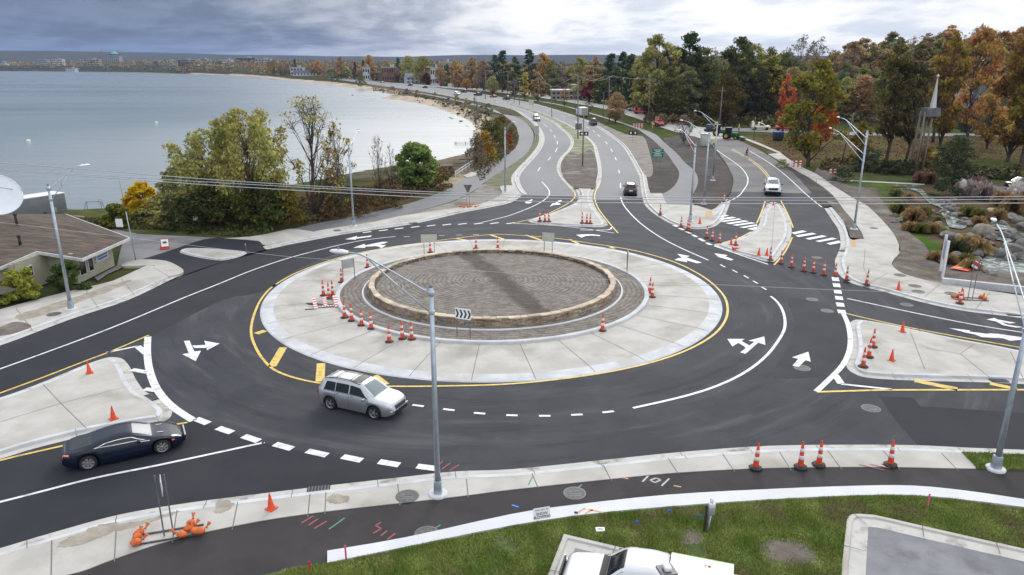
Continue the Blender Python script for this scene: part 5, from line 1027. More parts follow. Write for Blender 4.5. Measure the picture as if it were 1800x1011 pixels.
class Car:
    """x runs from the rear (0) to the nose (L); y across; sections give the body surface"""
    def __init__(s, L, W, top, belt, zb, wheels, r, plan=(.5, .18, .5, .145)):
        s.L, s.W, s.top, s.belt, s.zb, s.wh, s.r, s.plan = L, W, top, belt, zb, wheels, r, plan
    def w(s, x):
        a, ra, b, rb = s.plan; w = s.W/2
        if x < a: w -= ra*(1-x/a)**2.2
        if x > s.L-b-.5: w -= rb*2.2*(max(0, (x-(s.L-b-.5))/(b+.5)))**2.6
        return w
    def sec(s, x):
        w = s.w(x); zt = interp(s.top, x); zl = min(interp(s.belt, x), zt-.03); zb = interp(s.zb, x)
        for wx in s.wh:
            dx = abs(x-wx); ra = s.r+.075
            if dx < ra: zb = max(zb, s.r+math.sqrt(ra*ra-dx*dx))
        zb = min(zb, zl-.06); g = max(0, zt-zl); wt = w*.955-.06-.32*min(g, .75)
        q = min(1, g/.3); zs = min(zl-.012, zl-.055*(1-q)-.012*q); sw = .80+.13*q; return [(w*.95, zb), (w*.99, zb+.22*(zl-zb)), (w, zb+.55*(zl-zb)), (w*.968, zs), (w*(.90+.03*q), zl+.03*q), ((wt+.035)*q+w*.80*(1-q), zt-.10*q-.025*(1-q)), ((wt-.06)*q+w*.62*(1-q), zt-.02*q-.012*(1-q)), (wt*.45, zt-.003), (0, zt)]
    def P(s, x, q):                        # q: float section index
        S_ = s.sec(x); i = min(int(q), len(S_)-2); t = q-i; a, b = S_[i], S_[i+1]; return Vector((x-s.L/2, a[0]+(b[0]-a[0])*t, a[1]+(b[1]-a[1])*t))
    def body(s, root, m, n=84, name='body'):
        mb = MB(); xs = sorted(set([s.L*(.5-.5*math.cos(math.pi*i/n)) for i in range(n+1)]+[wx+d_ for wx in s.wh for d_ in (-s.r-.07, -s.r-.02, s.r+.02, s.r+.07)])); K = 9
        vs = []
        for x in xs:
            S_ = s.sec(x); vs += [(x-s.L/2, -y, z) for y, z in S_]+[(x-s.L/2, y, z) for y, z in S_[-2::-1]]
        M_ = 2*K-1; fs = [(i*M_+k, (i+1)*M_+k, (i+1)*M_+k+1, i*M_+k+1) for i in range(len(xs)-1) for k in range(M_-1)]
        mb.add(vs, fs, m, True); mb.add(vs[:M_], [tuple(range(M_))], m); mb.add(vs[-M_:], [tuple(range(M_))[::-1]], m)
        # dark underbody and wheel wells
        un = []
        for x in xs: z = s.sec(x)[0]; un += [(x-s.L/2, -z[0]+.01, z[1]), (x-s.L/2, z[0]-.01, z[1])]
        mb.add(un, [(2*i, 2*i+1, 2*i+3, 2*i+2) for i in range(len(xs)-1)], TRIM)
        return mb.build(name, root)
    def patch(s, mb, x0, x1, q0, q1, m, off=.008, nx=12, nq=3, side=None, x0b=None, x1b=None):
        """panel on the body between x0..x1 (at q0) and x0b..x1b (at q1)"""
        x0b = x0 if x0b is None else x0b; x1b = x1 if x1b is None else x1b
        for sd in ((-1, 1) if side is None else (side,)):
            vs = []
            for j in range(nq+1):
                t = j/nq; q = q0+(q1-q0)*t; a, b = x0+(x0b-x0)*t, x1+(x1b-x1)*t
                for i in range(nx+1):
                    x = a+(b-a)*i/nx; p = s.P(x, q); e = 1e-2
                    nrm = (s.P(x+e, q)-s.P(x-e, q)).cross(s.P(x, min(q+.05, 7.99))-s.P(x, max(q-.05, 0))); nrm.normalize()
                    if nrm.z < -.2 or (abs(nrm.z) < .2 and nrm.y < 0): nrm = -nrm
                    p = p+nrm*off; vs.append((p.x, p.y*sd, p.z))
            N1 = nx+1; fs = [(j*N1+i, j*N1+i+1, (j+1)*N1+i+1, (j+1)*N1+i) for j in range(nq) for i in range(nx)]
            mb.add(vs, fs if sd > 0 else [f[::-1] for f in fs], m, True)
    def glass_top(s, mb, x0, x1, m, q0=6.0, off=.008, inset=0):   # across the whole width
        vs = []; nx = 10; qs = [q0, 6.5, 7, 8]
        for i in range(nx+1):
            x = x0+(x1-x0)*i/nx; row = [s.P(x, q)+Vector((0, 0, off)) for q in qs]
            row = [Vector((p.x, -p.y, p.z)) for p in row]+[Vector((p.x, p.y, p.z)) for p in row[-2::-1]]; vs += row
        K = 2*len(qs)-1; mb.add(vs, [(i*K+k, (i+1)*K+k, (i+1)*K+k+1, i*K+k+1) for i in range(nx) for k in range(K-1)], m, True)
    def wheel(s, root, x, sd, rim=RIM, spokes=5, tw=.23):
        r = s.r; y = sd*(s.w(x)-.02); w_ = empty2('wheel', root, (x-s.L/2, y, r)); 
        m = MB(); pr = [(r*.70, 0), (r*.78, .012), (r*.95, .004), (r, -.03), (r, -tw+.03), (r*.95, -tw), (r*.6, -tw)]
        m.lathe([(a, b) for a, b in pr], TYRE, n=28); t = m.build('tyre', w_); t.rotation_euler = (-sd*math.pi/2, 0, 0)
        m = MB(); m.lathe([(r*.72, -.005), (r*.70, .0), (r*.66, -.03), (r*.64, -.10), (.01, -.11)], rim if spokes else TRIM, n=28)
        m.lathe([(r*.14, -.03), (r*.12, -.005), (.01, 0)], rim, n=10); m.lathe([(r*.64, -.075), (.02, -.075)], TRIM, n=20)
        for k in range(spokes):
            a = 2*math.pi*k/spokes
            for da in (-.16, .16):
                c = Vector((math.cos(a), math.sin(a), 0)); e = Vector((math.cos(a+da), math.sin(a+da), 0)); q = Vector((-c.y, c.x, 0))*r*(.065 if spokes < 8 else .035)
                p0 = c*r*.08+Vector((0, 0, -.02)); p1 = e*r*.68+Vector((0, 0, -.008))
                m.add([p0-q, p1-q, p1+q, p0+q, p0-q-Vector((0, 0, .04)), p1-q-Vector((0, 0, .04)), p1+q-Vector((0, 0, .04)), p0+q-Vector((0, 0, .04))], [(0, 1, 2, 3), (0, 4, 5, 1), (3, 2, 6, 7)], rim)
        t = m.build('rim', w_); t.rotation_euler = (-sd*math.pi/2, 0, 0)
def empty2(name, parent, loc):
    o = bpy.data.objects.new(name, None); COL.objects.link(o); o.parent = parent; o.location = loc; o.empty_display_size = .1; return o
def sides(root, name, fn):
    for sd in (-1, 1): g = MB(); fn(g, sd); g.build(name, root)
def mirror(root, x, y, z, m, sd):
    b = MB(); b.box((x, sd*y, z), (.14, .20, .14), m, bev=.035); b.box((x-.05, sd*(y-.12), z-.05), (.05, .12, .04), TRIM); b.build('wing_mirror', root)
def mk_suv(name, label, cat, paint, glass=GLASS, rails=True, wind=GLASSL, detail=True, L=4.7, H=1.70, gcol=SILV):
    k = L/4.7; hz = H/1.70
    c = Car(L, 1.84, [(0, .80), (.03, .98), (.12, 1.12*hz), (.36, 1.56*hz), (.6, 1.66*hz), (1.2, 1.70*hz), (2.3, 1.69*hz), (2.85*k, 1.60*hz), (3.2*k, 1.38*hz), (3.62*k, 1.10*hz), (4.1*k, 1.03*hz), (4.45*k, .94), (4.62*k, .82), (L, .62)],
            [(0, .78), (.05, .95), (.3, 1.05), (3.4*k, 1.0), (4.2*k, .93), (4.5*k, .84), (L, .58)], [(0, .42), (.3, .30), (1, .24), (3.6, .24), (4.4*k, .28), (L, .40)], (.92*k, 3.63*k), .36)
    root = empty(name, label, cat); c.body(root, paint)
    for a in ((.55, 1.25*k, .68, None), (1.29*k, 2.10*k, None, None), (2.16*k, 3.30*k, None, 2.78*k)): sides(root, 'side_window', lambda g, sd: c.patch(g, a[0], a[1], 4.06, 4.88, glass, x0b=a[2], x1b=a[3], side=sd))
    g = MB(); c.glass_top(g, 2.86*k, 3.56*k, wind, 5.7); g.build('windscreen', root); g = MB(); c.glass_top(g, .13, .42, glass, 5.8); g.build('rear_window', root)
    sides(root, 'headlight', lambda g, sd: c.patch(g, 4.28*k, 4.60*k, 2.6, 4.4, HEAD, .012, side=sd)); sides(root, 'tail_light', lambda g, sd: c.patch(g, .03, .22, 2.3, 3.9, TAIL, .012, side=sd))
    g = MB(); zf = L/2
    g.box((zf-.02, 0, .70), (.06, .86, .20), TRIM); 
    for q in range(3): g.box((zf+.012, 0, .64+.06*q), (.02, .84, .022), CHROME)
    g.box((zf-.01, 0, .44), (.07, 1.15, .14), TRIM); g.build('grille', root)
    g = MB(); g.box((zf-.01, 0, .56), (.05, 1.35, .1), paint, bev=.02); g.build('bumper', root); g = MB(); g.box((-zf+.01, 0, .55), (.08, 1.5, .22), paint if detail else TRIM, bev=.03); g.build('bumper', root)
    g = MB(); g.box((-zf-.01, 0, .82), (.02, .5, .14), WSIGN); g.build('number_plate', root)
    if detail:
        g = MB()
        for a, b in ((1.27, 1.285), (2.12, 2.135), (3.30, 3.315)): c.patch(g, a*k, b*k, .4, 3.95, TRIM, .004, 2, 6)
        c.patch(g, 1.3*k, 3.1*k, 1.35, 1.5, paint, .02, 10, 1); c.patch(g, .55, 3.30*k, 3.85, 4.03, TRIM, .006, 14, 1); g.build('door_seam', root)
        for x in (1.45*k, 2.35*k): p = c.P(x, 3.4); sides(root, 'door_handle', lambda g, sd: g.box((p.x, sd*(p.y+.02), p.z-.02), (.16, .03, .03), CHROME))
        p = c.P(4.5*k, 1.6); sides(root, 'fog_lamp', lambda g, sd: g.lathe([(.08, 0), (.07, .02), (.01, .03)], HEAD, c=(p.x+.06, sd*(p.y-.08), p.z), n=10))
        g = MB(); c.glass_top(g, 2.15, 2.62, GLASS, 6.3, .012); g.build('sunroof', root)
    if rails:
        for sd in (-1, 1):
            g = MB(); pts = [c.P(x, 5.9)+Vector((0, 0, .075 if .62 < x < 2.55 else .0)) for x in (.5, .62, 1.1, 1.6, 2.1, 2.55, 2.7)]; g.tube([(p.x, sd*p.y, p.z) for p in pts], .022, TRIM, 6); g.build('roof_rail', root)
        for x in (1.15, 2.05): g = MB(); p = c.P(x, 5.9); g.tube([(p.x, -p.y, p.z+.06), (p.x, 0, p.z+.09), (p.x, p.y, p.z+.06)], .016, TRIM, 6); g.build('roof_bar', root)
    for sd in (-1, 1): mirror(root, 3.12*k-L/2, .98, 1.04, paint, sd)
    for x in c.wh:
        for sd in (-1, 1): c.wheel(root, x, sd)
    return root, c
# silver SUV on the roundabout
sv, c = mk_suv('silver_suv', 'silver SUV with black roof rails and sunroof driving round the roundabout', 'car', SILV, L=4.69)
def place(o, pr, pf, wb_mid, track=.92, side='right', z=.0):
    """pr, pf: photo pixels of the visible rear/front wheel contacts on the near side"""
    a, b = G(*pr), G(*pf); d = (b-a).normalized(); n = Vector((-d.y, d.x, 0)) * (1 if side == 'right' else -1)
    mid = (a+b)/2+n*track; o.rotation_euler = (0, 0, math.atan2(d.y, d.x)); o.location = mid-d*wb_mid+Vector((0, 0, z))
place(sv, (580, 721), (657, 738.5), -.07)
m = MB(); m.box((.35, -.45, 1.12), (.3, .4, .35), REDS, bev=.1); 
# dark blue coupe
c = Car(5.02, 1.92, [(0, .62), (.04, .84), (.2, .95), (.55, 1.0), (1.0, 1.09), (1.7, 1.24), (2.35, 1.31), (2.8, 1.28), (3.15, 1.16), (3.65, .97), (4.1, .89), (4.55, .77), (4.85, .62), (5.02, .42)],
        [(0, .60), (.05, .80), (.3, .92), (.9, .99), (2.2, .93), (3.4, .90), (4.2, .82), (4.6, .70), (5.02, .40)], [(0, .38), (.3, .22), (1, .16), (3.9, .15), (4.6, .17), (5.02, .24)], (.98, 3.97), .355, (.9, .30, .7, .23))
cp = empty('dark_blue_coupe', 'low dark navy blue fastback car with chrome-framed side window waiting at the left entry', 'car'); c.body(cp, NAVY)
sides(cp, 'window_frame', lambda g, sd: c.patch(g, 1.25, 3.35, 3.95, 4.85, CHROME, .006, 20, x0b=1.7, x1b=2.85, side=sd)); sides(cp, 'side_window', lambda g, sd: c.patch(g, 1.37, 3.22, 4.07, 4.76, GLASS, .012, 20, x0b=1.76, x1b=2.80, side=sd))
g = MB(); c.glass_top(g, 2.86, 3.62, mat('coupe_windscreen', (.10, .13, .15), rough=.06, spec=1, coat=1), 5.6); g.build('windscreen', cp); g = MB(); c.glass_top(g, .45, 1.25, GLASS, 6.0); g.build('rear_window', cp)
for nm, fn in (('headlight', lambda g, sd: c.patch(g, 4.42, 4.82, 3.5, 4.7, HEAD, .010, 8, 3, side=sd)), ('tail_light', lambda g, sd: (c.patch(g, .05, .34, 2.6, 3.6, TAIL, .01, side=sd), c.patch(g, .05, .3, 2.9, 3.3, HEAD, .014, side=sd))), ('side_marker', lambda g, sd: c.patch(g, 4.40, 4.52, 2.3, 2.6, AMB, .01, 3, 1, side=sd)), ('side_strake', lambda g, sd: c.patch(g, 3.05, 3.5, 2.9, 3.1, CHROME, .008, 6, 1, side=sd))): sides(cp, nm, fn)
g = MB(); g.box((2.47, 0, .42), (.1, 1.1, .26), TRIM, bev=.03); g.box((2.50, 0, .55), (.06, 1.15, .03), CHROME); g.box((2.50, 0, .30), (.06, 1.0, .02), CHROME); g.build('grille', cp)
for sd in (-1, 1):
    g = MB(); p = c.P(3.98, 7.0); g.box((p.x, sd*.42, p.z+.012), (.26, .05, .02), CHROME, ry=.12); g.build('bonnet_vent', cp); mirror(cp, .55, .98, .93, NAVY, sd)
g = MB(); c.patch(g, 1.82, 1.83, .3, 3.95, TRIM, .004, 2, 6); c.patch(g, 2.95, 2.96, .3, 3.95, TRIM, .004, 2, 6); g.build('door_seam', cp)
for x in c.wh:
    for sd in (-1, 1): c.wheel(cp, x, sd, RIMD, 7)
place(cp, (158, 826), (287, 797), -.03); cp.scale = (1, 1, .95)
# dark SUV driving away, pale pickup, right-edge SUV
o, _ = mk_suv('dark_suv', 'dark grey SUV with a pale roof driving away on the right carriageway', 'car', carpaint('graphite_paint', (.035, .038, .045), .5), detail=False, L=4.6, H=1.72); o.location = G(1107.5, 341); o.rotation_euler = (0, 0, math.radians(83))
g = MB(); _.glass_top(g, .62, 2.7, mat('pale_roof_panel', (.55, .58, .62), rough=.2, coat=1), 6.2, .012); g.build('roof_panel', o)
o, _ = mk_suv('dark_suv', 'dark SUV with bright windscreen on the cross road at the right edge of the picture', 'car', carpaint('brown_black_paint', (.025, .022, .024), .4), detail=True, rails=False, wind=mat('bright_windscreen', (.20, .23, .26), rough=.1, coat=1)); o.location = G(1794, 331); o.rotation_euler = (0, 0, math.radians(190))
def mk_pickup(label, paint, name='pickup_truck', bed=TRIM, white=False):
    c = Car(5.8, 2.0, [(0, .85), (.03, 1.22), (.2, 1.24), (1.78, 1.24), (1.9, 1.45), (2.05, 1.78), (2.3, 1.87), (3.2, 1.88), (3.55, 1.80), (4.2, 1.30), (4.5, 1.22), (5.3, 1.12), (5.65, 1.0), (5.8, .75)],
            [(0, .82), (.04, 1.18), (4.2, 1.15), (5.2, 1.04), (5.6, .95), (5.8, .72)], [(0, .5), (.3, .42), (1, .36), (4.6, .36), (5.4, .40), (5.8, .5)], (1.2, 4.75), .42, (.15, .04, .4, .07))
    root = empty(name, label, 'truck'); c.body(root, paint); L2 = 2.9
    for a in ((2.1, 2.75, 2.2, None), (2.82, 4.0, None, 3.45)): sides(root, 'side_window', lambda g, sd: c.patch(g, a[0], a[1], 4.1, 4.86, GLASS, x0b=a[2], x1b=a[3], side=sd))
    g = MB(); c.glass_top(g, 3.54, 4.14, GLASS if white else GLASSL, 5.4); g.build('windscreen', root)
    if white: g = MB(); c.glass_top(g, 4.15, 4.40, TRIM, 5.5, .012); g.build('cowl', root); g = MB(); c.glass_top(g, 1.86, 2.06, GLASS, 5.8); g.build('rear_window', root)
    g = MB(); g.box((-L2+.93, 0, 1.25), (1.7, 1.62, .03), bed); g.build('bed_cover', root)
    g = MB(); g.box((L2-.0, 0, .92), (.07, 1.1, .28), TRIM); g.box((L2+.03, 0, .98), (.03, 1.3, .04), CHROME); g.build('grille', root); g = MB(); g.box((L2+.02, 0, .62), (.16, 1.8, .2), CHROME if not white else paint, bev=.04); g.build('bumper', root); g = MB(); g.box((-L2-.05, 0, .62), (.14, 1.8, .18), CHROME, bev=.03); g.build('bumper', root)
    sides(root, 'headlight', lambda g, sd: c.patch(g, 5.42, 5.74, 2.9, 4.6, HEAD, .012, side=sd)); sides(root, 'tail_light', lambda g, sd: c.patch(g, .02, .14, 2.0, 3.9, TAIL, .012, side=sd))
    for sd in (-1, 1): mirror(root, 3.85-L2, 1.08, 1.25, TRIM, sd)
    for x in c.wh:
        for sd in (-1, 1): c.wheel(root, x, sd, RIM, 6, .26)
    return root, c
o, _ = mk_pickup('pale silver pickup driving towards the camera on the side road', carpaint('pale_silver_paint', (.42, .44, .47), .6)); o.location = G(1357, 338.5); o.rotation_euler = (0, 0, math.radians(-107)); o.scale = (1.08,)*3
# near white pickup in the car park, with rooftop beacon and big white board behind the cab
pk, _ = mk_pickup('white pickup parked at the bottom of the picture, partly cut off', WPAINT, white=True, bed=WPAINT)
pk.location = G(1128, 1062, .14); pk.rotation_euler = (0, 0, math.radians(164)); pk.scale = (.93, .93, .93)
p = G(1178, 1009, 2.1)
a_, b_ = G(1181, 972.5, 1.75), G(1290, 993.5, 1.75); w_ = (b_-a_).length; r_ = empty('white_panel_board', 'large flat white board with a small red mark on the truck bed', 'board', (a_+b_)/2, math.atan2((b_-a_).y, (b_-a_).x)); m = MB(); m.box((.0, -.8, 0), (w_, 1.6, .05), WHT); m.box((0, .008, 0), (w_, .014, .07), mat('lime_edge', (.5, .75, .2))); m.build('board', r_)
m = MB(); m.lathe([(.06, .026), (.05, .034), (.005, .034)], mat('red_mark', (.6, .06, .04)), c=(.12*w_, -.35, 0), n=10); m.lathe([(.035, .026), (.005, .034)], SBLK, c=(.06*w_, -.33, 0), n=8); m.build('emblem', r_)
m = MB(); m.box((0, 0, 0), (.5, .5, .08), GALVD, rz=.1); m.tube([(0, 0, -1.8), (0, 0, 0)], .04, GALVD, 8); o_ = None
r_ = empty('mast_light', 'grey square bracket with a white rounded lamp on a pole in front of the cab', 'lamp', G(1172, 1003, 2.55), .15); m.build('bracket', r_); m = MB(); m.box((0, 0, .12), (.24, .30, .16), WHT, bev=.05); m.build('lamp', r_)
# box truck
bt = empty('box_truck', 'white box truck driving away behind the median pole', 'truck', G(1022, 206), math.radians(100)); m = MB(); m.box((-1.2, 0, 2.1), (5.2, 2.4, 2.6), WHT, bev=.05); m.build('box', bt); m = MB(); m.box((-3.82, 0, 2.1), (.04, 2.1, 2.3), SGREY); m.build('rear_door', bt)
m = MB(); m.box((2.5, 0, 1.5), (1.8, 2.1, 1.7), WPAINT, bev=.15); m.build('cab', bt); m = MB(); m.box((3.3, 0, 1.9), (.3, 1.8, .7), GLASS, bev=.05); m.build('windscreen', bt); m = MB(); m.box((-.5, 0, .6), (6.6, .9, .3), TRIM); m.build('chassis', bt)
for x in (-2.5, 2.3):
    for sd in (-1, 1): m = MB(); m.lathe([(.01, -.15), (.45, -.15), (.45, .15), (.01, .15)], TYRE, n=16); w = m.build('wheel', bt); w.location = (x, sd*1.0, .45); w.rotation_euler = (math.pi/2, 0, 0)
# small far cars: a low-detail body, glazing and wheels, painted per object
def far_car(kind):
    L, W, top = {'sedan': (4.6, 1.8, [(0, .7), (.1, .95), (.8, 1.0), (1.4, 1.38), (2.7, 1.42), (3.5, .98), (4.4, .8), (4.6, .5)]), 'suv': (4.7, 1.85, [(0, .8), (.1, 1.1), (.4, 1.6), (2.7, 1.7), (3.6, 1.1), (4.4, .95), (4.7, .6)]), 'pickup': (5.6, 1.95, [(0, .9), (.05, 1.2), (1.7, 1.22), (2.0, 1.8), (3.3, 1.85), (4.1, 1.25), (5.3, 1.1), (5.6, .7)])}[kind]
    bz = 1.15 if kind == 'pickup' else .98 if kind == 'suv' else .9
    c = Car(L, W, top, [(0, min(.7, bz)), (.1, bz-.03), (L*.75, bz-.03), (L-.3, .75), (L, .5)], [(0, .4), (.5, .28), (L-.5, .28), (L, .4)], (L*.2, L*.79), .35); root = empty('far_car', '', 'car'); b = c.body(root, PAINT, 30)
    g = MB()
    if kind == 'sedan': c.patch(g, 1.2, 3.2, 4.1, 4.85, GLASS, x0b=1.5, x1b=2.7, nx=6, nq=1); c.glass_top(g, 2.8, 3.45, GLASS, 5.8); c.glass_top(g, .85, 1.35, GLASS, 5.8)
    elif kind == 'suv': c.patch(g, .5, 3.3, 4.1, 4.85, GLASS, x1b=2.7, nx=6, nq=1); c.glass_top(g, 2.8, 3.55, GLASS, 5.8); c.glass_top(g, .13, .38, GLASS, 5.8)
    else: c.patch(g, 2.1, 3.8, 4.1, 4.85, GLASS, x1b=3.3, nx=6, nq=1); c.glass_top(g, 3.4, 4.05, GLASS, 5.8); c.glass_top(g, 1.75, 1.98, GLASS, 5.8)
    g.build('window', root); 
    for q in (-1, 1): g = MB(); g.box((q*L/2, 0, .55), (.06, 1.5, .22), TRIM); g.build('bumper', root)
    sides(root, 'headlight', lambda g, sd: g.box((L/2-.02, sd*.65, .72), (.08, .3, .13), HEAD)); sides(root, 'tail_light', lambda g, sd: g.box((-L/2+.01, sd*.72, .82), (.06, .2, .22), TAIL))
    for x in c.wh:
        for sd in (-1, 1): m = MB(); m.lathe([(.01, -.11), (.35, -.11), (.35, .11), (.2, .11), (.01, .10)], TYRE, n=14); w = m.build('wheel', root); w.location = (x-L/2, sd*(W/2-.13), .35); w.rotation_euler = (-sd*math.pi/2, 0, 0)
    return root
FC = {k: far_car(k) for k in ('sedan', 'suv', 'pickup')}; usedc = set()
for kind, px, py, hd, colr_, lb, z in [
    ('suv', 943, 212.5, -80, (.55, .56, .58), 'silver SUV coming towards the camera at the top of the left carriageway', 0), ('suv', 1042, 220, 97, (.02, .022, .03), 'dark SUV driving away just right of the box truck', 0),
    ('sedan', 671, 146, 150, (.3, .35, .42), 'tiny far car near the willow bush', 0), ('suv', 721, 151, 150, (.03, .035, .04), 'dark far car left of the dark red tree', 0), ('suv', 747, 155, 150, (.02, .022, .03), 'black far SUV below the dark red tree', 0), ('sedan', 767, 150.5, 152, (.02, .02, .025), 'black car on the pale side street', -.05),
    ('suv', 803, 167, -38, (.8, .8, .8), 'white far car on the left carriageway', 0), ('suv', 815, 163, 140, (.03, .04, .05), 'dark far car right of the white one', 0), ('pickup', 840, 168.5, 138, (.02, .02, .022), 'dark truck behind the yellow diamond sign', 0), ('sedan', 867, 171.5, 134, (.35, .015, .03), 'far red car on the right carriageway', 0), ('suv', 890, 175.5, 130, (.02, .025, .04), 'dark blue far SUV left of the slim yellow tree', 0),
    ('pickup', 1159, 221, -88, (.55, .01, .02), 'bright red pickup facing the camera beside the double pole', -.05), ('sedan', 1162, 209, -60, (.6, .62, .66), 'silver car behind the red pickup', -.05), ('pickup', 1127, 200.5, -30, (.45, .02, .02), 'red pickup parked on the pale street behind the oak', -.05), ('pickup', 1115, 195.5, 150, (.3, .27, .2), 'tan work truck left of the rear red pickup', -.05),
    ('pickup', 1336, 228.5, 0, (.55, .5, .42), 'beige truck on the cross road behind the notice post', -.07), ('pickup', 1378, 229.5, 170, (.35, .02, .02), 'red truck on the cross road above the blue bin', -.07), ('suv', 980, 159, 160, (.05, .05, .06), 'parked dark car behind the small bare trees', -.05)]:
    o = FC[kind] if kind not in usedc else dup(FC[kind]); usedc.add(kind); o.location = G(px, py, z); o.rotation_euler = (0, 0, math.radians(hd)); tag(o, lb, None, 'cars and pickups on the far roads')
    for k_ in o.children: k_.color = (*colr_, 1)
# tractors
def tractor(px, py, rz, label):
    GR = bpy.data.materials.get('tractor_green') or mat('tractor_green', (.015, .13, .045), rough=.4, coat=.5)
    r_ = empty('tractor', label, 'tractor', G(px, py, -.05), rz, 'green tractors at the road works'); m = MB(); m.box((.9, 0, 1.25), (1.9, .8, .8), GR, bev=.08); m.box((1.9, 0, 1.2), (.1, .6, .6), TRIM); m.build('bonnet', r_)
    m = MB(); m.box((-.6, 0, 2.05), (1.35, 1.35, 1.3), GLASS, bev=.05); m.build('cab', r_); m = MB(); m.box((-.6, 0, 2.78), (1.6, 1.6, .16), GR, bev=.04); m.build('roof', r_); m = MB(); m.box((-.2, 0, .9), (2.6, .5, .5), TRIM); m.build('chassis', r_)
    m = MB(); m.box((2.9, 0, .45), (1.1, 2.2, .6), GR, ry=.25, bev=.05); m.tube([(2.5, .7, .6), (1.2, .7, 1.3)], .06, GR, 6); m.tube([(2.5, -.7, .6), (1.2, -.7, 1.3)], .06, GR, 6); m.build('loader_bucket', r_)
    for x, r, y in ((-.9, .85, .95), (1.4, .5, .85)):
        for sd in (-1, 1):
            m = MB(); m.lathe([(.01, -.12), (r*.5, -.2), (r, -.2), (r, .2), (r*.55, .2), (r*.5, .1), (.01, .1)], TYRE, n=18); m.lathe([(r*.5, .12), (.01, .13)], YELS, n=14); w = m.build('wheel', r_); w.location = (x, sd*y, r); w.rotation_euler = (-sd*math.pi/2, 0, 0)
tractor(1284, 245, -.55, 'green tractor with a front bucket, nearer of the two'); tractor(1265, 239, -.3, 'green tractor partly hidden behind the nearer one')
r_ = empty('excavator', 'small dark excavator at the road works left of the tractors', 'excavator', G(1247, 231), .4); m = MB(); m.box((0, 0, .35), (2.4, 1.8, .6), TRIM, bev=.1); m.build('track', r_); m = MB(); m.box((0, 0, 1.3), (1.6, 1.5, 1.2), mat('machine_dark', (.05, .07, .11), rough=.5), bev=.1); m.build('cab', r_); m = MB(); m.tube([(.8, 0, 1.2), (2.2, 0, 2.4), (3.2, 0, 1.2), (3.1, 0, .4)], .12, YELS, 6); m.build('boom', r_)
m = MB(); m.box((0, 0, 1.3), (1.9, 1.5, 2.6), SGRN, bev=.05); m.box((0, 0, 2.65), (2.1, 1.7, .12), WHT); tag(m.build('site_cabinet'), 'tan cabinet with a white top beside the lamp posts', 'cabinet').location = G(1239, 256)
r_ = empty('waste_bin', 'dark wheeled bin with a blue lid on the leaf-covered lawn', 'bin', G(1367, 247.5, -.1), 0); m = MB(); m.box((0, 0, .9), (2.0, 1.6, 1.6), BLK, taper=1.08, bev=.08); m.build('bin_body', r_); m = MB(); m.box((0, 0, 1.95), (2.2, 1.8, .5), mat('bin_blue', (.03, .07, .28), rough=.5), bev=.08); m.build('lid', r_)
m = MB()
m.lathe([(.01, 0), (.35, 0), (.35, .6), (.01, .6)], ORG, n=12)
o = m.build('orange_drum'); o.location = G(1213, 256, 0); tag(o, 'orange drum lying by the small bare tree', 'drum')
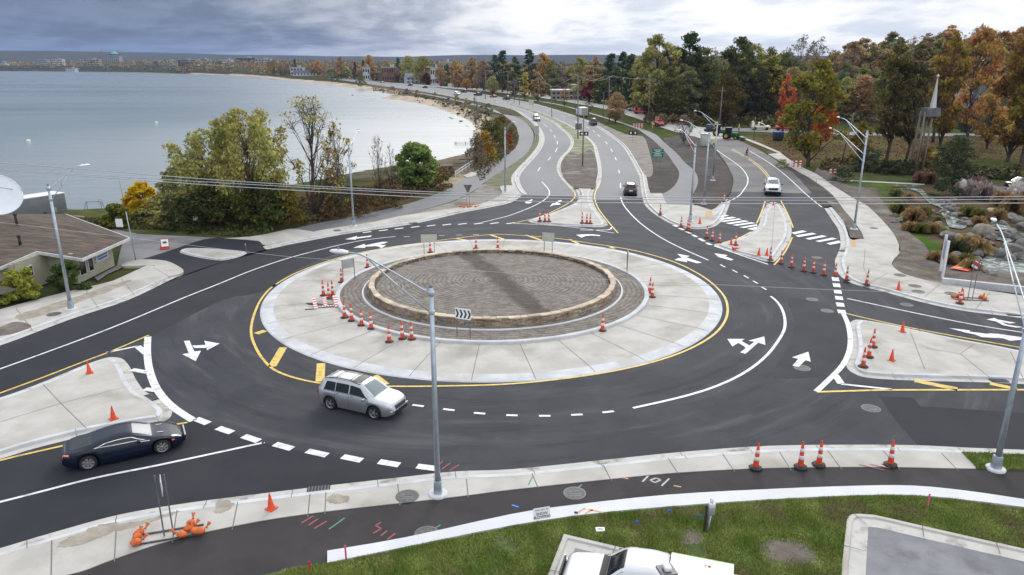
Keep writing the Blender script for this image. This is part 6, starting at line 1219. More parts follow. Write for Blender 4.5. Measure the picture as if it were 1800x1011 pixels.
# ---------------- people ----------------
SKIN = mat('skin', (.45, .28, .20), rough=.6); VEST = mat('hi_vis_vest', (.62, .75, .08), rough=.7); DARKC = mat('dark_cloth', (.02, .022, .03), rough=.9); REDJ = mat('red_jacket', (.42, .02, .03), rough=.8); HELM = mat('helmet_white', (.7, .7, .65), rough=.4)
def person(px, py, label, top, legs, rz=0, pose='stand', z=-.03, hat=None, loc=None):
    J = {'pel': (0, 0, .95), 'chest': (0, 0, 1.35), 'neck': (0, 0, 1.52), 'head': (0, -.02, 1.66), 'hipL': (.1, 0, .9), 'hipR': (-.1, 0, .9), 'kL': (.12, -.05, .5), 'kR': (-.12, .02, .5), 'aL': (.13, .05, .08), 'aR': (-.13, .0, .08), 'tL': (.14, -.13, .04), 'tR': (-.14, -.18, .04),
         'sL': (.2, 0, 1.42), 'sR': (-.2, 0, 1.42), 'eL': (.27, -.02, 1.15), 'eR': (-.27, -.02, 1.15), 'hL': (.28, -.16, .92), 'hR': (-.28, -.14, .92)}
    if pose == 'walk': J.update(kL=(.1, -.2, .52), aL=(.1, -.15, .1), tL=(.1, -.33, .07), kR=(-.1, .05, .5), aR=(-.1, .3, .14), tR=(-.1, .18, .05), hL=(.26, .18, .95), hR=(-.26, -.28, 1.0))
    if pose == 'ride': J.update(chest=(0, -.18, 1.33), neck=(0, -.25, 1.5), head=(0, -.32, 1.62), sL=(.2, -.22, 1.4), sR=(-.2, -.22, 1.4), eL=(.27, -.42, 1.2), eR=(-.27, -.42, 1.2), hL=(.24, -.6, 1.05), hR=(-.24, -.6, 1.05), kL=(.12, -.32, .75), aL=(.11, -.12, .38), tL=(.11, -.28, .34), kR=(-.12, -.28, .6), aR=(-.11, .02, .22), tR=(-.11, -.14, .18))
    E = [('pel', 'chest'), ('chest', 'neck'), ('neck', 'head'), ('pel', 'hipL'), ('pel', 'hipR'), ('hipL', 'kL'), ('kL', 'aL'), ('aL', 'tL'), ('hipR', 'kR'), ('kR', 'aR'), ('aR', 'tR'), ('chest', 'sL'), ('sL', 'eL'), ('eL', 'hL'), ('chest', 'sR'), ('sR', 'eR'), ('eR', 'hR')]
    Rr = {'pel': .15, 'chest': .16, 'neck': .06, 'head': .11, 'hipL': .1, 'hipR': .1, 'kL': .065, 'kR': .065, 'aL': .045, 'aR': .045, 'tL': .04, 'tR': .04, 'sL': .075, 'sR': .075, 'eL': .05, 'eR': .05, 'hL': .04, 'hR': .04}
    ks = list(J); me = bpy.data.meshes.new('person'); me.from_pydata([J[k] for k in ks], [(ks.index(a), ks.index(b)) for a, b in E], []); o = link('person', me)
    md = o.modifiers.new('s', 'SKIN'); 
    for i, k in enumerate(ks): me.skin_vertices[0].data[i].radius = (Rr[k], Rr[k]); me.skin_vertices[0].data[i].use_root = (k == 'pel')
    sb = o.modifiers.new('u', 'SUBSURF'); sb.levels = 2; dg = bpy.context.evaluated_depsgraph_get(); m2 = bpy.data.meshes.new_from_object(o.evaluated_get(dg)); bpy.data.objects.remove(o)
    for mm in (SKIN, top, legs): m2.materials.append(mm)
    for f in m2.polygons:
        cz = sum(m2.vertices[v].co.z for v in f.vertices)/len(f.vertices); cx = abs(f.center.x); hand = (abs(f.center.x) > .2 and ((pose != 'ride' and cz < 1.0 and cz > .85) or (pose == 'ride' and f.center.y < -.55)))
        f.material_index = 0 if cz > 1.53 or hand else (1 if cz > .93 else 2); f.use_smooth = True
    o = link('person', m2); o.location = G(px, py, z) if loc is None else loc; o.rotation_euler = (0, 0, rz); tag(o, label, 'person')
    m = MB(); hp = Vector(J['head']); m.lathe([(.125, .0), (.125, .05), (.10, .12), (.04, .155), (.005, .16)], hat or DARKC, c=hp+Vector((0, 0, .03)), n=12); m.build('hat' if hat else 'hair', o)
    return o
person(1254, 259.5, 'person in a hi-vis vest walking on the side road by the lamp posts', VEST, DARKC, .3, 'walk', hat=HELM); person(1298.5, 231, 'person in a hi-vis jacket bending at the cross road right of the tractor', VEST, DARKC, 2, 'stand', hat=HELM); person(1338.5, 222, 'person in a hi-vis vest standing behind the beige truck', VEST, DARKC, 0, 'stand', hat=HELM); person(1147, 225.5, 'person in yellow work clothes standing left of the red pickup', YELS, YELS, .5, 'stand', hat=HELM)
b = G(1311.5, 277); person(0, 0, 'person in a red jacket riding a bicycle towards the camera', REDJ, DARKC, .1, 'ride', loc=b+Vector((0, 0, .12)), hat=TRIM)
r_ = empty('bicycle', 'dark bicycle ridden along the yellow centre line', 'bicycle', b, .1)
for y in (-.55, .5): m = MB(); m.tube([(0, .33*math.cos(a), .34+.33*math.sin(a)) for a in np.linspace(0, 2*math.pi, 20)], .02, TYRE, 6); w = m.build('wheel', r_); w.location = (0, y, 0)
m = MB(); m.tube([(0, -.55, .34), (0, -.42, .95), (0, .05, .9), (0, -.02, .35), (0, .5, .34), (0, .05, .9)], .022, CIRON, 6); m.tube([(-.26, -.5, 1.08), (0, -.42, 1.02), (.26, -.5, 1.08)], .018, CIRON, 6); m.build('frame', r_); m = MB(); m.box((0, .08, 1.0), (.14, .26, .06), TRIM, bev=.02); m.build('saddle', r_)
# ---------------- vegetation ----------------
def leafmat(name, tr=.38):
    m = bpy.data.materials.new(name); m.use_nodes = True; t = m.node_tree; t.nodes.clear(); global nt; nt = t
    out = N('ShaderNodeOutputMaterial'); b = N('ShaderNodeBsdfPrincipled'); oi = N('ShaderNodeObjectInfo'); ge = N('ShaderNodeNewGeometry'); tcn = N('ShaderNodeTexCoord')
    hs = N('ShaderNodeHueSaturation'); Lk(oi.outputs['Color'], hs.inputs['Color'])
    r = ge.outputs['Random Per Island']; n_ = noise(.45, 4, .6, tcn.outputs['Object'])
    v = M_('MULTIPLY', MR(r, 0, 1, .62, 1.65, False), MR(n_, .3, .7, .78, 1.25)); Lk(v, hs.inputs['Value'])
    Lk(M_('ADD', MR(M_('FRACT', M_('MULTIPLY', r, 13.7)), 0, 1, -.022, .022, False), MR(noise(.3, 3, .6, tcn.outputs['Object']), .3, .7, .475, .525)), hs.inputs['Hue'])
    Lk(hs.outputs[0], b.inputs['Base Color']); b.inputs['Roughness'].default_value = .7; b.inputs['Specular IOR Level'].default_value = .2
    tl = N('ShaderNodeBsdfTranslucent'); Lk(hs.outputs[0], tl.inputs[0]); mx = N('ShaderNodeMixShader'); mx.inputs[0].default_value = tr
    Lk(b.outputs[0], mx.inputs[1]); Lk(tl.outputs[0], mx.inputs[2]); Lk(mx.outputs[0], out.inputs[0]); return m
LEAF = leafmat('leaves')
def leaf_mesh(name, C, size, seed, aspect=1.5, up=0.0, m=None):
    """C: n x 3 leaf centres; one folded leaf clump quad each"""
    r = np.random.default_rng(seed); n = len(C)
    a = r.normal(size=(n, 3)); a[:, 2] = a[:, 2]*(1-up)-up*1.2; a /= np.linalg.norm(a, axis=1)[:, None]
    b = np.cross(a, r.normal(size=(n, 3))); b /= np.linalg.norm(b, axis=1)[:, None]
    s = size*r.uniform(.3, 1.6, size=(n, 1)); A_ = a*s*aspect*.5; B_ = b*s*.5
    c = np.cross(a, b)*s*.18
    V = np.stack([C-A_, C-B_*.9+c, C+A_, C+B_*.9+c*.5], 1).reshape(-1, 3)
    me = bpy.data.meshes.new(name); me.vertices.add(4*n); me.vertices.foreach_set('co', V.ravel()); me.loops.add(4*n); me.loops.foreach_set('vertex_index', np.arange(4*n))
    me.polygons.add(n); me.polygons.foreach_set('loop_start', np.arange(n)*4); me.update(calc_edges=True); me.materials.append(m or LEAF); return me
def make_tree(kind, seed, nleaf=2600, H=14.0, size=.45, name='tree', trunkm=None, leafm=None):
    """returns root Empty > trunk, crown ; natural height H"""
    r = np.random.default_rng(seed); tm = trunkm or BARK; mb = MB()
    if kind == 'round': env = lambda h: .36*math.sin(math.pi*min(1, max(0, h))**.75)**.6; base, ncl, cs = .14, 60, .085
    elif kind == 'loose': env = lambda h: .30*math.sin(math.pi*min(1, max(.02, h))**.8)**.7*(1+.15*math.sin(h*9)); base, ncl, cs = .17, 44, .062
    elif kind == 'tall': env = lambda h: .20*math.sin(math.pi*min(1, max(.03, h))**.8)**.6; base, ncl, cs = .26, 34, .058
    elif kind == 'bare': env = lambda h: .34*math.sin(math.pi*min(1, max(.03, h))**.8)**.6; base, ncl, cs = .22, 40, .05
    elif kind == 'conifer': env = lambda h: .19*(1-h)**.85+.01; base, ncl, cs = .06, 70, .035
    elif kind == 'pine': env = lambda h: .20*(1-h)**.5*(.7+.5*abs(math.sin(h*14))); base, ncl, cs = .25, 44, .042
    elif kind == 'column': env = lambda h: .15*math.sin(math.pi*min(1, h*.9+.1))**.5*(1-.6*h); base, ncl, cs = .12, 26, .055
    elif kind == 'bush': env = lambda h: .55*math.sqrt(max(0, 1-h*h*.9)); base, ncl, cs = .02, 26, .13
    elif kind == 'willow': env = lambda h: .55*math.sin(math.pi*min(1, max(.05, h*.92+.06)))**.5; base, ncl, cs = .16, 60, .070
    pts = [Vector((0, 0, -.3))]; x = y = 0
    top = .9 if kind in ('conifer', 'pine', 'tall', 'column') else .62
    for i in range(1, 7):
        x += r.normal()*.012*H; y += r.normal()*.012*H; pts.append(Vector((x, y, H*top*i/6)))
    tr = .020*H if kind != 'bush' else .008*H
    mb.tube(cr(pts, 2), [tr*(1.25 if i == 0 else 1)*(1-.8*i/12) for i in range(13)], tm, 8)
    def trunk_at(z):
        t = min(max(z/(H*top), 0), 1)*6; i = min(int(t), 5); return pts[i].lerp(pts[i+1], t-i)
    cen = []; k = 0
    for i in range(ncl):
        for _ in range(20):
            h = (i+r.random())/ncl if kind in ('conifer', 'pine', 'column') else r.random()**.85
            a = r.random()*2*math.pi+i*2.4; rad = env(h)*H*(math.sqrt(r.uniform(.15, 1.0)))
            c = Vector((math.cos(a)*rad, math.sin(a)*rad, H*(base+(1-base)*h*.97)))
            if kind in ('conifer', 'pine'): c.z -= rad*.25
            if all((c-q).length > cs*H*.75 for q in cen) : break
        cen.append(c); s = max(.05*H if kind != 'bush' else 0, c.z-rad*(1.9 if kind == 'bare' else .9 if kind not in ('conifer', 'pine') else .05)-.06*H)
        p0 = trunk_at(s); mid = p0.lerp(c, .5)+Vector((r.normal()*.02*H, r.normal()*.02*H, .03*H if kind != 'willow' else .10*H))
        br = tr*(.28 if kind in ('conifer', 'pine') else .42)*(1-.5*h)
        mb.tube(cr([p0, mid, c], 3), [br, br*.85, br*.7, br*.5, br*.4, br*.3, br*.15], tm, 5, cap=False)
        if kind in ('bare', 'loose', 'willow', 'tall'):
            for q in range(13 if kind == 'bare' else 4):
                d = Vector((r.normal(), r.normal(), abs(r.normal())*.8+.3)).normalized()*H*r.uniform(.05, .11); st = mid.lerp(c, r.uniform(.2, 1))
                mb.tube([st, st+d*.5+Vector((r.normal(), r.normal(), 0))*.01*H, st+d], [br*.35, br*.22, br*.08], tm, 4, cap=False)
    trunk = mb
    per = max(3, nleaf//ncl); P_ = []
    for c in cen:
        n_ = int(per*r.uniform(.6, 1.4)); g = r.normal(size=(n_, 3))
        g /= np.maximum(np.linalg.norm(g, axis=1)[:, None], 1e-6); g *= (r.random((n_, 1))**.45)
        sc = np.array([cs*H*1.25, cs*H*1.25, cs*H*(.45 if kind in ('conifer', 'pine') else .85)])
        q = np.array(c)+g*sc
        if kind == 'willow': q[:, 2] -= (r.random(n_)**1.6)*.16*H*(g[:, 2] < .2)
        P_.append(q)
    C = np.concatenate(P_)
    C = C[C[:, 2] > (.02*H if kind in ('bush', 'conifer') else .09*H)]
    root = empty(name, '', name.replace('_', ' ')); trunk.build('trunk' if kind != 'bush' else 'stem', root); link('crown' if kind != 'bush' else 'foliage', leaf_mesh('crown', C, size, seed, up=.35 if kind == 'willow' else 0, m=leafm), root)
    root['H'] = H; return root
PRO = {}
def proto_(key, kind, seed, **k):
    if key not in PRO: PRO[key] = [make_tree(kind, seed, **k), False]
    return PRO[key]
SPEC = {'round': [dict(kind='round', seed=s, nleaf=5000, size=.36, name='broadleaf_tree') for s in (1, 2, 3)], 'loose': [dict(kind='loose', seed=s, nleaf=4200, size=.33, name='broadleaf_tree') for s in (11, 12, 13)],
        'tall': [dict(kind='tall', seed=s, nleaf=2800, size=.33, name='broadleaf_tree') for s in (21, 22)], 'bare': [dict(kind='bare', seed=s, nleaf=800, name='bare_tree', trunkm=BARKG, size=.30) for s in (31, 32)],
        'conifer': [dict(kind='conifer', seed=s, nleaf=3400, name='conifer_tree', size=.38) for s in (41, 42)], 'pine': [dict(kind='pine', seed=s, nleaf=2400, name='pine_tree', size=.42) for s in (51, 52)],
        'column': [dict(kind='column', seed=61, nleaf=1300, name='broadleaf_tree')], 'bush': [dict(kind='bush', seed=s, nleaf=1200, H=4, size=.22, name='bush') for s in (71, 72)]}
def tree(kind, loc, h, col, label, group=None, wf=1.0, rz=None, var=None):
    vs = SPEC[kind]; k = random.randrange(len(vs)) if var is None else var; key = (kind, k); pr, us = proto_(key, **vs[k])
    o = pr if not us else dup(pr); PRO[key][1] = True
    s = h/pr['H']; o.location = loc; o.scale = (s*wf, s*wf, s); o.rotation_euler = (0, 0, random.uniform(0, 6.28) if rz is None else rz)
    o['label'] = label
    if group: o['group'] = group
    elif 'group' in o: del o['group']
    for c in o.children:
        if c.name.startswith(('crown', 'foliage')): c.color = (*col, 1)
    return o
OR, DO, YE, YG, GR_, DG, RB, RED_, CRM, BR = (.46, .28, .09), (.35, .24, .12), (.48, .38, .10), (.33, .31, .11), (.20, .21, .09), (.085, .115, .06), (.28, .19, .13), (.50, .15, .06), (.26, .025, .05), (.22, .18, .13)
CN = {OR: 'orange', DO: 'dull orange-brown', YE: 'golden yellow', YG: 'yellow-green', GR_: 'green', DG: 'dark green', RB: 'russet brown', RED_: 'bright orange-red', CRM: 'crimson', BR: 'grey-brown'}
YM = [(-900, 1750), (300, 1700), (480, 1250), (560, 1150), (600, 950), (650, 860), (700, 780), (750, 680), (800, 600), (850, 520), (900, 470), (975, 420), (1060, 335), (1140, 265), (1145, 200), (3000, 200)]
def ymin(az): return float(np.interp(az, [a for a, b in YM], [b for a, b in YM]))
def tpx(kind, px, base, top, col, label, group=None, wf=1.0, Y=None, rz=None, var=None):
    """tree standing at ground pixel (px, base) whose tip is at pixel row top"""
    if Y is not None: Y = max(Y, ymin(px)*1.02)
    p = G(px, base, -.1) if Y is None else PY(px, 300, Y); Yd = p.y
    if Y is not None:
        z = terr(p.x, p.y)
        for _ in range(3): p = PY(px, base if base else 300, Y); dd = Y*CS+(HC-z)*SN; p.x = (px-900)/FPX*dd; z = terr(p.x, Y)
        p.z = z
    H = PY(px, top, Yd).z-p.z
    return tree(kind, p, max(H, 1.2), col, label, group, wf, rz, var)
# --- shoreline trees on the left ---
def special(kind, seed, px, base, top, col, label, name, **k):
    p = G(px, base, k.get('z', -.5)); H = PY(px, top, p.y).z-p.z; s = H/14; k['size'] = k['size']/s
    t = make_tree(kind, seed, name=name, **{a: b for a, b in k.items() if a in ('nleaf', 'size', 'trunkm')}); t.location = p; t.scale = (s*k.get('wf', 1), s*k.get('wf', 1), s); t.rotation_euler = (0, 0, k.get('rz', 0)); t['label'] = label
    for c in t.children:
        if c.name.startswith(('crown', 'foliage')): c.color = (*col, 1)
    return t
OLV = (.34, .33, .11)
special('willow', 101, 395, 392, 205, OLV, 'large olive willow on the left of the shoreline clump', 'willow_tree', nleaf=10500, size=.26, wf=.85, rz=.5)
special('willow', 102, 455, 398, 195, (.37, .35, .11), 'large yellow-olive willow right behind the clump of shrubs', 'willow_tree', nleaf=11000, size=.26, wf=.72, rz=2)
special('willow', 103, 342, 390, 287, (.32, .31, .13), 'low spreading grey-olive willow at the left end of the shoreline clump', 'willow_tree', nleaf=8000, size=.24, wf=1.15, rz=1)
special('bare', 104, 553, 392, 165, (.36, .30, .07), 'tall bare multi-stem tree with a few yellow leaves by the path', 'bare_tree', nleaf=900, size=.20, trunkm=BARK, wf=.95)
special('bare', 105, 600, 388, 215, (.30, .22, .05), 'thin half-bare tree right of the tall multi-stem one', 'bare_tree', nleaf=900, size=.24, wf=.6, rz=1)
special('bare', 106, 668, 352, 235, (.28, .2, .05), 'slender leafless sapling before the bright water', 'bare_tree', nleaf=60, size=.22, wf=.45, rz=2)
special('bare', 107, 690, 350, 250, (.33, .27, .05), 'second slender sapling with a few yellow leaves before the bright water', 'bare_tree', nleaf=110, size=.22, wf=.4, rz=3)
special('round', 108, 733, 338, 250, (.20, .27, .08), 'dense dark green round tree beside the cycle path', 'broadleaf_tree', nleaf=9000, size=.30, wf=1.15)
special('round', 109, 255, 381, 322, (.60, .42, .02), 'small bright yellow and orange tree on the left shore', 'broadleaf_tree', nleaf=5000, size=.24, wf=1.35, z=-.3)
special('bush', 110, 208, 402, 361, (.15, .16, .025), 'yellow-green shrub below the bright yellow tree', 'bush', nleaf=3500, size=.22, z=-.2, wf=1.1)
special('bush', 111, 42, 528, 474, (.30, .31, .05), 'rounded yellow-green shrub against the pale house wall at the left edge', 'bush', nleaf=6500, size=.17, z=0, wf=1.02)
special('bush', 112, 122, 512, 463, (.08, .12, .035), 'dark green rounded shrub at the house corner behind the lamp post', 'bush', nleaf=6500, size=.17, z=0, wf=1.05)
special('bush', 113, -35, 540, 490, (.05, .08, .02), 'dark shrub cut by the left edge of the picture', 'bush', nleaf=3000, size=.19, z=0)
for i, (x, b, t, c, w) in enumerate([(300, 396, 340, OLV, 1.5), (340, 402, 345, (.05, .07, .02), 1.4), (370, 402, 330, (.07, .085, .025), 1.2), (420, 404, 340, (.09, .10, .02), 1.3), (470, 402, 318, (.06, .08, .022), 1.1), (505, 398, 330, (.17, .13, .02), 1.0), (590, 385, 345, (.12, .085, .03), 1.1), (640, 378, 335, (.13, .08, .035), 1.2), (690, 365, 325, (.15, .09, .04), 1.2), (780, 336, 308, (.16, .11, .03), 1.0), (765, 315, 285, (.19, .14, .05), 1.0), (850, 285, 232, (.28, .17, .02), .8), (838, 292, 240, BR, .7), (866, 268, 212, (.10, .11, .03), .9), (882, 250, 205, (.16, .12, .03), .8), (893, 262, 235, (.28, .07, .02), .7)]):
    tpx('bush', x, b, t, c, f'shoreline shrub number {i+1} from the left'[:0]+['grey-olive shrub at the left end of the shore thicket', 'dark shrub below the low willow', 'dull green shrub below the large willow', 'olive shrub in the middle of the shore thicket', 'dark green shrub between willow and bare tree', 'golden shrub at the foot of the bare tree', 'brown shrub right of the bare tree', 'russet shrub left of the saplings', 'russet shrub below the dark green round tree', 'brown shrub right of the dark green round tree', 'tan shrub on the beach behind the round tree', 'golden bush above the small jetty', 'grey twiggy bush above the small jetty', 'olive bush beside the path bend', 'yellowish bush on the bank beside the path bend', 'red-leaved bush by the path bend'][i], 'shrubs along the shore', w)
tpx('bare', 838, 290, 225, BR, 'bare leaning tree over the small jetty', wf=.6)
tpx('bare', 836, 222, 170, BR, 'bare twiggy tree on the riprap bank', wf=.5)
for x, b, t, c, w, lb in [(584, 142, 122, (.17, .18, .06), 1.25, 'round olive willow bush on the far shore road, larger of two'), (634, 152, 135, (.17, .18, .05), 1.1, 'round olive bush right of the larger willow bush'), (733, 167, 158, (.35, .25, .04), .9, 'small yellow bush on the riprap'), (803, 178, 166, (.3, .24, .05), .8, 'small yellow bush below the far white car'), (820, 182, 172, YE, .7, 'tiny golden bush on the riprap bank'), (765, 168, 162, GR_, .9, 'low green bush on the riprap'), (715, 164, 156, BR, 1.3, 'low grey-brown bush at the beach end'), (690, 160, 152, BR, 1.5, 'dark twiggy bush above the beach point'), (858, 200, 182, GR_, .9, 'green bush above the riprap end')]:
    tpx('bush', x, b, t, c, lb, 'bushes along the far shore', w)
# --- trees of the far road and middle distance (px, base, top) ---
MID = [('round', 1082, 216, 162, DO, 1.02, 'round brown oak on the grass right of the carriageway'), ('loose', 1034, 206, 0, BR, 1, ''), ('bare', 1033, 203, 178, CRM, 1.3, 'low twiggy purple tree behind the box truck'), ('bare', 992, 187, 155, OR, 1.1, 'half-bare tree with orange leaves on the left side'), ('column', 923, 175, 127, YE, 1.25, 'slim pointed yellow tree beside the far lamp'),
       ('round', 750, 152, 128, (.07, .012, .02), .9, 'small dark red round tree below the grey gabled house'), ('round', 775, 153, 118, DO, 1.0, 'rust-brown street tree right of the dark red tree'), ('round', 820, 158, 138, OR, 1.3, 'low orange street tree behind the pale boards'), ('round', 865, 166, 134, YG, 1.05, 'yellow-green street tree left of the crimson tree'), ('loose', 904, 172, 140, BR, 1.0, 'bare brown street tree left of the slim yellow tree'), ('loose', 946, 178, 137, DO, 1.25, 'orange-brown street tree right of the slim yellow tree'),
       ('round', 660, 140, 118, BR, 1.0, 'brown street tree by the tall pale mast'), ('round', 700, 145, 120, RB, 1.0, 'russet street tree left of the gabled house'), ('column', 1035, 180, 126, CRM, 1.7, 'tall crimson tree behind the median pole'), ('column', 892, 160, 114, CRM, 1.6, 'crimson tree behind the far yellow-green street tree'), ('conifer', 1107, 178, 142, (.05, .10, .03), 1.3, 'small green conical tree right of the brown oak'), ('conifer', 1085, 176, 148, (.09, .13, .04), 1.1, 'pale green conical tree above the brown oak'),
       ('loose', 1062, 182, 135, (.12, .12, .03), 1.0, 'olive tree between the crimson tree and the oak'), ('loose', 1100, 176, 133, YE, .9, 'golden tree behind the conical trees'), ('column', 1122, 182, 146, (.30, .02, .03), 1.2, 'dark red shrub-like tree at the edge of the wood'),
       ('round', 1272, 222, 128, (.10, .075, .02), .95, 'big dark olive-brown oak behind the leaning wood pole'), ('bare', 1202, 253, 200, BR, 1.1, 'small bare spreading tree beside the lamp posts'), ('loose', 1420, 292, 105, (.21, .185, .03), 1.0, 'large yellow-olive tree on the leaf-covered lawn'), ('loose', 1375, 240, 130, RED_, .6, 'bright orange-red tree left of the large olive tree'), ('round', 1440, 262, 175, (.38, .10, .015), .8, 'burnt orange tree low behind the large olive tree'),
       ('loose', 1735, 262, 138, OR, .95, 'orange maple in front of the grey house'), ('loose', 1700, 240, 42, (.42, .24, .08), .72, 'very tall orange-topped tree at the right skyline'), ('tall', 1556, 288, 80, (.12, .10, .03), .8, 'tall ivy-clad dark trunk left of the timber belfry'), ('tall', 1590, 290, 90, (.11, .09, .04), .8, 'tall brown-leaved tree just left of the timber belfry'), ('tall', 1640, 250, 75, (.24, .12, .03), .8, 'tall rusty tree just behind the white steeple'), ('loose', 1650, 262, 60, (.22, .15, .03), .7, 'tall mixed golden tree above the white steeple'), ('loose', 1770, 285, 70, (.20, .12, .03), .8, 'tall brown-gold tree at the right edge, front'), ('tall', 1795, 292, 95, (.22, .16, .03), .9, 'thin leaning tree at the right edge with yellow leaves'),
       ('round', 1672, 328, 238, (.07, .09, .04), 1.1, 'broad dark evergreen by the waterfall garden'), ('round', 1745, 232, 195, DG, 1.4, 'dark evergreen mass right of the grey house'), ('round', 1700, 238, 200, DG, 1.5, 'dark evergreen shrub mass before the grey house'), ('loose', 1508, 296, 215, (.20, .16, .02), .8, 'small golden understorey tree by the double lamp'), ('bush', 1525, 300, 262, DG, 1.4, 'dark shrub at the foot of the double lamp trees'), ('bush', 1560, 306, 282, (.03, .05, .02), 1.6, 'dark low shrub left of the evergreen'), ('bush', 1590, 308, 285, (.04, .06, .02), 1.6, 'green low shrub beneath the belfry'), ('bush', 1622, 300, 258, (.20, .12, .03), 1.0, 'rust and yellow shrub below the belfry'), ('bush', 1640, 296, 268, YE, 1.0, 'small yellow shrub right of the belfry'), ('bush', 1480, 320, 292, DG, 1.5, 'dark shrub behind the barrier group'), ('bush', 1662, 346, 313, (.05, .08, .035), 1.5, 'round dark green shrub at the top of the waterfall'), ('bush', 1405, 250, 222, DG, 1.3, 'small dark shrub right of the blue-lidded bin'), ('bush', 1375, 296, 280, YG, 1.3, 'yellow-green undergrowth at the foot of the large olive tree'), ('bush', 1775, 255, 215, YE, 1.0, 'yellow shrub at the right edge below the orange maple')]
for k, x, b, t, c, w, lb in MID:
    if not lb: continue
    tpx(k, x, b, t, c, lb, None, w)
# --- skyline and wood: tops read off the picture, (px, distance, top row, kind, colour) ---
SKY_T = [(1150, 250, 62, 'loose', YG), (1205, 255, 58, 'tall', (.05, .075, .02)), (1178, 270, 78, 'loose', (.10, .10, .03)), (1228, 260, 80, 'loose', GR_), (1290, 262, 66, 'loose', (.09, .11, .03)), (1320, 275, 78, 'loose', YG), (1345, 280, 84, 'loose', (.13, .13, .03)), (1370, 290, 88, 'loose', GR_), (1250, 275, 85, 'bare', BR), (1305, 300, 75, 'tall', (.10, .12, .03)),
         (1400, 300, 62, 'bare', BR), (1430, 310, 66, 'bare', BR), (1460, 300, 90, 'loose', DO), (1490, 310, 74, 'loose', DO), (1520, 320, 82, 'loose', (.14, .12, .04)), (1550, 320, 84, 'loose', (.12, .11, .03)), (1580, 330, 80, 'loose', YG), (1610, 320, 74, 'loose', (.13, .12, .03)), (1640, 330, 68, 'tall', YG), (1670, 330, 66, 'loose', OR), (1720, 330, 50, 'loose', (.30, .13, .03)), (1752, 320, 55, 'loose', (.25, .13, .03)), (1780, 330, 48, 'loose', OR), (1805, 330, 44, 'round', RED_), (1840, 330, 50, 'loose', DO), (1880, 320, 60, 'loose', OR),
         (1090, 290, 90, 'pine', DG), (1070, 320, 92, 'pine', DG), (1105, 300, 94, 'pine', DG), (1120, 300, 100, 'loose', YG), (930, 360, 85, 'pine', DG), (883, 380, 87, 'pine', DG), (870, 390, 95, 'pine', DG), (955, 400, 92, 'loose', OR), (970, 380, 106, 'loose', GR_), (1020, 380, 98, 'loose', YG), (1045, 360, 100, 'loose', DO), (905, 420, 100, 'loose', (.09, .11, .03)), (1140, 235, 120, 'loose', (.14, .14, .03)), (1175, 232, 118, 'loose', (.12, .12, .03)), (1205, 236, 122, 'loose', GR_), (1235, 240, 115, 'loose', (.08, .09, .03)), (1300, 240, 118, 'loose', (.07, .075, .03)), (1330, 236, 120, 'loose', (.06, .06, .03)), (1355, 240, 112, 'loose', (.10, .09, .03)),
         (719, 560, 98, 'round', YG), (745, 540, 99, 'round', (.28, .26, .05)), (701, 520, 101, 'conifer', DG), (650, 700, 97, 'loose', OR), (600, 760, 101, 'loose', DO), (560, 800, 106, 'round', OR), (520, 900, 103, 'conifer', DG), (787, 470, 112, 'conifer', DG), (830, 480, 102, 'loose', DO), (800, 520, 104, 'loose', OR), (850, 450, 108, 'loose', RB), (770, 520, 106, 'loose', RB), (655, 620, 110, 'loose', OR), (680, 600, 106, 'loose', DO), (625, 660, 108, 'conifer', DG), (640, 640, 105, 'conifer', DG), (590, 600, 118, 'conifer', DG), (553, 800, 110, 'round', (.34, .20, .03)), (506, 900, 112, 'round', RB), (482, 950, 106, 'round', (.3, .2, .04))]
for i, (x, Y, t, k, c) in enumerate(SKY_T):
    o = tpx(k, x, None, t, c, '', 'trees along the skyline', 1.0, Y=Y); s0 = {'pine': 'pine', 'conifer': 'conifer', 'bare': 'leafless tree', 'round': 'full-crowned tree', 'loose': 'broadleaf tree', 'tall': 'tall slender tree'}[k]
    w_ = 'skyline above the side road wood' if x > 1130 and x < 1380 else 'skyline hill above the lawn' if x < 1560 and x >= 1380 else 'skyline hill right of the steeple' if x >= 1560 else 'skyline behind the main road' if x > 860 else 'skyline behind the bay road'
    cn = min(CN, key=lambda q: sum((a-b)**2 for a, b in zip(q, c))); o['label'] = f'{CN[cn]} {s0} on the {w_}'
# --- filler trees of the wood: individually placed in belts ---
def seg_clear(x, y):
    az = 900+1280*x/(y*CS+HC*SN); return az
placed = 0
def belt(n, az0, az1, Y0, Y1, hs, kinds, cols, where, seed, wfr=(.9, 1.25)):
    r = random.Random(seed); gname = f'trees {where}'
    for _ in range(n):
        Y = Y0+(Y1-Y0)*r.random()**.9; az = az0+(az1-az0)*r.random(); Y = max(Y, ymin(az)*r.uniform(1, 1.2)); dd = Y*CS+HC*SN; x = (az-900)/FPX*dd; z = terr(x, Y)
        if z < -.5: continue
        k = r.choice(kinds); c = r.choice(cols)
        if k in ('conifer', 'pine'): c = DG
        h = r.uniform(*hs); cn = min(CN, key=lambda q: sum((a-b)**2 for a, b in zip(q, c)))
        c = tuple(v*r.uniform(.8, 1.2) for v in c)
        s0 = {'pine': 'pine', 'conifer': 'conifer', 'bare': 'leafless tree', 'round': 'full-crowned tree', 'loose': 'open-crowned tree', 'tall': 'slender tree'}[k]
        tree(k, Vector((x, Y, z-.1)), h, c, f'{CN[cn]} {s0} {where}', gname, r.uniform(*wfr), r.uniform(0, 6.28), r.randrange(len(SPEC[k])))
WOODC = [(.24, .22, .07), (.16, .17, .06), (.21, .17, .07), (.14, .13, .065), GR_, YG, DO, BR]
AUT = [OR, DO, DO, YG, (.24, .22, .07), RB, (.34, .25, .06), BR]
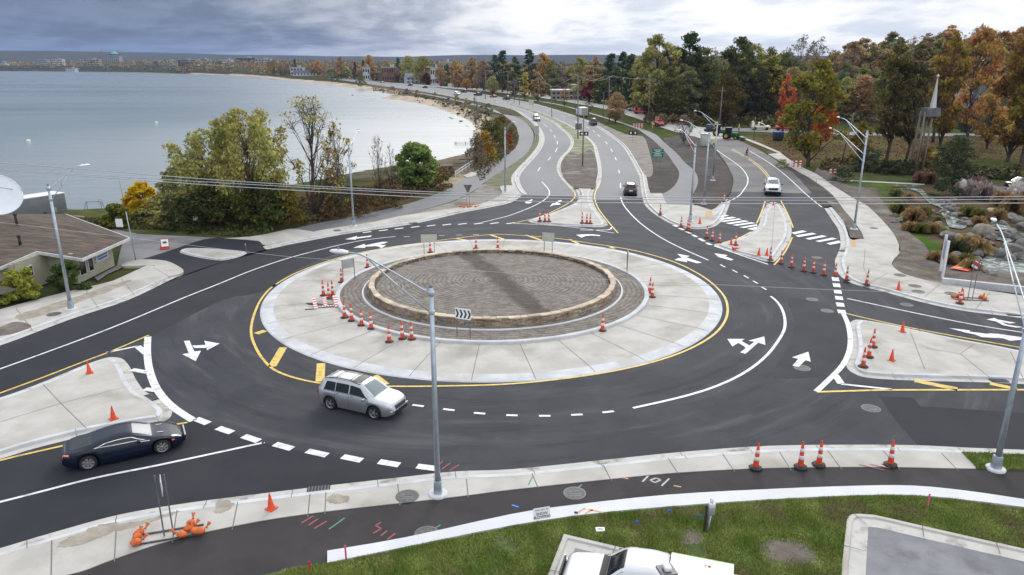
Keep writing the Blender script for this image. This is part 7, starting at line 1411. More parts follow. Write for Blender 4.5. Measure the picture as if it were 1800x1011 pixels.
belt(34, 1125, 1390, 238, 330, (15, 21), ['loose', 'loose', 'bare', 'tall', 'round', 'bare'], WOODC, 'in the wood behind the side road', 1)
belt(54, 1440, 1900, 272, 400, (14, 20), ['loose', 'bare', 'loose', 'tall', 'loose', 'bare'], AUT+WOODC, 'on the wooded hill at the right', 2, (1.05, 1.4))
belt(12, 1430, 1590, 222, 275, (13, 18), ['loose', 'tall', 'round'], WOODC, 'behind the leafy lawn', 17); belt(8, 1775, 1920, 222, 275, (13, 18), ['loose', 'tall'], AUT, 'at the far right of the lawn', 18)
belt(8, 1500, 1640, 255, 275, (12, 17), ['tall', 'bare', 'loose'], WOODC, 'left of the grey house', 7)
belt(46, 780, 1150, 330, 620, (11, 17), ['loose', 'round', 'loose', 'loose', 'round', 'bare', 'pine'], AUT+WOODC, 'behind the main road', 3)
belt(44, 480, 790, 560, 1000, (12, 18), ['round', 'loose', 'loose', 'round'], AUT+[GR_], 'along the bay road', 4)
belt(12, 1040, 1130, 265, 320, (8, 13), ['loose', 'round'], [OR, GR_, YG, (.1, .11, .03)], 'behind the conical trees', 8)
belt(12, 940, 1012, 280, 330, (4.5, 7), ['loose', 'bare', 'round'], [DO, BR, RB], 'in the low row behind the pale street', 9)
belt(18, 790, 940, 330, 430, (7, 11), ['loose', 'round'], [DO, OR, RB, BR], 'beside the far pale street', 10)
# far wood that reads as one mass
def mass(name, n, az0, az1, Y0, Y1, hs, cols, seed, per=26, lsize=2.2):
    r = np.random.default_rng(seed); P_ = []; K_ = []
    Y = Y0*(Y1/Y0)**r.random(n); az = r.uniform(az0, az1, n); X_ = (az-900)/FPX*(Y*CS+HC*SN); Z_, D_ = terr_arr(np.stack([X_, Y], 1))
    ok = (Z_ > -.8) & (Y > np.interp(az, [a for a, b in YM], [b for a, b in YM])); X_, Y, Z_ = X_[ok], Y[ok], Z_[ok]
    for i in range(len(X_)):
        h = r.uniform(*hs); w = h*.42; g = r.normal(size=(per, 3)); g /= np.linalg.norm(g, axis=1)[:, None]; g[:, 2] = np.abs(g[:, 2])**.8*np.sign(g[:, 2]+.35)
        q = g*np.array([w, w, h*.5])+np.array([X_[i], Y[i], Z_[i]+h*.5]); P_.append(q); c = np.array(cols[r.integers(len(cols))])*r.uniform(.75, 1.25); K_.append(np.repeat(np.clip(c, 0, 1)[None], per, 0))
    C = np.concatenate(P_); Kc = np.concatenate(K_)
    m = bpy.data.materials.get('far_leaves')
    if m is None:
        m = bpy.data.materials.new('far_leaves'); m.use_nodes = True; t = m.node_tree; b = t.nodes['Principled BSDF']; a = t.nodes.new('ShaderNodeAttribute'); a.attribute_name = 'leaf_colour'; t.links.new(a.outputs['Color'], b.inputs['Base Color']); b.inputs['Roughness'].default_value = .9
    me = leaf_mesh(name, C, lsize, seed, 1.2, 0, m); cc = np.ones((len(C)*4, 4)); cc[:, :3] = np.repeat(Kc, 4, 0)*np.repeat(r.uniform(.7, 1.3, (len(C), 1)), 4, 0)
    at_ = me.color_attributes.new('leaf_colour', 'FLOAT_COLOR', 'POINT'); at_.data.foreach_set('color', np.clip(cc, 0, 1).ravel()); return tag(link(name, me), kind='stuff')
FARC = [(.26, .15, .07), (.17, .16, .06), (.30, .21, .06), (.09, .11, .05), (.05, .07, .04), (.19, .13, .08), (.13, .115, .08), (.22, .19, .07), (.25, .13, .07)]
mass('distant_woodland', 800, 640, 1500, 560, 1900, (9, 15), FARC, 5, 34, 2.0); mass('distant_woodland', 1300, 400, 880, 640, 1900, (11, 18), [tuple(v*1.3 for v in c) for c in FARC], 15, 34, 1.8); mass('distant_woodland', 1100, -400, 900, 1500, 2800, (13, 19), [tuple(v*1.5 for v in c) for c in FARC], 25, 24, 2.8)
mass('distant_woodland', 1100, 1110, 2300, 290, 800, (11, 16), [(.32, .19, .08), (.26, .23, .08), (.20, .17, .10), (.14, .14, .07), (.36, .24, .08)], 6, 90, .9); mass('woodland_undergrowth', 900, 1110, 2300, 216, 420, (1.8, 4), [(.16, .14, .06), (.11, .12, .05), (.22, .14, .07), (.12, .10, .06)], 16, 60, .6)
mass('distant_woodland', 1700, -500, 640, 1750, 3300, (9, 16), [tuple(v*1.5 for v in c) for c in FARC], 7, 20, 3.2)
# undergrowth strip at the wood's edge and garden planting
def scrub(name, outline, n, size, hmax, cols, seed, z=-.1):
    P_ = [G(x, y, 0) for x, y in outline]; pol = np.array([[p.x, p.y] for p in P_]); mn, mx = pol.min(0), pol.max(0); r = np.random.default_rng(seed); Q = r.uniform(mn, mx, (n*4, 2)); Q = Q[inpoly(Q, pol)][:n]
    Z_, _ = terr_arr(Q); hh = np.clip(.5+.5*lnoise(Q[:, 0], Q[:, 1], 2.2, seed), .1, 1)*hmax; C = np.column_stack([Q, Z_+r.random(len(Q))**1.3*hh])
    m = bpy.data.materials['far_leaves']; me = leaf_mesh(name, C, size, seed, 1.6, 0, m); cl = np.array(cols); k = (np.clip(lnoise(Q[:, 0], Q[:, 1], 5, seed+3)*.5+.5, 0, .999)*len(cl)).astype(int); cc = np.ones((len(C)*4, 4)); cc[:, :3] = np.repeat(cl[k]*r.uniform(.6, 1.4, (len(C), 1)), 4, 0)
    at_ = me.color_attributes.new('leaf_colour', 'FLOAT_COLOR', 'POINT'); at_.data.foreach_set('color', np.clip(cc, 0, 1).ravel()); return tag(link(name, me), kind='stuff')
GCOL = [(.05, .065, .02), (.10, .09, .03), (.15, .10, .035), (.07, .075, .02)]
scrub('undergrowth', [(1130, 214), (1250, 222), (1330, 222), (1400, 226), (1400, 216), (1250, 206), (1140, 196)], 9000, .45, 2.2, GCOL, 1)
scrub('undergrowth', [(285, 398), (545, 392), (700, 352), (745, 338), (800, 306), (790, 296), (700, 318), (600, 335), (500, 352), (400, 372), (300, 385)], 16000, .26, 1.5, [(.06, .07, .02), (.12, .08, .035), (.16, .10, .045), (.10, .10, .03)], 2)
scrub('undergrowth', [(845, 322), (870, 295), (905, 262), (912, 240), (905, 220), (880, 205), (850, 215), (845, 250), (830, 290)], 7000, .26, 1.2, [(.10, .11, .03), (.17, .10, .04), (.20, .14, .05)], 3)
scrub('undergrowth', [(1440, 300), (1560, 304), (1800, 318), (1800, 300), (1600, 292), (1450, 284)], 9000, .35, 1.6, GCOL, 4)
scrub('undergrowth', [(100, 380), (300, 388), (450, 408), (440, 417), (300, 404), (215, 400)], 8000, .2, .5, [(.06, .08, .02), (.10, .10, .03), (.17, .11, .04)], 5)
scrub('fallen_leaves', [(1330, 236), (1700, 238), (1800, 246), (1800, 280), (1500, 278), (1420, 292), (1390, 285)], 9000, .22, .06, [(.26, .11, .06), (.20, .09, .055), (.30, .16, .07)], 6)
scrub('bank_scrub', [(655, 154.5), (700, 162), (750, 173), (800, 188), (830, 203), (845, 222), (862, 222), (850, 195), (800, 180), (750, 169), (700, 158.5), (655, 151)], 9000, .55, 1.3, [(.14, .14, .06), (.20, .15, .08), (.11, .12, .05), (.24, .20, .11)], 9)
# foreground turf: blades over the lawn
def turf(name, outline, n, seed, h=(.05, .13), z=.13):
    pol = np.array([[G(x, y).x, G(x, y).y] for x, y in outline]); mn, mx = pol.min(0), pol.max(0); r = np.random.default_rng(seed); Q = r.uniform(mn, mx, (int(n*2.2), 2)); Q = Q[inpoly(Q, pol)]
    bald = (lnoise(Q[:, 0], Q[:, 1], 1.1, 3)+lnoise(Q[:, 0], Q[:, 1], .45, 8)*.7+r.normal(size=len(Q))*.25); spot = G(1382, 975); dsp = np.hypot((Q[:, 0]-spot.x)/1.15, (Q[:, 1]-spot.y)/.85); spot2 = G(1215, 945); d2 = np.hypot(Q[:, 0]-spot2.x, Q[:, 1]-spot2.y)
    Q = Q[(bald < .85) & (dsp > 1+.25*r.normal(size=len(Q))) & (d2 > .45+.2*r.normal(size=len(Q)))][:n]; m_ = len(Q)
    a = r.random(m_)*6.283; w = r.uniform(.010, .022, m_); hh = r.uniform(*h, m_)*(1+.5*lnoise(Q[:, 0], Q[:, 1], .35, 2)); ln = r.normal(size=(m_, 2))*.05
    dx, dy = np.cos(a)*w, np.sin(a)*w; zz = np.full(m_, z)
    V = np.stack([np.column_stack([Q[:, 0]-dx, Q[:, 1]-dy, zz]), np.column_stack([Q[:, 0]+dx, Q[:, 1]+dy, zz]), np.column_stack([Q[:, 0]+ln[:, 0], Q[:, 1]+ln[:, 1], zz+hh])], 1).reshape(-1, 3)
    me = bpy.data.meshes.new(name); me.vertices.add(3*m_); me.vertices.foreach_set('co', V.ravel()); me.loops.add(3*m_); me.loops.foreach_set('vertex_index', np.arange(3*m_)); me.polygons.add(m_); me.polygons.foreach_set('loop_start', np.arange(m_)*3); me.update(calc_edges=True)
    me.materials.append(TURF); return tag(link(name, me), kind='stuff')
TURF = mat('turf_blades', (.16, .235, .035), (.27, .32, .075), .8, .8, island=.45, c3=(.24, .22, .09), s3=.5)
turf('grass', [(498, 1009), (576, 997), (718, 969), (900, 932), (1034, 912), (1168, 899), (1350, 886), (1511, 878), (1607, 878), (1698, 887), (1800, 900), (1900, 915), (1900, 1000), (1800, 972), (1620, 931), (1535, 911), (1500, 910), (1488, 919), (1478, 1011), (1478, 1050), (1300, 1050), (1290, 1012), (1082, 967), (991, 946), (966, 1011), (950, 1060), (480, 1060)], 210000, 1)
turf('grass', [(1690, 800.5), (1800, 804), (1880, 807), (1880, 833), (1800, 831), (1717, 827.5)], 14000, 2, z=.12)
# soil spots where the turf is worn off
mb = MB(); 
for (x, y, rx, ry) in [(1382, 975, 1.25, .95), (1215, 945, .6, .4)]:
    c_ = G(x, y, .137); mb.add([(c_.x+rx*math.cos(a)*(1+.12*math.sin(3*a+x)+.08*math.sin(7*a)), c_.y+ry*math.sin(a)*(1+.12*math.sin(2*a)+.07*math.sin(9*a)), .137) for a in np.linspace(0, 6.283, 60)[:-1]], [tuple(range(59))], SOIL)
mb.build('bare_soil_spot', kind='structure')
# ornamental grasses, rocks and the waterfall pools
def tuft(seed, n=420, H=1.1, R=.9, plume=False):
    r = np.random.default_rng(seed); a = r.random(n)*6.283; rr = R*.3*np.sqrt(r.random(n)); bx, by = np.cos(a)*rr, np.sin(a)*rr; le = r.uniform(.6, 1, n); tt = np.sqrt(r.random(n)); ox, oy = np.cos(a)*R*le*.8*tt, np.sin(a)*R*le*.8*tt; w = .026
    px_, py_ = -np.sin(a)*w, np.cos(a)*w; h = H*r.uniform(.6, 1, n)
    V = np.stack([np.column_stack([bx-px_, by-py_, 0*a]), np.column_stack([bx+px_, by+py_, 0*a]), np.column_stack([(bx+ox)*.6+px_, (by+oy)*.6+py_, h*.85*(1-.3*tt*tt)]), np.column_stack([bx+ox, by+oy, h*(1-.75*tt*tt)*(1.1 if plume else 1)])], 1).reshape(-1, 3)
    me = bpy.data.meshes.new('tuft'); me.vertices.add(4*n); me.vertices.foreach_set('co', V.ravel()); me.loops.add(4*n); me.loops.foreach_set('vertex_index', np.arange(4*n)); me.polygons.add(n); me.polygons.foreach_set('loop_start', np.arange(n)*4); me.update(calc_edges=True); me.materials.append(LEAF); return me
TM = [tuft(1), tuft(2), tuft(3, 600, 1.5, 1.0, True)]
PL = (.36, .30, .27); OLG = (.19, .19, .05); TAN = (.36, .26, .12); RU = (.32, .22, .10)
for i, (x, y, s, k, c, lb) in enumerate([(1575, 345, 1.6, 0, OLG, 'olive grass clump at the upper left of the garden'), (1598, 350, 1.4, 0, TAN, 'tan grass clump by the upper channel'), (1582, 372, 2.0, 0, OLG, 'wide olive grass clump below the upper channel'), (1605, 386, 2.2, 1, RU, 'rust grass clump left of the stream'), (1622, 378, 1.7, 0, OLG, 'olive clump between rust clump and stream'), (1600, 405, 1.6, 1, TAN, 'straw grass clump above the small lawn, left'), (1618, 408, 1.6, 1, OLG, 'olive grass clump above the small lawn, middle'), (1638, 408, 1.7, 1, TAN, 'straw grass clump above the small lawn, right'), (1648, 388, .9, 1, OLG, 'small green clump at the stream bend'), (1700, 378, 1.8, 0, OLG, 'olive clump right of the boulder stack, upper'), (1722, 382, 1.7, 0, OLG, 'olive clump right of the boulder stack, lower'), (1719, 395, 1.6, 1, TAN, 'yellow-tan clump above the falls'), (1680, 445, 2.0, 0, (.07, .08, .04), 'dark green clump left of the lower pool'), (1700, 440, 2.4, 1, TAN, 'large straw clump above the lower pool, left'), (1718, 445, 2.2, 1, TAN, 'large straw clump above the lower pool, right'), (1698, 462, 1.4, 0, OLG, 'olive clump hanging over the lower pool'), (1645, 457, 1.4, 1, TAN, 'straw clump behind the white posts, left'), (1668, 462, 1.4, 1, TAN, 'straw clump behind the white posts, right'), (1705, 473, 1.5, 1, TAN, 'straw clump beside the fallen orange sign'),
                                          (1695, 340, 2.0, 2, PL, 'plumed grass beside the standing stone, left'), (1712, 347, 2.2, 2, PL, 'plumed grass behind the standing stone'), (1728, 350, 2.2, 2, PL, 'plumed grass right of the standing stone'), (1700, 330, 1.8, 2, PL, 'plumed grass at the garden top, left'), (1720, 332, 1.8, 2, (.30, .2, .18), 'rosy plumed grass at the garden top, right'), (1760, 362, 2.0, 2, RU, 'russet grass bed right, upper'), (1780, 372, 2.2, 2, RU, 'russet grass bed right, lower'), (1795, 356, 2.2, 2, (.5, .48, .46), 'white plumed grass at the right edge, front'), (1788, 345, 2.0, 2, (.5, .48, .46), 'white plumed grass at the right edge, back'), (1615, 320, 1.6, 2, (.26, .15, .11), 'rosy grass clump behind the garden, left'), (1635, 321, 1.6, 2, (.26, .15, .11), 'rosy grass clump behind the garden, right'), (1655, 408, 1.0, 1, (.34, .36, .05), 'bright yellow-green plant before the falls'), (1752, 388, 1.5, 2, RU, 'russet clump above the right rocks')]):
    o = link('ornamental_grass', TM[k]); p = G(x, y, 0); o.location = (p.x, p.y, terr(p.x, p.y)); o.scale = (s*.8, s*.8, s*.75); o.rotation_euler = (0, 0, i*1.3); o.color = (*c, 1); o['kind'] = 'thing'; tag(o, lb, 'grass clump', 'ornamental grasses in the waterfall garden')
def sheet_water(name, pts, z, m): return slab(name, GC(pts, z, 4, True), None, z, m)
PW = bpy.data.materials.new('pond_water'); PW.use_nodes = True; nt = PW.node_tree; b_ = nt.nodes['Principled BSDF']; tcn = N('ShaderNodeTexCoord')
n_ = noise(1.3, 7, .65, tcn.outputs['Object'], .6); Lk(MX(MR(n_, .45, .62, 0, 1), (.10, .13, .11), (.46, .50, .48)), b_.inputs['Base Color']); b_.inputs['Roughness'].default_value = .18
bn = N('ShaderNodeBump'); bn.inputs['Strength'].default_value = .5; bn.inputs['Distance'].default_value = .1; Lk(n_, bn.inputs['Height']); Lk(bn.outputs[0], b_.inputs['Normal'])
sheet_water('stream_water', [(1578, 333), (1600, 333), (1618, 341), (1628, 352), (1640, 360), (1655, 366), (1655, 376), (1662, 385), (1668, 398), (1690, 402), (1700, 396), (1690, 388), (1672, 376), (1662, 360), (1650, 352), (1632, 346), (1622, 334), (1600, 331)], .0, PW)
sheet_water('pond_water', [(1745, 385), (1762, 386), (1778, 402), (1760, 404), (1742, 400)], .02, PW)
sheet_water('pond_water', [(1748, 420), (1764, 424), (1758, 436), (1740, 446), (1728, 455), (1722, 465), (1740, 478), (1775, 486), (1830, 490), (1870, 470), (1830, 450), (1790, 452), (1765, 446), (1768, 430), (1790, 418), (1760, 416)], .02, PW)
ROCK = mat('garden_rock', (.10, .095, .09), (.21, .20, .185), 1.2, .85, .5, 10, island=.2, c3=(.26, .24, .21), s3=.8); ROCKT = mat('tan_boulder', (.26, .24, .19), (.38, .34, .27), 1.2, .85, .5, 8)
def rockmesh(seed):
    bm = bmesh.new(); bmesh.ops.create_icosphere(bm, subdivisions=3, radius=1); r = random.Random(seed); pl = [(Vector((r.gauss(0, 1), r.gauss(0, 1), r.gauss(0, 1))).normalized(), r.uniform(.55, .85)) for _ in range(9)]
    for v in bm.verts:
        for n_, d_ in pl:
            k = v.co.dot(n_)-d_
            if k > 0: v.co -= n_*k*.85
        v.co *= 1+.04*math.sin(v.co.x*9+seed)*math.sin(v.co.y*8)
    me = bpy.data.meshes.new('rock'); bm.to_mesh(me); bm.free(); me.materials.append(ROCK); return me
RM = [rockmesh(s) for s in range(5)]; RMT = RM[1].copy(); RMT.materials.clear(); RMT.materials.append(ROCKT)
RKS = [(1655, 356, 1.0), (1660, 363, 1.0), (1668, 357, .8), (1676, 352, .8), (1658, 372, .8), (1668, 368, 1.0), (1675, 363, .9), (1682, 372, 1.1), (1678, 380, 1.0), (1690, 378, 1.0), (1664, 384, .8), (1672, 378, .8), (1696, 388, .9), (1702, 395, 1.1), (1688, 392, .8), (1640, 372, .6), (1648, 376, .5), (1650, 396, 1.0), (1656, 405, 1.2), (1662, 415, 1.2), (1672, 418, 1.3), (1684, 420, 1.3), (1696, 421, 1.3), (1706, 418, 1.1), (1727, 432, 1.5), (1740, 418, 1.2), (1752, 414, 1.0), (1764, 416, 1.2), (1776, 410, 1.2), (1788, 420, 1.4), (1798, 432, 1.5), (1745, 378, .9), (1738, 372, .8), (1768, 372, 1.2), (1778, 384, 1.4), (1790, 390, 1.5), (1762, 394, 1.0), (1800, 402, 1.6), (1728, 438, .8), (1742, 430, .7), (1748, 440, .6), (1762, 450, 1.6), (1780, 442, 1.6), (1775, 456, 1.2), (1795, 455, 1.6), (1735, 448, .5), (1755, 452, .6), (1718, 448, 1.3), (1712, 458, 1.0), (1683, 452, 1.1), (1718, 468, .8), (1724, 475, .7), (1732, 479, .6), (1745, 484, .6), (1690, 466, .7), (1575, 328, .8), (1590, 329, .8), (1607, 330, .9), (1630, 349, .7), (1570, 380, .8), (1580, 388, .8), (1572, 392, .7), (1756, 350, .8), (1600, 340, .5)]
for i, (x, y, s) in enumerate(RKS):
    o = link('rock', RM[i % 5]); p = G(x, y, 0); o.location = (p.x, p.y, .08*s); s *= .64; o.scale = (s*1.05, s*.8, s*.62); o.rotation_euler = (.1*math.sin(i), .15*math.cos(i*2), i*1.7)
    w_ = 'in the boulder stack beside the upper stream' if x < 1710 and y < 400 and x > 1635 else 'edging the middle pool' if x < 1712 and x > 1635 and y < 430 else 'along the lower pool' if y > 425 else 'on the right side of the falls' if x > 1715 else 'at the left of the garden'
    tag(o, f'dark grey rock {w_}', 'rock', f'rocks {w_}')
o = link('boulder', RMT); p = G(1726, 414); o.location = (p.x, p.y, .55); o.scale = (1.1, .8, .8); tag(o, 'big pale tan boulder above the lower pool', 'boulder')
o = link('boulder', RMT); p = G(1739, 376); o.location = (p.x, p.y, .3); o.scale = (1.1, .7, .5); o.rotation_euler = (0, 0, 1); tag(o, 'tan boulder beside the yellow-tan grass', 'boulder')
WRK = RM[2].copy(); WRK.materials.clear(); WRK.materials.append(mat('pale_stone', (.42, .40, .34), (.58, .56, .50), 2, .8, .4, 8)); o = link('standing_stone', WRK); p = G(1690, 344); o.location = (p.x, p.y, .9); o.scale = (.62, .42, 1.35); tag(o, 'upright pale standing stone pierced with dark holes in the garden', 'stone')
for dz, s in ((.9, .4), (0, .45), (-.8, .35)): m = MB(); m.box((p.x+.1, p.y-.62, 1.3+dz), (.42*s*2, .12, .42*s*2), SBLK, bev=.1); 
# riprap on the far bank
SHB = [p for p in SH]
rr = random.Random(5); cnt = 0
bank = GC([(655, 156), (690, 163), (720, 169), (750, 175), (780, 182), (810, 192), (832, 205), (845, 218)], -.6, 14)
bigR = MB(); 
for i in range(60):
    q = bank[rr.randrange(len(bank))]; y = q.y+rr.gauss(0, 4); x = q.x+rr.gauss(0, 4); s = rr.uniform(.3, .8)
    o = link('rock', RM[rr.randrange(5)]); o.location = (x, y, terr(x, y)+.15*s); o.scale = (s, s*.8, s*.55); o.rotation_euler = (0, 0, rr.random()*6); tag(o, 'dark riprap rock on the bank below the far road', 'rock', 'riprap rocks on the far bank')
for i in range(45):
    q = bank[rr.randrange(len(bank))]; y = q.y+rr.gauss(2, 4); x = q.x+rr.gauss(1, 4)
    o = link('ornamental_grass', TM[i % 2]); o.location = (x, y, terr(x, y)); o.scale = (1.1, 1.1, .8); o['kind'] = 'thing'; o.color = (*rr.choice([(.10, .10, .04), (.16, .13, .06), (.09, .07, .05)]), 1); tag(o, 'dull weed tuft among the riprap rocks', 'weed tuft', 'weed tufts among the riprap')
# ---------------- the low house at the left ----------------
ROOF = mat('roof_shingles', (.050, .038, .032), (.115, .085, .065), .8, .9, .6, 12, stretch=(1, 5, 3), det=9, c3=(.17, .12, .085), s3=.35, bdist=.05)
STUC = mat('cream_stucco', (.36, .34, .26), (.42, .40, .31), .8, .9, .2, 30); FASC = mat('fascia_white', (.62, .63, .62), (.50, .50, .49), 2, .6)
root = empty('low_house', 'low cream house with a broad brown shingle roof at the left edge', 'house', (-35, 58, 0)); O_ = Vector((-35, 58, 0))
A_, B_ = G(144, 455, 2.35), G(228, 418, 2.35); R_, D_, W_ = G(24, 380, 3.9), G(64.5, 442, 2.75), G(0, 470, 2.35)
Lp, W2, L2 = Vector((-66, 68, 3.9)), Vector((-66, 52, 2.35)), Vector((-66, 75, 2.4)); Rb = Vector((-46, 74, 2.5))
mb = MB(); 
def tri(*p): mb.add([q-O_ for q in p], [tuple(range(len(p)))], ROOF)
tri(A_, B_, R_); tri(A_, R_, D_); tri(D_, R_, Lp); tri(D_, Lp, W2, W_); tri(B_, Rb, R_); tri(R_, Rb, L2, Lp)
mb.build('roof', root)
for p, q in ((A_, B_), (A_, D_), (W_, D_), (W2, W_), (B_, Rb)):
    m = MB(); d = (q-p); rz = math.atan2(d.y, d.x); ry = -math.atan2(d.z, math.hypot(d.x, d.y)); c = (p+q)/2-O_; m.box((c.x, c.y, c.z-.11), (d.length+.04, .10, .24), FASC, rz=rz, ry=ry); m.build('fascia', root)
def wall(p, q, h, name='wall', inset=1.1):
    m = MB(); p = Vector((p[0], p[1], 0))-O_; q = Vector((q[0], q[1], 0))-O_; d = q-p; c = (p+q)/2; m.box((c.x, c.y, h/2), (d.length, .2, h), STUC, rz=math.atan2(d.y, d.x)); m.build(name, root)
xa = A_.x-1.25
wall((xa, A_.y+.9), (xa, B_.y-.9), 2.5); wall((xa, A_.y+.9), (D_.x+.3, D_.y+.9), 2.55); wall((D_.x+.2, D_.y+.9), (D_.x-.2, W_.y+.7), 2.5); wall((D_.x-.2, W_.y+.7), (-64, 53.5), 2.4); wall((xa, B_.y-.9), (-46, 72.5), 2.5); wall((-64, 53.5), (-64, 73), 2.4)
def win(x, y, z, w, h, ax='y'):
    m = MB(); dim = (.06, w, h) if ax == 'y' else (w, .06, h); m.box(Vector((x, y, z))-O_, dim, GLASS); o = m.build('window', root)
    m = MB(); 
    for s in (-1, 1):
        m.box(Vector((x+.02, y+(s*w/2 if ax == 'y' else 0), z))-O_, (.1, .08, h+.1), FASC); m.box(Vector((x+.02, y, z+s*h/2))-O_, (.1, w, .07), FASC)
    m.build('frame', o)
win(xa+.11, A_.y+1.7, 1.3, .95, 1.5); win(xa+.11, A_.y+2.9, 1.35, .75, 1.6); win(D_.x+.12, W_.y+2.0, 1.5, .6, .8)
m = MB(); m.box(Vector((xa+.16, A_.y+4.7, 1.6))-O_, (.04, 2.0, 1.25), mat('banner_pale_blue', (.50, .58, .68), rough=.5))
bn_ = empty('wall_banner', 'pale blue banner with red and blue lettering on the cream house wall', 'banner', O_); m.build('banner', bn_)
for (z, w, c_, h) in ((1.95, 1.0, REDS, .17), (1.72, 1.7, REDS, .10), (1.45, 1.6, mat('lettering_blue', (.04, .07, .25), rough=.6), .10), (1.22, 1.4, bpy.data.materials.get('lettering_blue'), .15)):
    m = MB(); x = -w/2
    while x < w/2-.05: l = random.uniform(.08, .28); m.box(Vector((xa+.185, A_.y+4.7+x+l/2, z))-O_, (.012, l-.04, h), bpy.data.materials['lettering_blue'] if z < 1.6 else REDS); x += l
    m.build('lettering', bn_)
for (x, y, z, h) in ((30, 396, 3.55, .9), (35, 427, 3.1, .5)):
    p = G(x, y, z)-O_; m = MB(); m.tube([p-Vector((0, 0, .2)), p+Vector((0, 0, h))], .11, BLK, 8); m.lathe([(.17, 0), (.17, .12), (.02, .18)], BLK, c=p+Vector((0, 0, h)), n=8); m.build('roof_vent', root)
slab('house_path', GP([(166, 488), (205, 468), (222, 464), (235, 462), (190, 482), (172, 494)]), None, .03, ASPHG)
# satellite dish on its mount
p = PY(-9, 352, 72); p.z = 3.2; r_ = empty('satellite_dish', 'large white satellite dish tilted to the sky behind the brown roof', 'satellite dish', Vector((p.x, p.y, 0)))
ax = Vector((.55, -.55, .62)).normalized(); Rm = ax.to_track_quat('Z', 'Y').to_matrix(); m = MB(); RD = 2.35; n = 36; prof = [(RD*t, .22*RD*t*t) for t in (0.01, .15, .3, .45, .6, .75, .9, 1)]
vs = [Rm @ Vector((r*math.cos(2*math.pi*k/n), r*math.sin(2*math.pi*k/n), z)) for r, z in prof for k in range(n)]; cz = Vector((0, 0, 4.6)); DM = mat('dish_white', (.66, .70, .76), (.72, .76, .80), .8, .5)
m.add([v+cz for v in vs], [(i*n+k, i*n+(k+1) % n, (i+1)*n+(k+1) % n, (i+1)*n+k) for i in range(len(prof)-1) for k in range(n)], DM, True); m.tube([cz+Rm @ Vector((RD*math.cos(a), RD*math.sin(a), .22*RD)) for a in np.linspace(0, 6.2832, 37)], .05, DM, 6); m.build('reflector', r_)
m = MB(); f = cz+Rm @ Vector((0, 0, 1.9))
for a in (0.3, 2.4, 4.5): m.tube([cz+Rm @ Vector((RD*.75*math.cos(a), RD*.75*math.sin(a), .12*RD)), f], .03, GALVD, 5)
m.build('feed_support', r_); m = MB(); m.lathe([(.09, -.15), (.12, .15), (.01, .16)], GALVD, c=f, n=10); m.build('feed_horn', r_); m = MB(); m.tube([(0, 0, -.2), (0, 0, 4.3)], .22, GALVD, 10); m.tube([(1.1, .8, 0), (0, 0, 3.2)], .07, GALVD, 6); m.tube([(-1.1, .8, 0), (0, 0, 3.2)], .07, GALVD, 6); m.build('mount', r_)
# box trailer
p = G(62, 390, 0); r_ = empty('box_trailer', 'grey enclosed box trailer with a white roof beside the dish', 'trailer', (p.x-1.3, p.y+2.0, 0), math.radians(62)); TG = mat('trailer_grey', (.16, .18, .20), (.20, .22, .24), 1, .5)
m = MB(); m.box((0, 0, 1.45), (6.5, 2.4, 2.2), TG, bev=.06); m.build('box', r_); m = MB(); m.box((0, 0, 2.6), (6.55, 2.44, .12), WHT, bev=.04); m.build('roof', r_); m = MB(); m.box((-3.28, 0, 1.45), (.05, 2.1, 1.9), mat('trailer_door', (.24, .28, .34), rough=.5)); m.box((3.28, 0, 1.45), (.05, 2.1, 1.9), bpy.data.materials['trailer_door']); m.build('rear_door', r_)
for x in (-.6, .6):
    for s in (-1, 1): m = MB(); m.lathe([(.01, -.1), (.38, -.1), (.38, .1), (.01, .1)], TYRE, n=14); w = m.build('wheel', r_); w.location = (x, s*1.1, .38); w.rotation_euler = (math.pi/2, 0, 0)
# boat lift frame on the beach
b = G(168, 377, -1); r_ = empty('boat_lift', 'rusty metal boat lift frame with a wheel at the water edge', 'boat lift', b, .1); r_.scale = (.6, .6, .6); m = MB()
for s in (-1, 1):
    for q in (-1, 1): m.tube([(s*1.9, q*.9, 0), (s*1.5, q*.2, 2.7)], .05, CIRON, 6)
    m.tube([(s*1.7, -.9, .2), (s*1.7, .9, .2)], .05, CIRON, 6)
m.tube([(-1.6, 0, 2.7), (1.6, 0, 2.7)], .05, CIRON, 6); m.build('frame', r_); m = MB(); m.tube([(1.5+.5*math.cos(a), -.2, 2.7+.5*math.sin(a)) for a in np.linspace(0, 6.283, 20)], .025, CIRON, 5); m.build('wheel', r_)
r_ = empty('antenna_mast', 'thin leaning antenna mast with a white notice beside the left driveway', 'mast', G(239, 459), 0); t = PY(210, 318, G(239, 459).y)-G(239, 459); m = MB(); m.tube([(0, 0, 0), t*.62], [.045, .035], GALV, 6); m.tube([t*.62, t], [.03, .015], GALVD, 6); m.build('mast', r_); q = t*.5; m = MB(); m.box((q.x-.75, q.y-.1, q.z-.1), (.62, .03, .75), WSIGN); m.build('notice', r_)
post_sign('path_sign', 'small pale sign on a post at the left shore', 'road sign', (101, 392), (101, 392), .4, .5, 1.3, -.2, SGREY, rz=0)
post_sign('path_sign', 'small round grey sign back in front of the willow shrubs', 'road sign', (347, 409), (347, 409), .5, .5, 1.3, -.2, SGREY, rz=0)
post_sign('path_sign', 'thin grey post with a small box right of the left driveway entrance', 'road sign', (433, 444), (433, 444), .12, .2, .7, 0, SGREY, rz=0)
r_ = empty('path_railing', 'white wooden railing beside the cycle path at the small jetty', 'railing', G(816, 310, 0)); P0 = G(801, 312)-G(816, 310); P1 = G(830, 292)-G(816, 310)
for z in (.5, .95): m = MB(); m.tube([P0+Vector((0, 0, z)), P1+Vector((0, 0, z))], .05, WHT, 6); m.build('rail', r_)
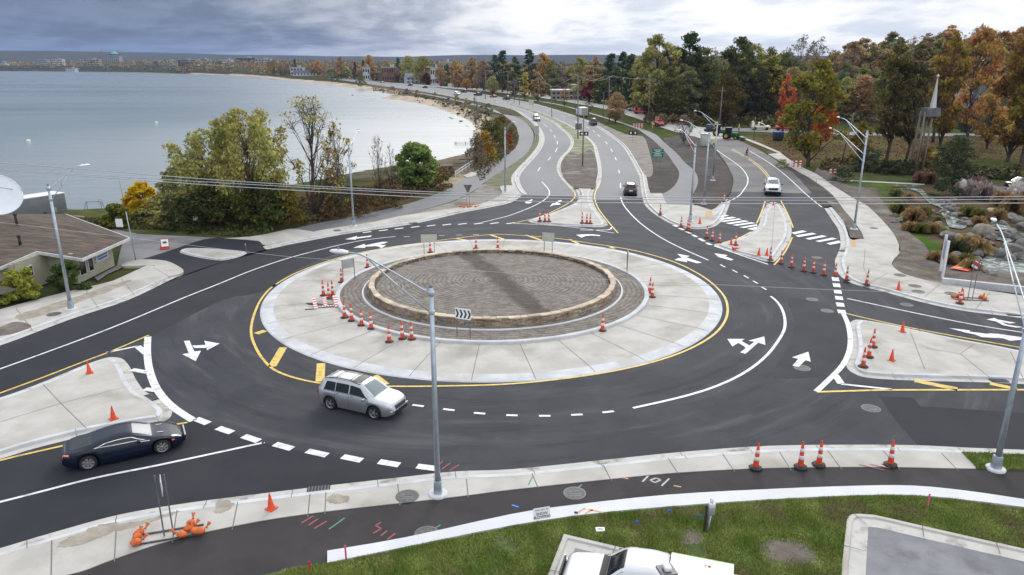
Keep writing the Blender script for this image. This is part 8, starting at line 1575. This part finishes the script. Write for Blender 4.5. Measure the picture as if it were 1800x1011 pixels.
for t in np.linspace(0, 1, 6): q = P0.lerp(P1, t); m = MB(); m.box((q.x, q.y, .5), (.1, .1, 1.0), WHT); m.build('post', r_)
slab('concrete_landing', GP([(815, 310), (828, 303), (839, 305), (835, 310), (822, 313)]), -.3, .08, CONC)
r_ = empty('small_jetty', 'dark broken timber jetty reaching into the bay by the path', 'jetty', G(818, 254, LZ), 0); m = MB()
for k in range(9): m.box((-2.6+.65*k, 0, .35), (.5, 1.1, .08), WOOD, rz=.05*math.sin(k*2))
m.build('deck', r_)
for x in (-2.4, 0, 2.4): m = MB(); m.tube([(x, .4, -.8), (x, .4, .7)], .1, WOOD, 6); m.build('pile', r_)
# driftwood logs on the beach
for i, (x, y, rz, l) in enumerate([(800, 292, .3, 5), (790, 298, -.2, 4), (812, 287, .5, 3.5), (820, 280, .1, 3), (775, 303, .2, 4), (835, 288, 1.0, 2.5)]):
    m = MB(); m.tube([(-l/2, 0, 0), (0, .15, .08), (l/2, 0, .02)], [.12, .14, .07], WOOD, 6); o = m.build('driftwood_log'); p = G(x, y, 0); o.location = (p.x, p.y, terr(p.x, p.y)+.12); o.rotation_euler = (0, 0, rz); tag(o, 'grey driftwood log on the beach beside the path railing', 'log', 'driftwood logs on the beach')
# ---------------- houses and buildings ----------------
HG = mat('house_grey', (.32, .33, .36), (.38, .39, .42), .5, .8); HROOF = mat('dark_slate_roof', (.045, .050, .060), (.075, .08, .09), .6, .8, .3, 8); HW = mat('house_white', (.55, .56, .57), (.62, .62, .62), .5, .7); WDK = mat('far_window_glass', (.03, .035, .045), rough=.2); BRK = mat('brick_far', (.19, .09, .065), (.25, .13, .09), .3, .9)
def gable_house(name, label, loc, rz, w, dpt, h, rh, wm, rm, nw=3, storeys=1, dormer=False, cat='house'):
    r_ = empty(name, label, cat, loc, rz); m = MB(); m.box((0, 0, h/2), (w, dpt, h), wm)
    m.add([(-w/2, -dpt/2+.01, h), (w/2, -dpt/2+.01, h), (0, -dpt/2+.01, h+rh)] if False else [(-w/2+.01, -dpt/2, h), (-w/2+.01, dpt/2, h), (-w/2+.01, 0, h+rh)], [(0, 2, 1)], wm); m.add([(w/2-.01, -dpt/2, h), (w/2-.01, dpt/2, h), (w/2-.01, 0, h+rh)], [(0, 1, 2)], wm); m.build('wall', r_)
    m = MB(); e = .5
    for s in (-1, 1):
        a = [(-w/2-e, s*(dpt/2+e), h-.25), (w/2+e, s*(dpt/2+e), h-.25), (w/2+e, 0, h+rh+.05), (-w/2-e, 0, h+rh+.05)]; m.add(a+[(x, y, z-.2) for x, y, z in a], [(0, 1, 2, 3) if s < 0 else (3, 2, 1, 0), (0, 4, 5, 1), (0, 3, 7, 4), (1, 5, 6, 2)], rm)
    rf = m.build('roof', r_); m = MB(); m.box((w*.25, .3, h+rh+.2), (.7, .7, 1.5), BRK); m.build('chimney', rf)
    for st in range(storeys):
        for k in range(nw):
            x = -w/2+w*(k+.5)/nw; z = (st+.55)*h/storeys; m = MB(); m.box((x, -dpt/2-.02, z), (w/nw*.45, .05, h/storeys*.5), WDK); o = m.build('window', r_); m = MB()
            for s in (-1, 1): m.box((x+s*w/nw*.24, -dpt/2-.05, z), (.12, .05, h/storeys*.55), FASC); m.box((x, -dpt/2-.05, z+s*h/storeys*.26), (w/nw*.5, .05, .12), FASC)
            m.build('frame', o)
    return r_
# grey house with white cupola behind the steeple
Yh = 250; p = PY(1672, 235, Yh); zb = terr(p.x, Yh)
r_ = gable_house('grey_house', 'grey house with dark roof, front gable and white cupola half hidden by the orange maple', Vector((p.x, Yh, zb)), 0, 22, 10, 5.5, 4.5, HG, HROOF, 6, 1)
m = MB(); m.box((-3.5, -6.2, 3.4), (7, 3.0, 6.8), HG); m.add([(-7, -7.71, 6.8), (0, -7.71, 6.8), (-3.5, -7.71, 10.4)], [(0, 1, 2)], HG); m.build('front_wing', r_); m = MB()
for s in (-1, 1): a = [(-3.5+s*4.1, -8.0, 6.4), (-3.5+s*4.1, -1, 6.4), (-3.5, -1, 10.7), (-3.5, -8.0, 10.7)]; m.add(a, [(0, 1, 2, 3) if s > 0 else (3, 2, 1, 0)], HROOF); m.tube([a[0], a[3]], .18, FASC, 4)
m.build('gable_roof', r_); m = MB(); m.box((-2.7, -7.75, 5.3), (2.5, .08, 2.6), WDK); o = m.build('gable_window', r_); m = MB()
for x in (-4.0, -2.7, -1.4): m.box((x, -7.82, 5.3), (.18, .08, 2.8), FASC)
for z in (3.95, 6.65): m.box((-2.7, -7.82, z), (2.7, .08, .16), FASC)
m.build('frame', o); m = MB(); m.box((-2.5, -1, 11.2), (2.4, 2.4, 2.2), FASC); m.lathe([(1.9, 12.3), (1.3, 13.0), (.9, 14.8), (.9, 16.0), (.3, 16.6), (.05, 17.2)], HW, c=(-2.5, -1, 0), n=8, smooth=False); m.build('cupola', r_)
# timber belfry with white steeple
b = G(1611, 304, -.1); r_ = empty('belfry', 'weathered timber frame carrying a slatted box and a slim white steeple', 'belfry', b, 0); Ht = PY(1611, 196, b.y).z-b.z; Hs = PY(1630, 130, b.y).z-b.z; sc = (b.y*CS+HC*SN)/FPX
for x0, x1 in ((-9, -5), (4, 8)):
    for y in (-1, 1): m = MB(); m.tube([(x0*sc, y*.9, 0), (x1*sc, y*.6, Ht)], .17, WOOD, 6); m.build('leg', r_)
m = MB(); m.box((7*sc, 0, Ht-.1), (24*sc, 2.2, 14*sc), mat('weathered_shakes', (.10, .10, .11), (.17, .17, .18), 1, .9, .4, 10), taper=.92); m.build('belfry_box', r_); m = MB(); z0 = Ht+6*sc; m.lathe([(.50, z0), (.07, Hs-.8), (.07, Hs-.5), (.25, Hs-.35), (.02, Hs)], HW, c=(10*sc, 0, 0), n=4, smooth=False, a0=.785); m.build('steeple', r_)
# grey gabled houses by the far road and flat commercial blocks
def at_far(px, base, Y):
    Y = max(Y, ymin(px)); p = PY(px, base, Y); return Vector((p.x, Y, terr(p.x, Y)))
gable_house('gabled_house', 'grey and white gabled house beside the far road, left of the dark red tree', at_far(727, 142, 500), .35, 16, 9, 6, 4, mat('pale_house_wall', (.42, .45, .48), (.5, .52, .55), .5, .8), mat('grey_roof', (.20, .22, .24), rough=.8), 4, 2)
gable_house('gabled_house', 'dark-roofed long building with white porch by the boat beach', at_far(537, 140, 1000), .2, 34, 12, 4.5, 4, HW, mat('purple_grey_roof', (.10, .10, .13), rough=.8), 7, 1)
def block(name, label, px, wpx, topy, Y, wm, rows=3, cols=6, dpt=18, rz=0, group='flat-roofed buildings of the far town', cat='building', roofm=None, win=True):
    Y = max(Y, ymin(px));     p = at_far(px, 120, Y); dd = Y*CS+HC*SN; w = wpx/FPX*dd; H = PY(px, topy, Y).z-p.z
    r_ = empty(name, label, cat, p, rz, group); m = MB(); m.box((0, 0, H/2), (w, dpt, H), wm); m.build('wall', r_); m = MB(); m.box((0, 0, H+.4), (w+1, dpt+1, .8), roofm or SGREY); rf = m.build('roof', r_); m = MB(); m.box((w*.15, 0, H+2), (w*.2, 5, 2.6), SGREY); m.build('plant_room', rf)
    if win:
        for j in range(rows):
            for i in range(cols): m = MB(); m.box((-w/2+w*(i+.5)/cols, -dpt/2-.06, H*(j+.55)/rows), (w/cols*.6, .1, H/rows*.45), WDK); m.build('window', r_)
    return r_, w, H
WB = mat('white_block', (.50, .51, .52), (.58, .58, .58), .1, .8); DBK = mat('dark_block', (.10, .11, .14), rough=.7); TNB = mat('tan_block', (.34, .31, .27), rough=.8)
blocks = [(8, 12, 109, 2600, WB, 'small white block at the far left of the town'), (80, 16, 105.5, 2500, mat('green_grey_block', (.28, .34, .33), rough=.8), 'green-grey low block in the left of the town'), (105, 18, 104, 2600, WB, 'long low white-roofed block behind the left trees'), (165, 26, 104.5, 2450, TNB, 'pale tan block left of the tower'), (126, 16, 120, 2200, WB, 'low white shed at the waterfront left of the tower'),
          (300, 26, 106.5, 2300, WB, 'long white block left of the brick-topped one'), (275, 26, 110, 2250, mat('grey_block', (.30, .31, .34), rough=.8), 'low grey block right of the tower'), (330, 28, 105, 2100, BRK, 'brick-topped block with a small turret'), (333, 16, 108.5, 2080, DBK, 'dark glazed block in front of the brick-topped one'), (350, 10, 106, 2150, WB, 'narrow white block right of the dark glazed one'), (402, 15, 105.5, 1900, WB, 'white block with a square grid of windows'), (435, 34, 102, 2100, mat('maroon_block', (.12, .08, .09), rough=.8), 'wide dark red block with two white roof huts'), (465, 26, 104, 2000, mat('pale_blue_block', (.40, .45, .50), rough=.8), 'pale blue-roofed block right of the dark red one'), (382, 14, 107, 2200, mat('mint_block', (.30, .38, .36), rough=.8), 'mint-green block behind the conifers'), (362, 10, 104, 2150, TNB, 'small tan block between white and mint blocks')]
for (x, w, t, Y, mm, lb) in blocks: block('town_building', lb, x, w, t, Y, mm, 3, 5)
for (x, w, t, Y, mm, lb, c_) in [(685, 26, 119, 540, BRK, 'dark brick block with balconies by the far road', 6), (645, 12, 119, 700, WB, 'white-fronted block behind the brick block', 3), (523, 22, 119, 1150, WB, 'pale blue-roofed hall behind the orange trees', 4), (765, 14, 120, 620, WB, 'white block right of the yellow trees', 4), (785, 16, 110.5, 700, TNB, 'pale long block among the russet trees', 4), (1000, 60, 160, 330, TNB, 'long low tan building behind the car park', 8)]:
    block('roadside_building', lb, x, w, t, Y, mm, 2, c_, dpt=12, group='flat-roofed buildings by the far road')
# tower with the green roof
r_, w, H = block('hotel_tower', 'tall pale tower with a small green pyramid roof rising over the town', 205, 20, 95.5, 2450, mat('tower_stone', (.30, .31, .33), (.38, .38, .39), .05, .8), 8, 6, dpt=22, group=None)
m = MB(); m.lathe([(w*.30, H+.8), (w*.26, H+4), (w*.05, H+8), (.3, H+13)], mat('verdigris_roof', (.18, .42, .36), rough=.6), n=8, smooth=False); m.build('green_roof', r_); m = MB(); m.box((0, 0, H-1), (w*1.12, 24, 2.5), DBK); m.build('cornice', r_)
b = at_far(172, 120, 2500); r_ = empty('tower_crane', 'thin reddish lattice crane boom leaning right over the town', 'crane', b, 0); CRN = mat('crane_red', (.22, .06, .07), rough=.6); t = PY(178, 87, 2500)-b; m = MB()
for a in (-1, 1): m.tube([(a*.9, 0, 0), t+Vector((a*.4, 0, 0))], .45, CRN, 4)
for k in range(12): q0 = t*(k/12); q1 = t*((k+1)/12); s = 1 if k % 2 else -1; m.tube([q0+Vector((s*.9*(1-k/20), 0, 0)), q1-Vector((s*.9*(1-k/20), 0, 0))], .25, CRN, 4)
m.build('boom', r_); m = MB(); m.tube([t, t+Vector((4, 0, 1))], .3, CRN, 4); m.tube([t+Vector((4, 0, 1)), t+Vector((4, 0, -9))], .12, CIRON, 4); m.build('jib', r_)
# harbour wall along the far left shore
mb = MB(); wall_strip(mb, GC([(-300, 124.3), (0, 125), (120, 126), (240, 127.1)], LZ, 3), 5, LZ-1, LZ+1.6, mat('harbour_stone', (.10, .10, .10), (.16, .155, .15), .1, .9)); tag(mb.build('harbour_wall'), 'long dark harbour wall at the far left shore', 'wall')
for i, (x, y) in enumerate([(50, 249), (275, 217), (620, 168)]):
    m = MB(); m.lathe([(.01, -.3), (.5, -.2), (.55, .3), (.3, .55), (.05, .6)], WHT if i < 2 else CIRON, n=12); o = m.build('mooring_buoy'); o.location = G(x, y, LZ); tag(o, ['white buoy on the bay at the left', 'white buoy on the bay above the willows', 'dark buoy on the bright water'][i], 'buoy')
# ---------------- haze ----------------
hz = MB(); hz.box((0, 4000, 80), (16000, 9400, 200), GALV); ho = hz.build('haze', kind='stuff'); hm = bpy.data.materials.new('haze_air'); hm.use_nodes = True; t = hm.node_tree; t.nodes.clear()
o_ = t.nodes.new('ShaderNodeOutputMaterial'); v_ = t.nodes.new('ShaderNodeVolumePrincipled'); v_.inputs['Color'].default_value = (.42, .60, 1.0, 1); v_.inputs['Density'].default_value = .00006; v_.inputs['Anisotropy'].default_value = 0.0; t.links.new(v_.outputs[0], o_.inputs['Volume'])
ho.data.materials.clear(); ho.data.materials.append(hm)
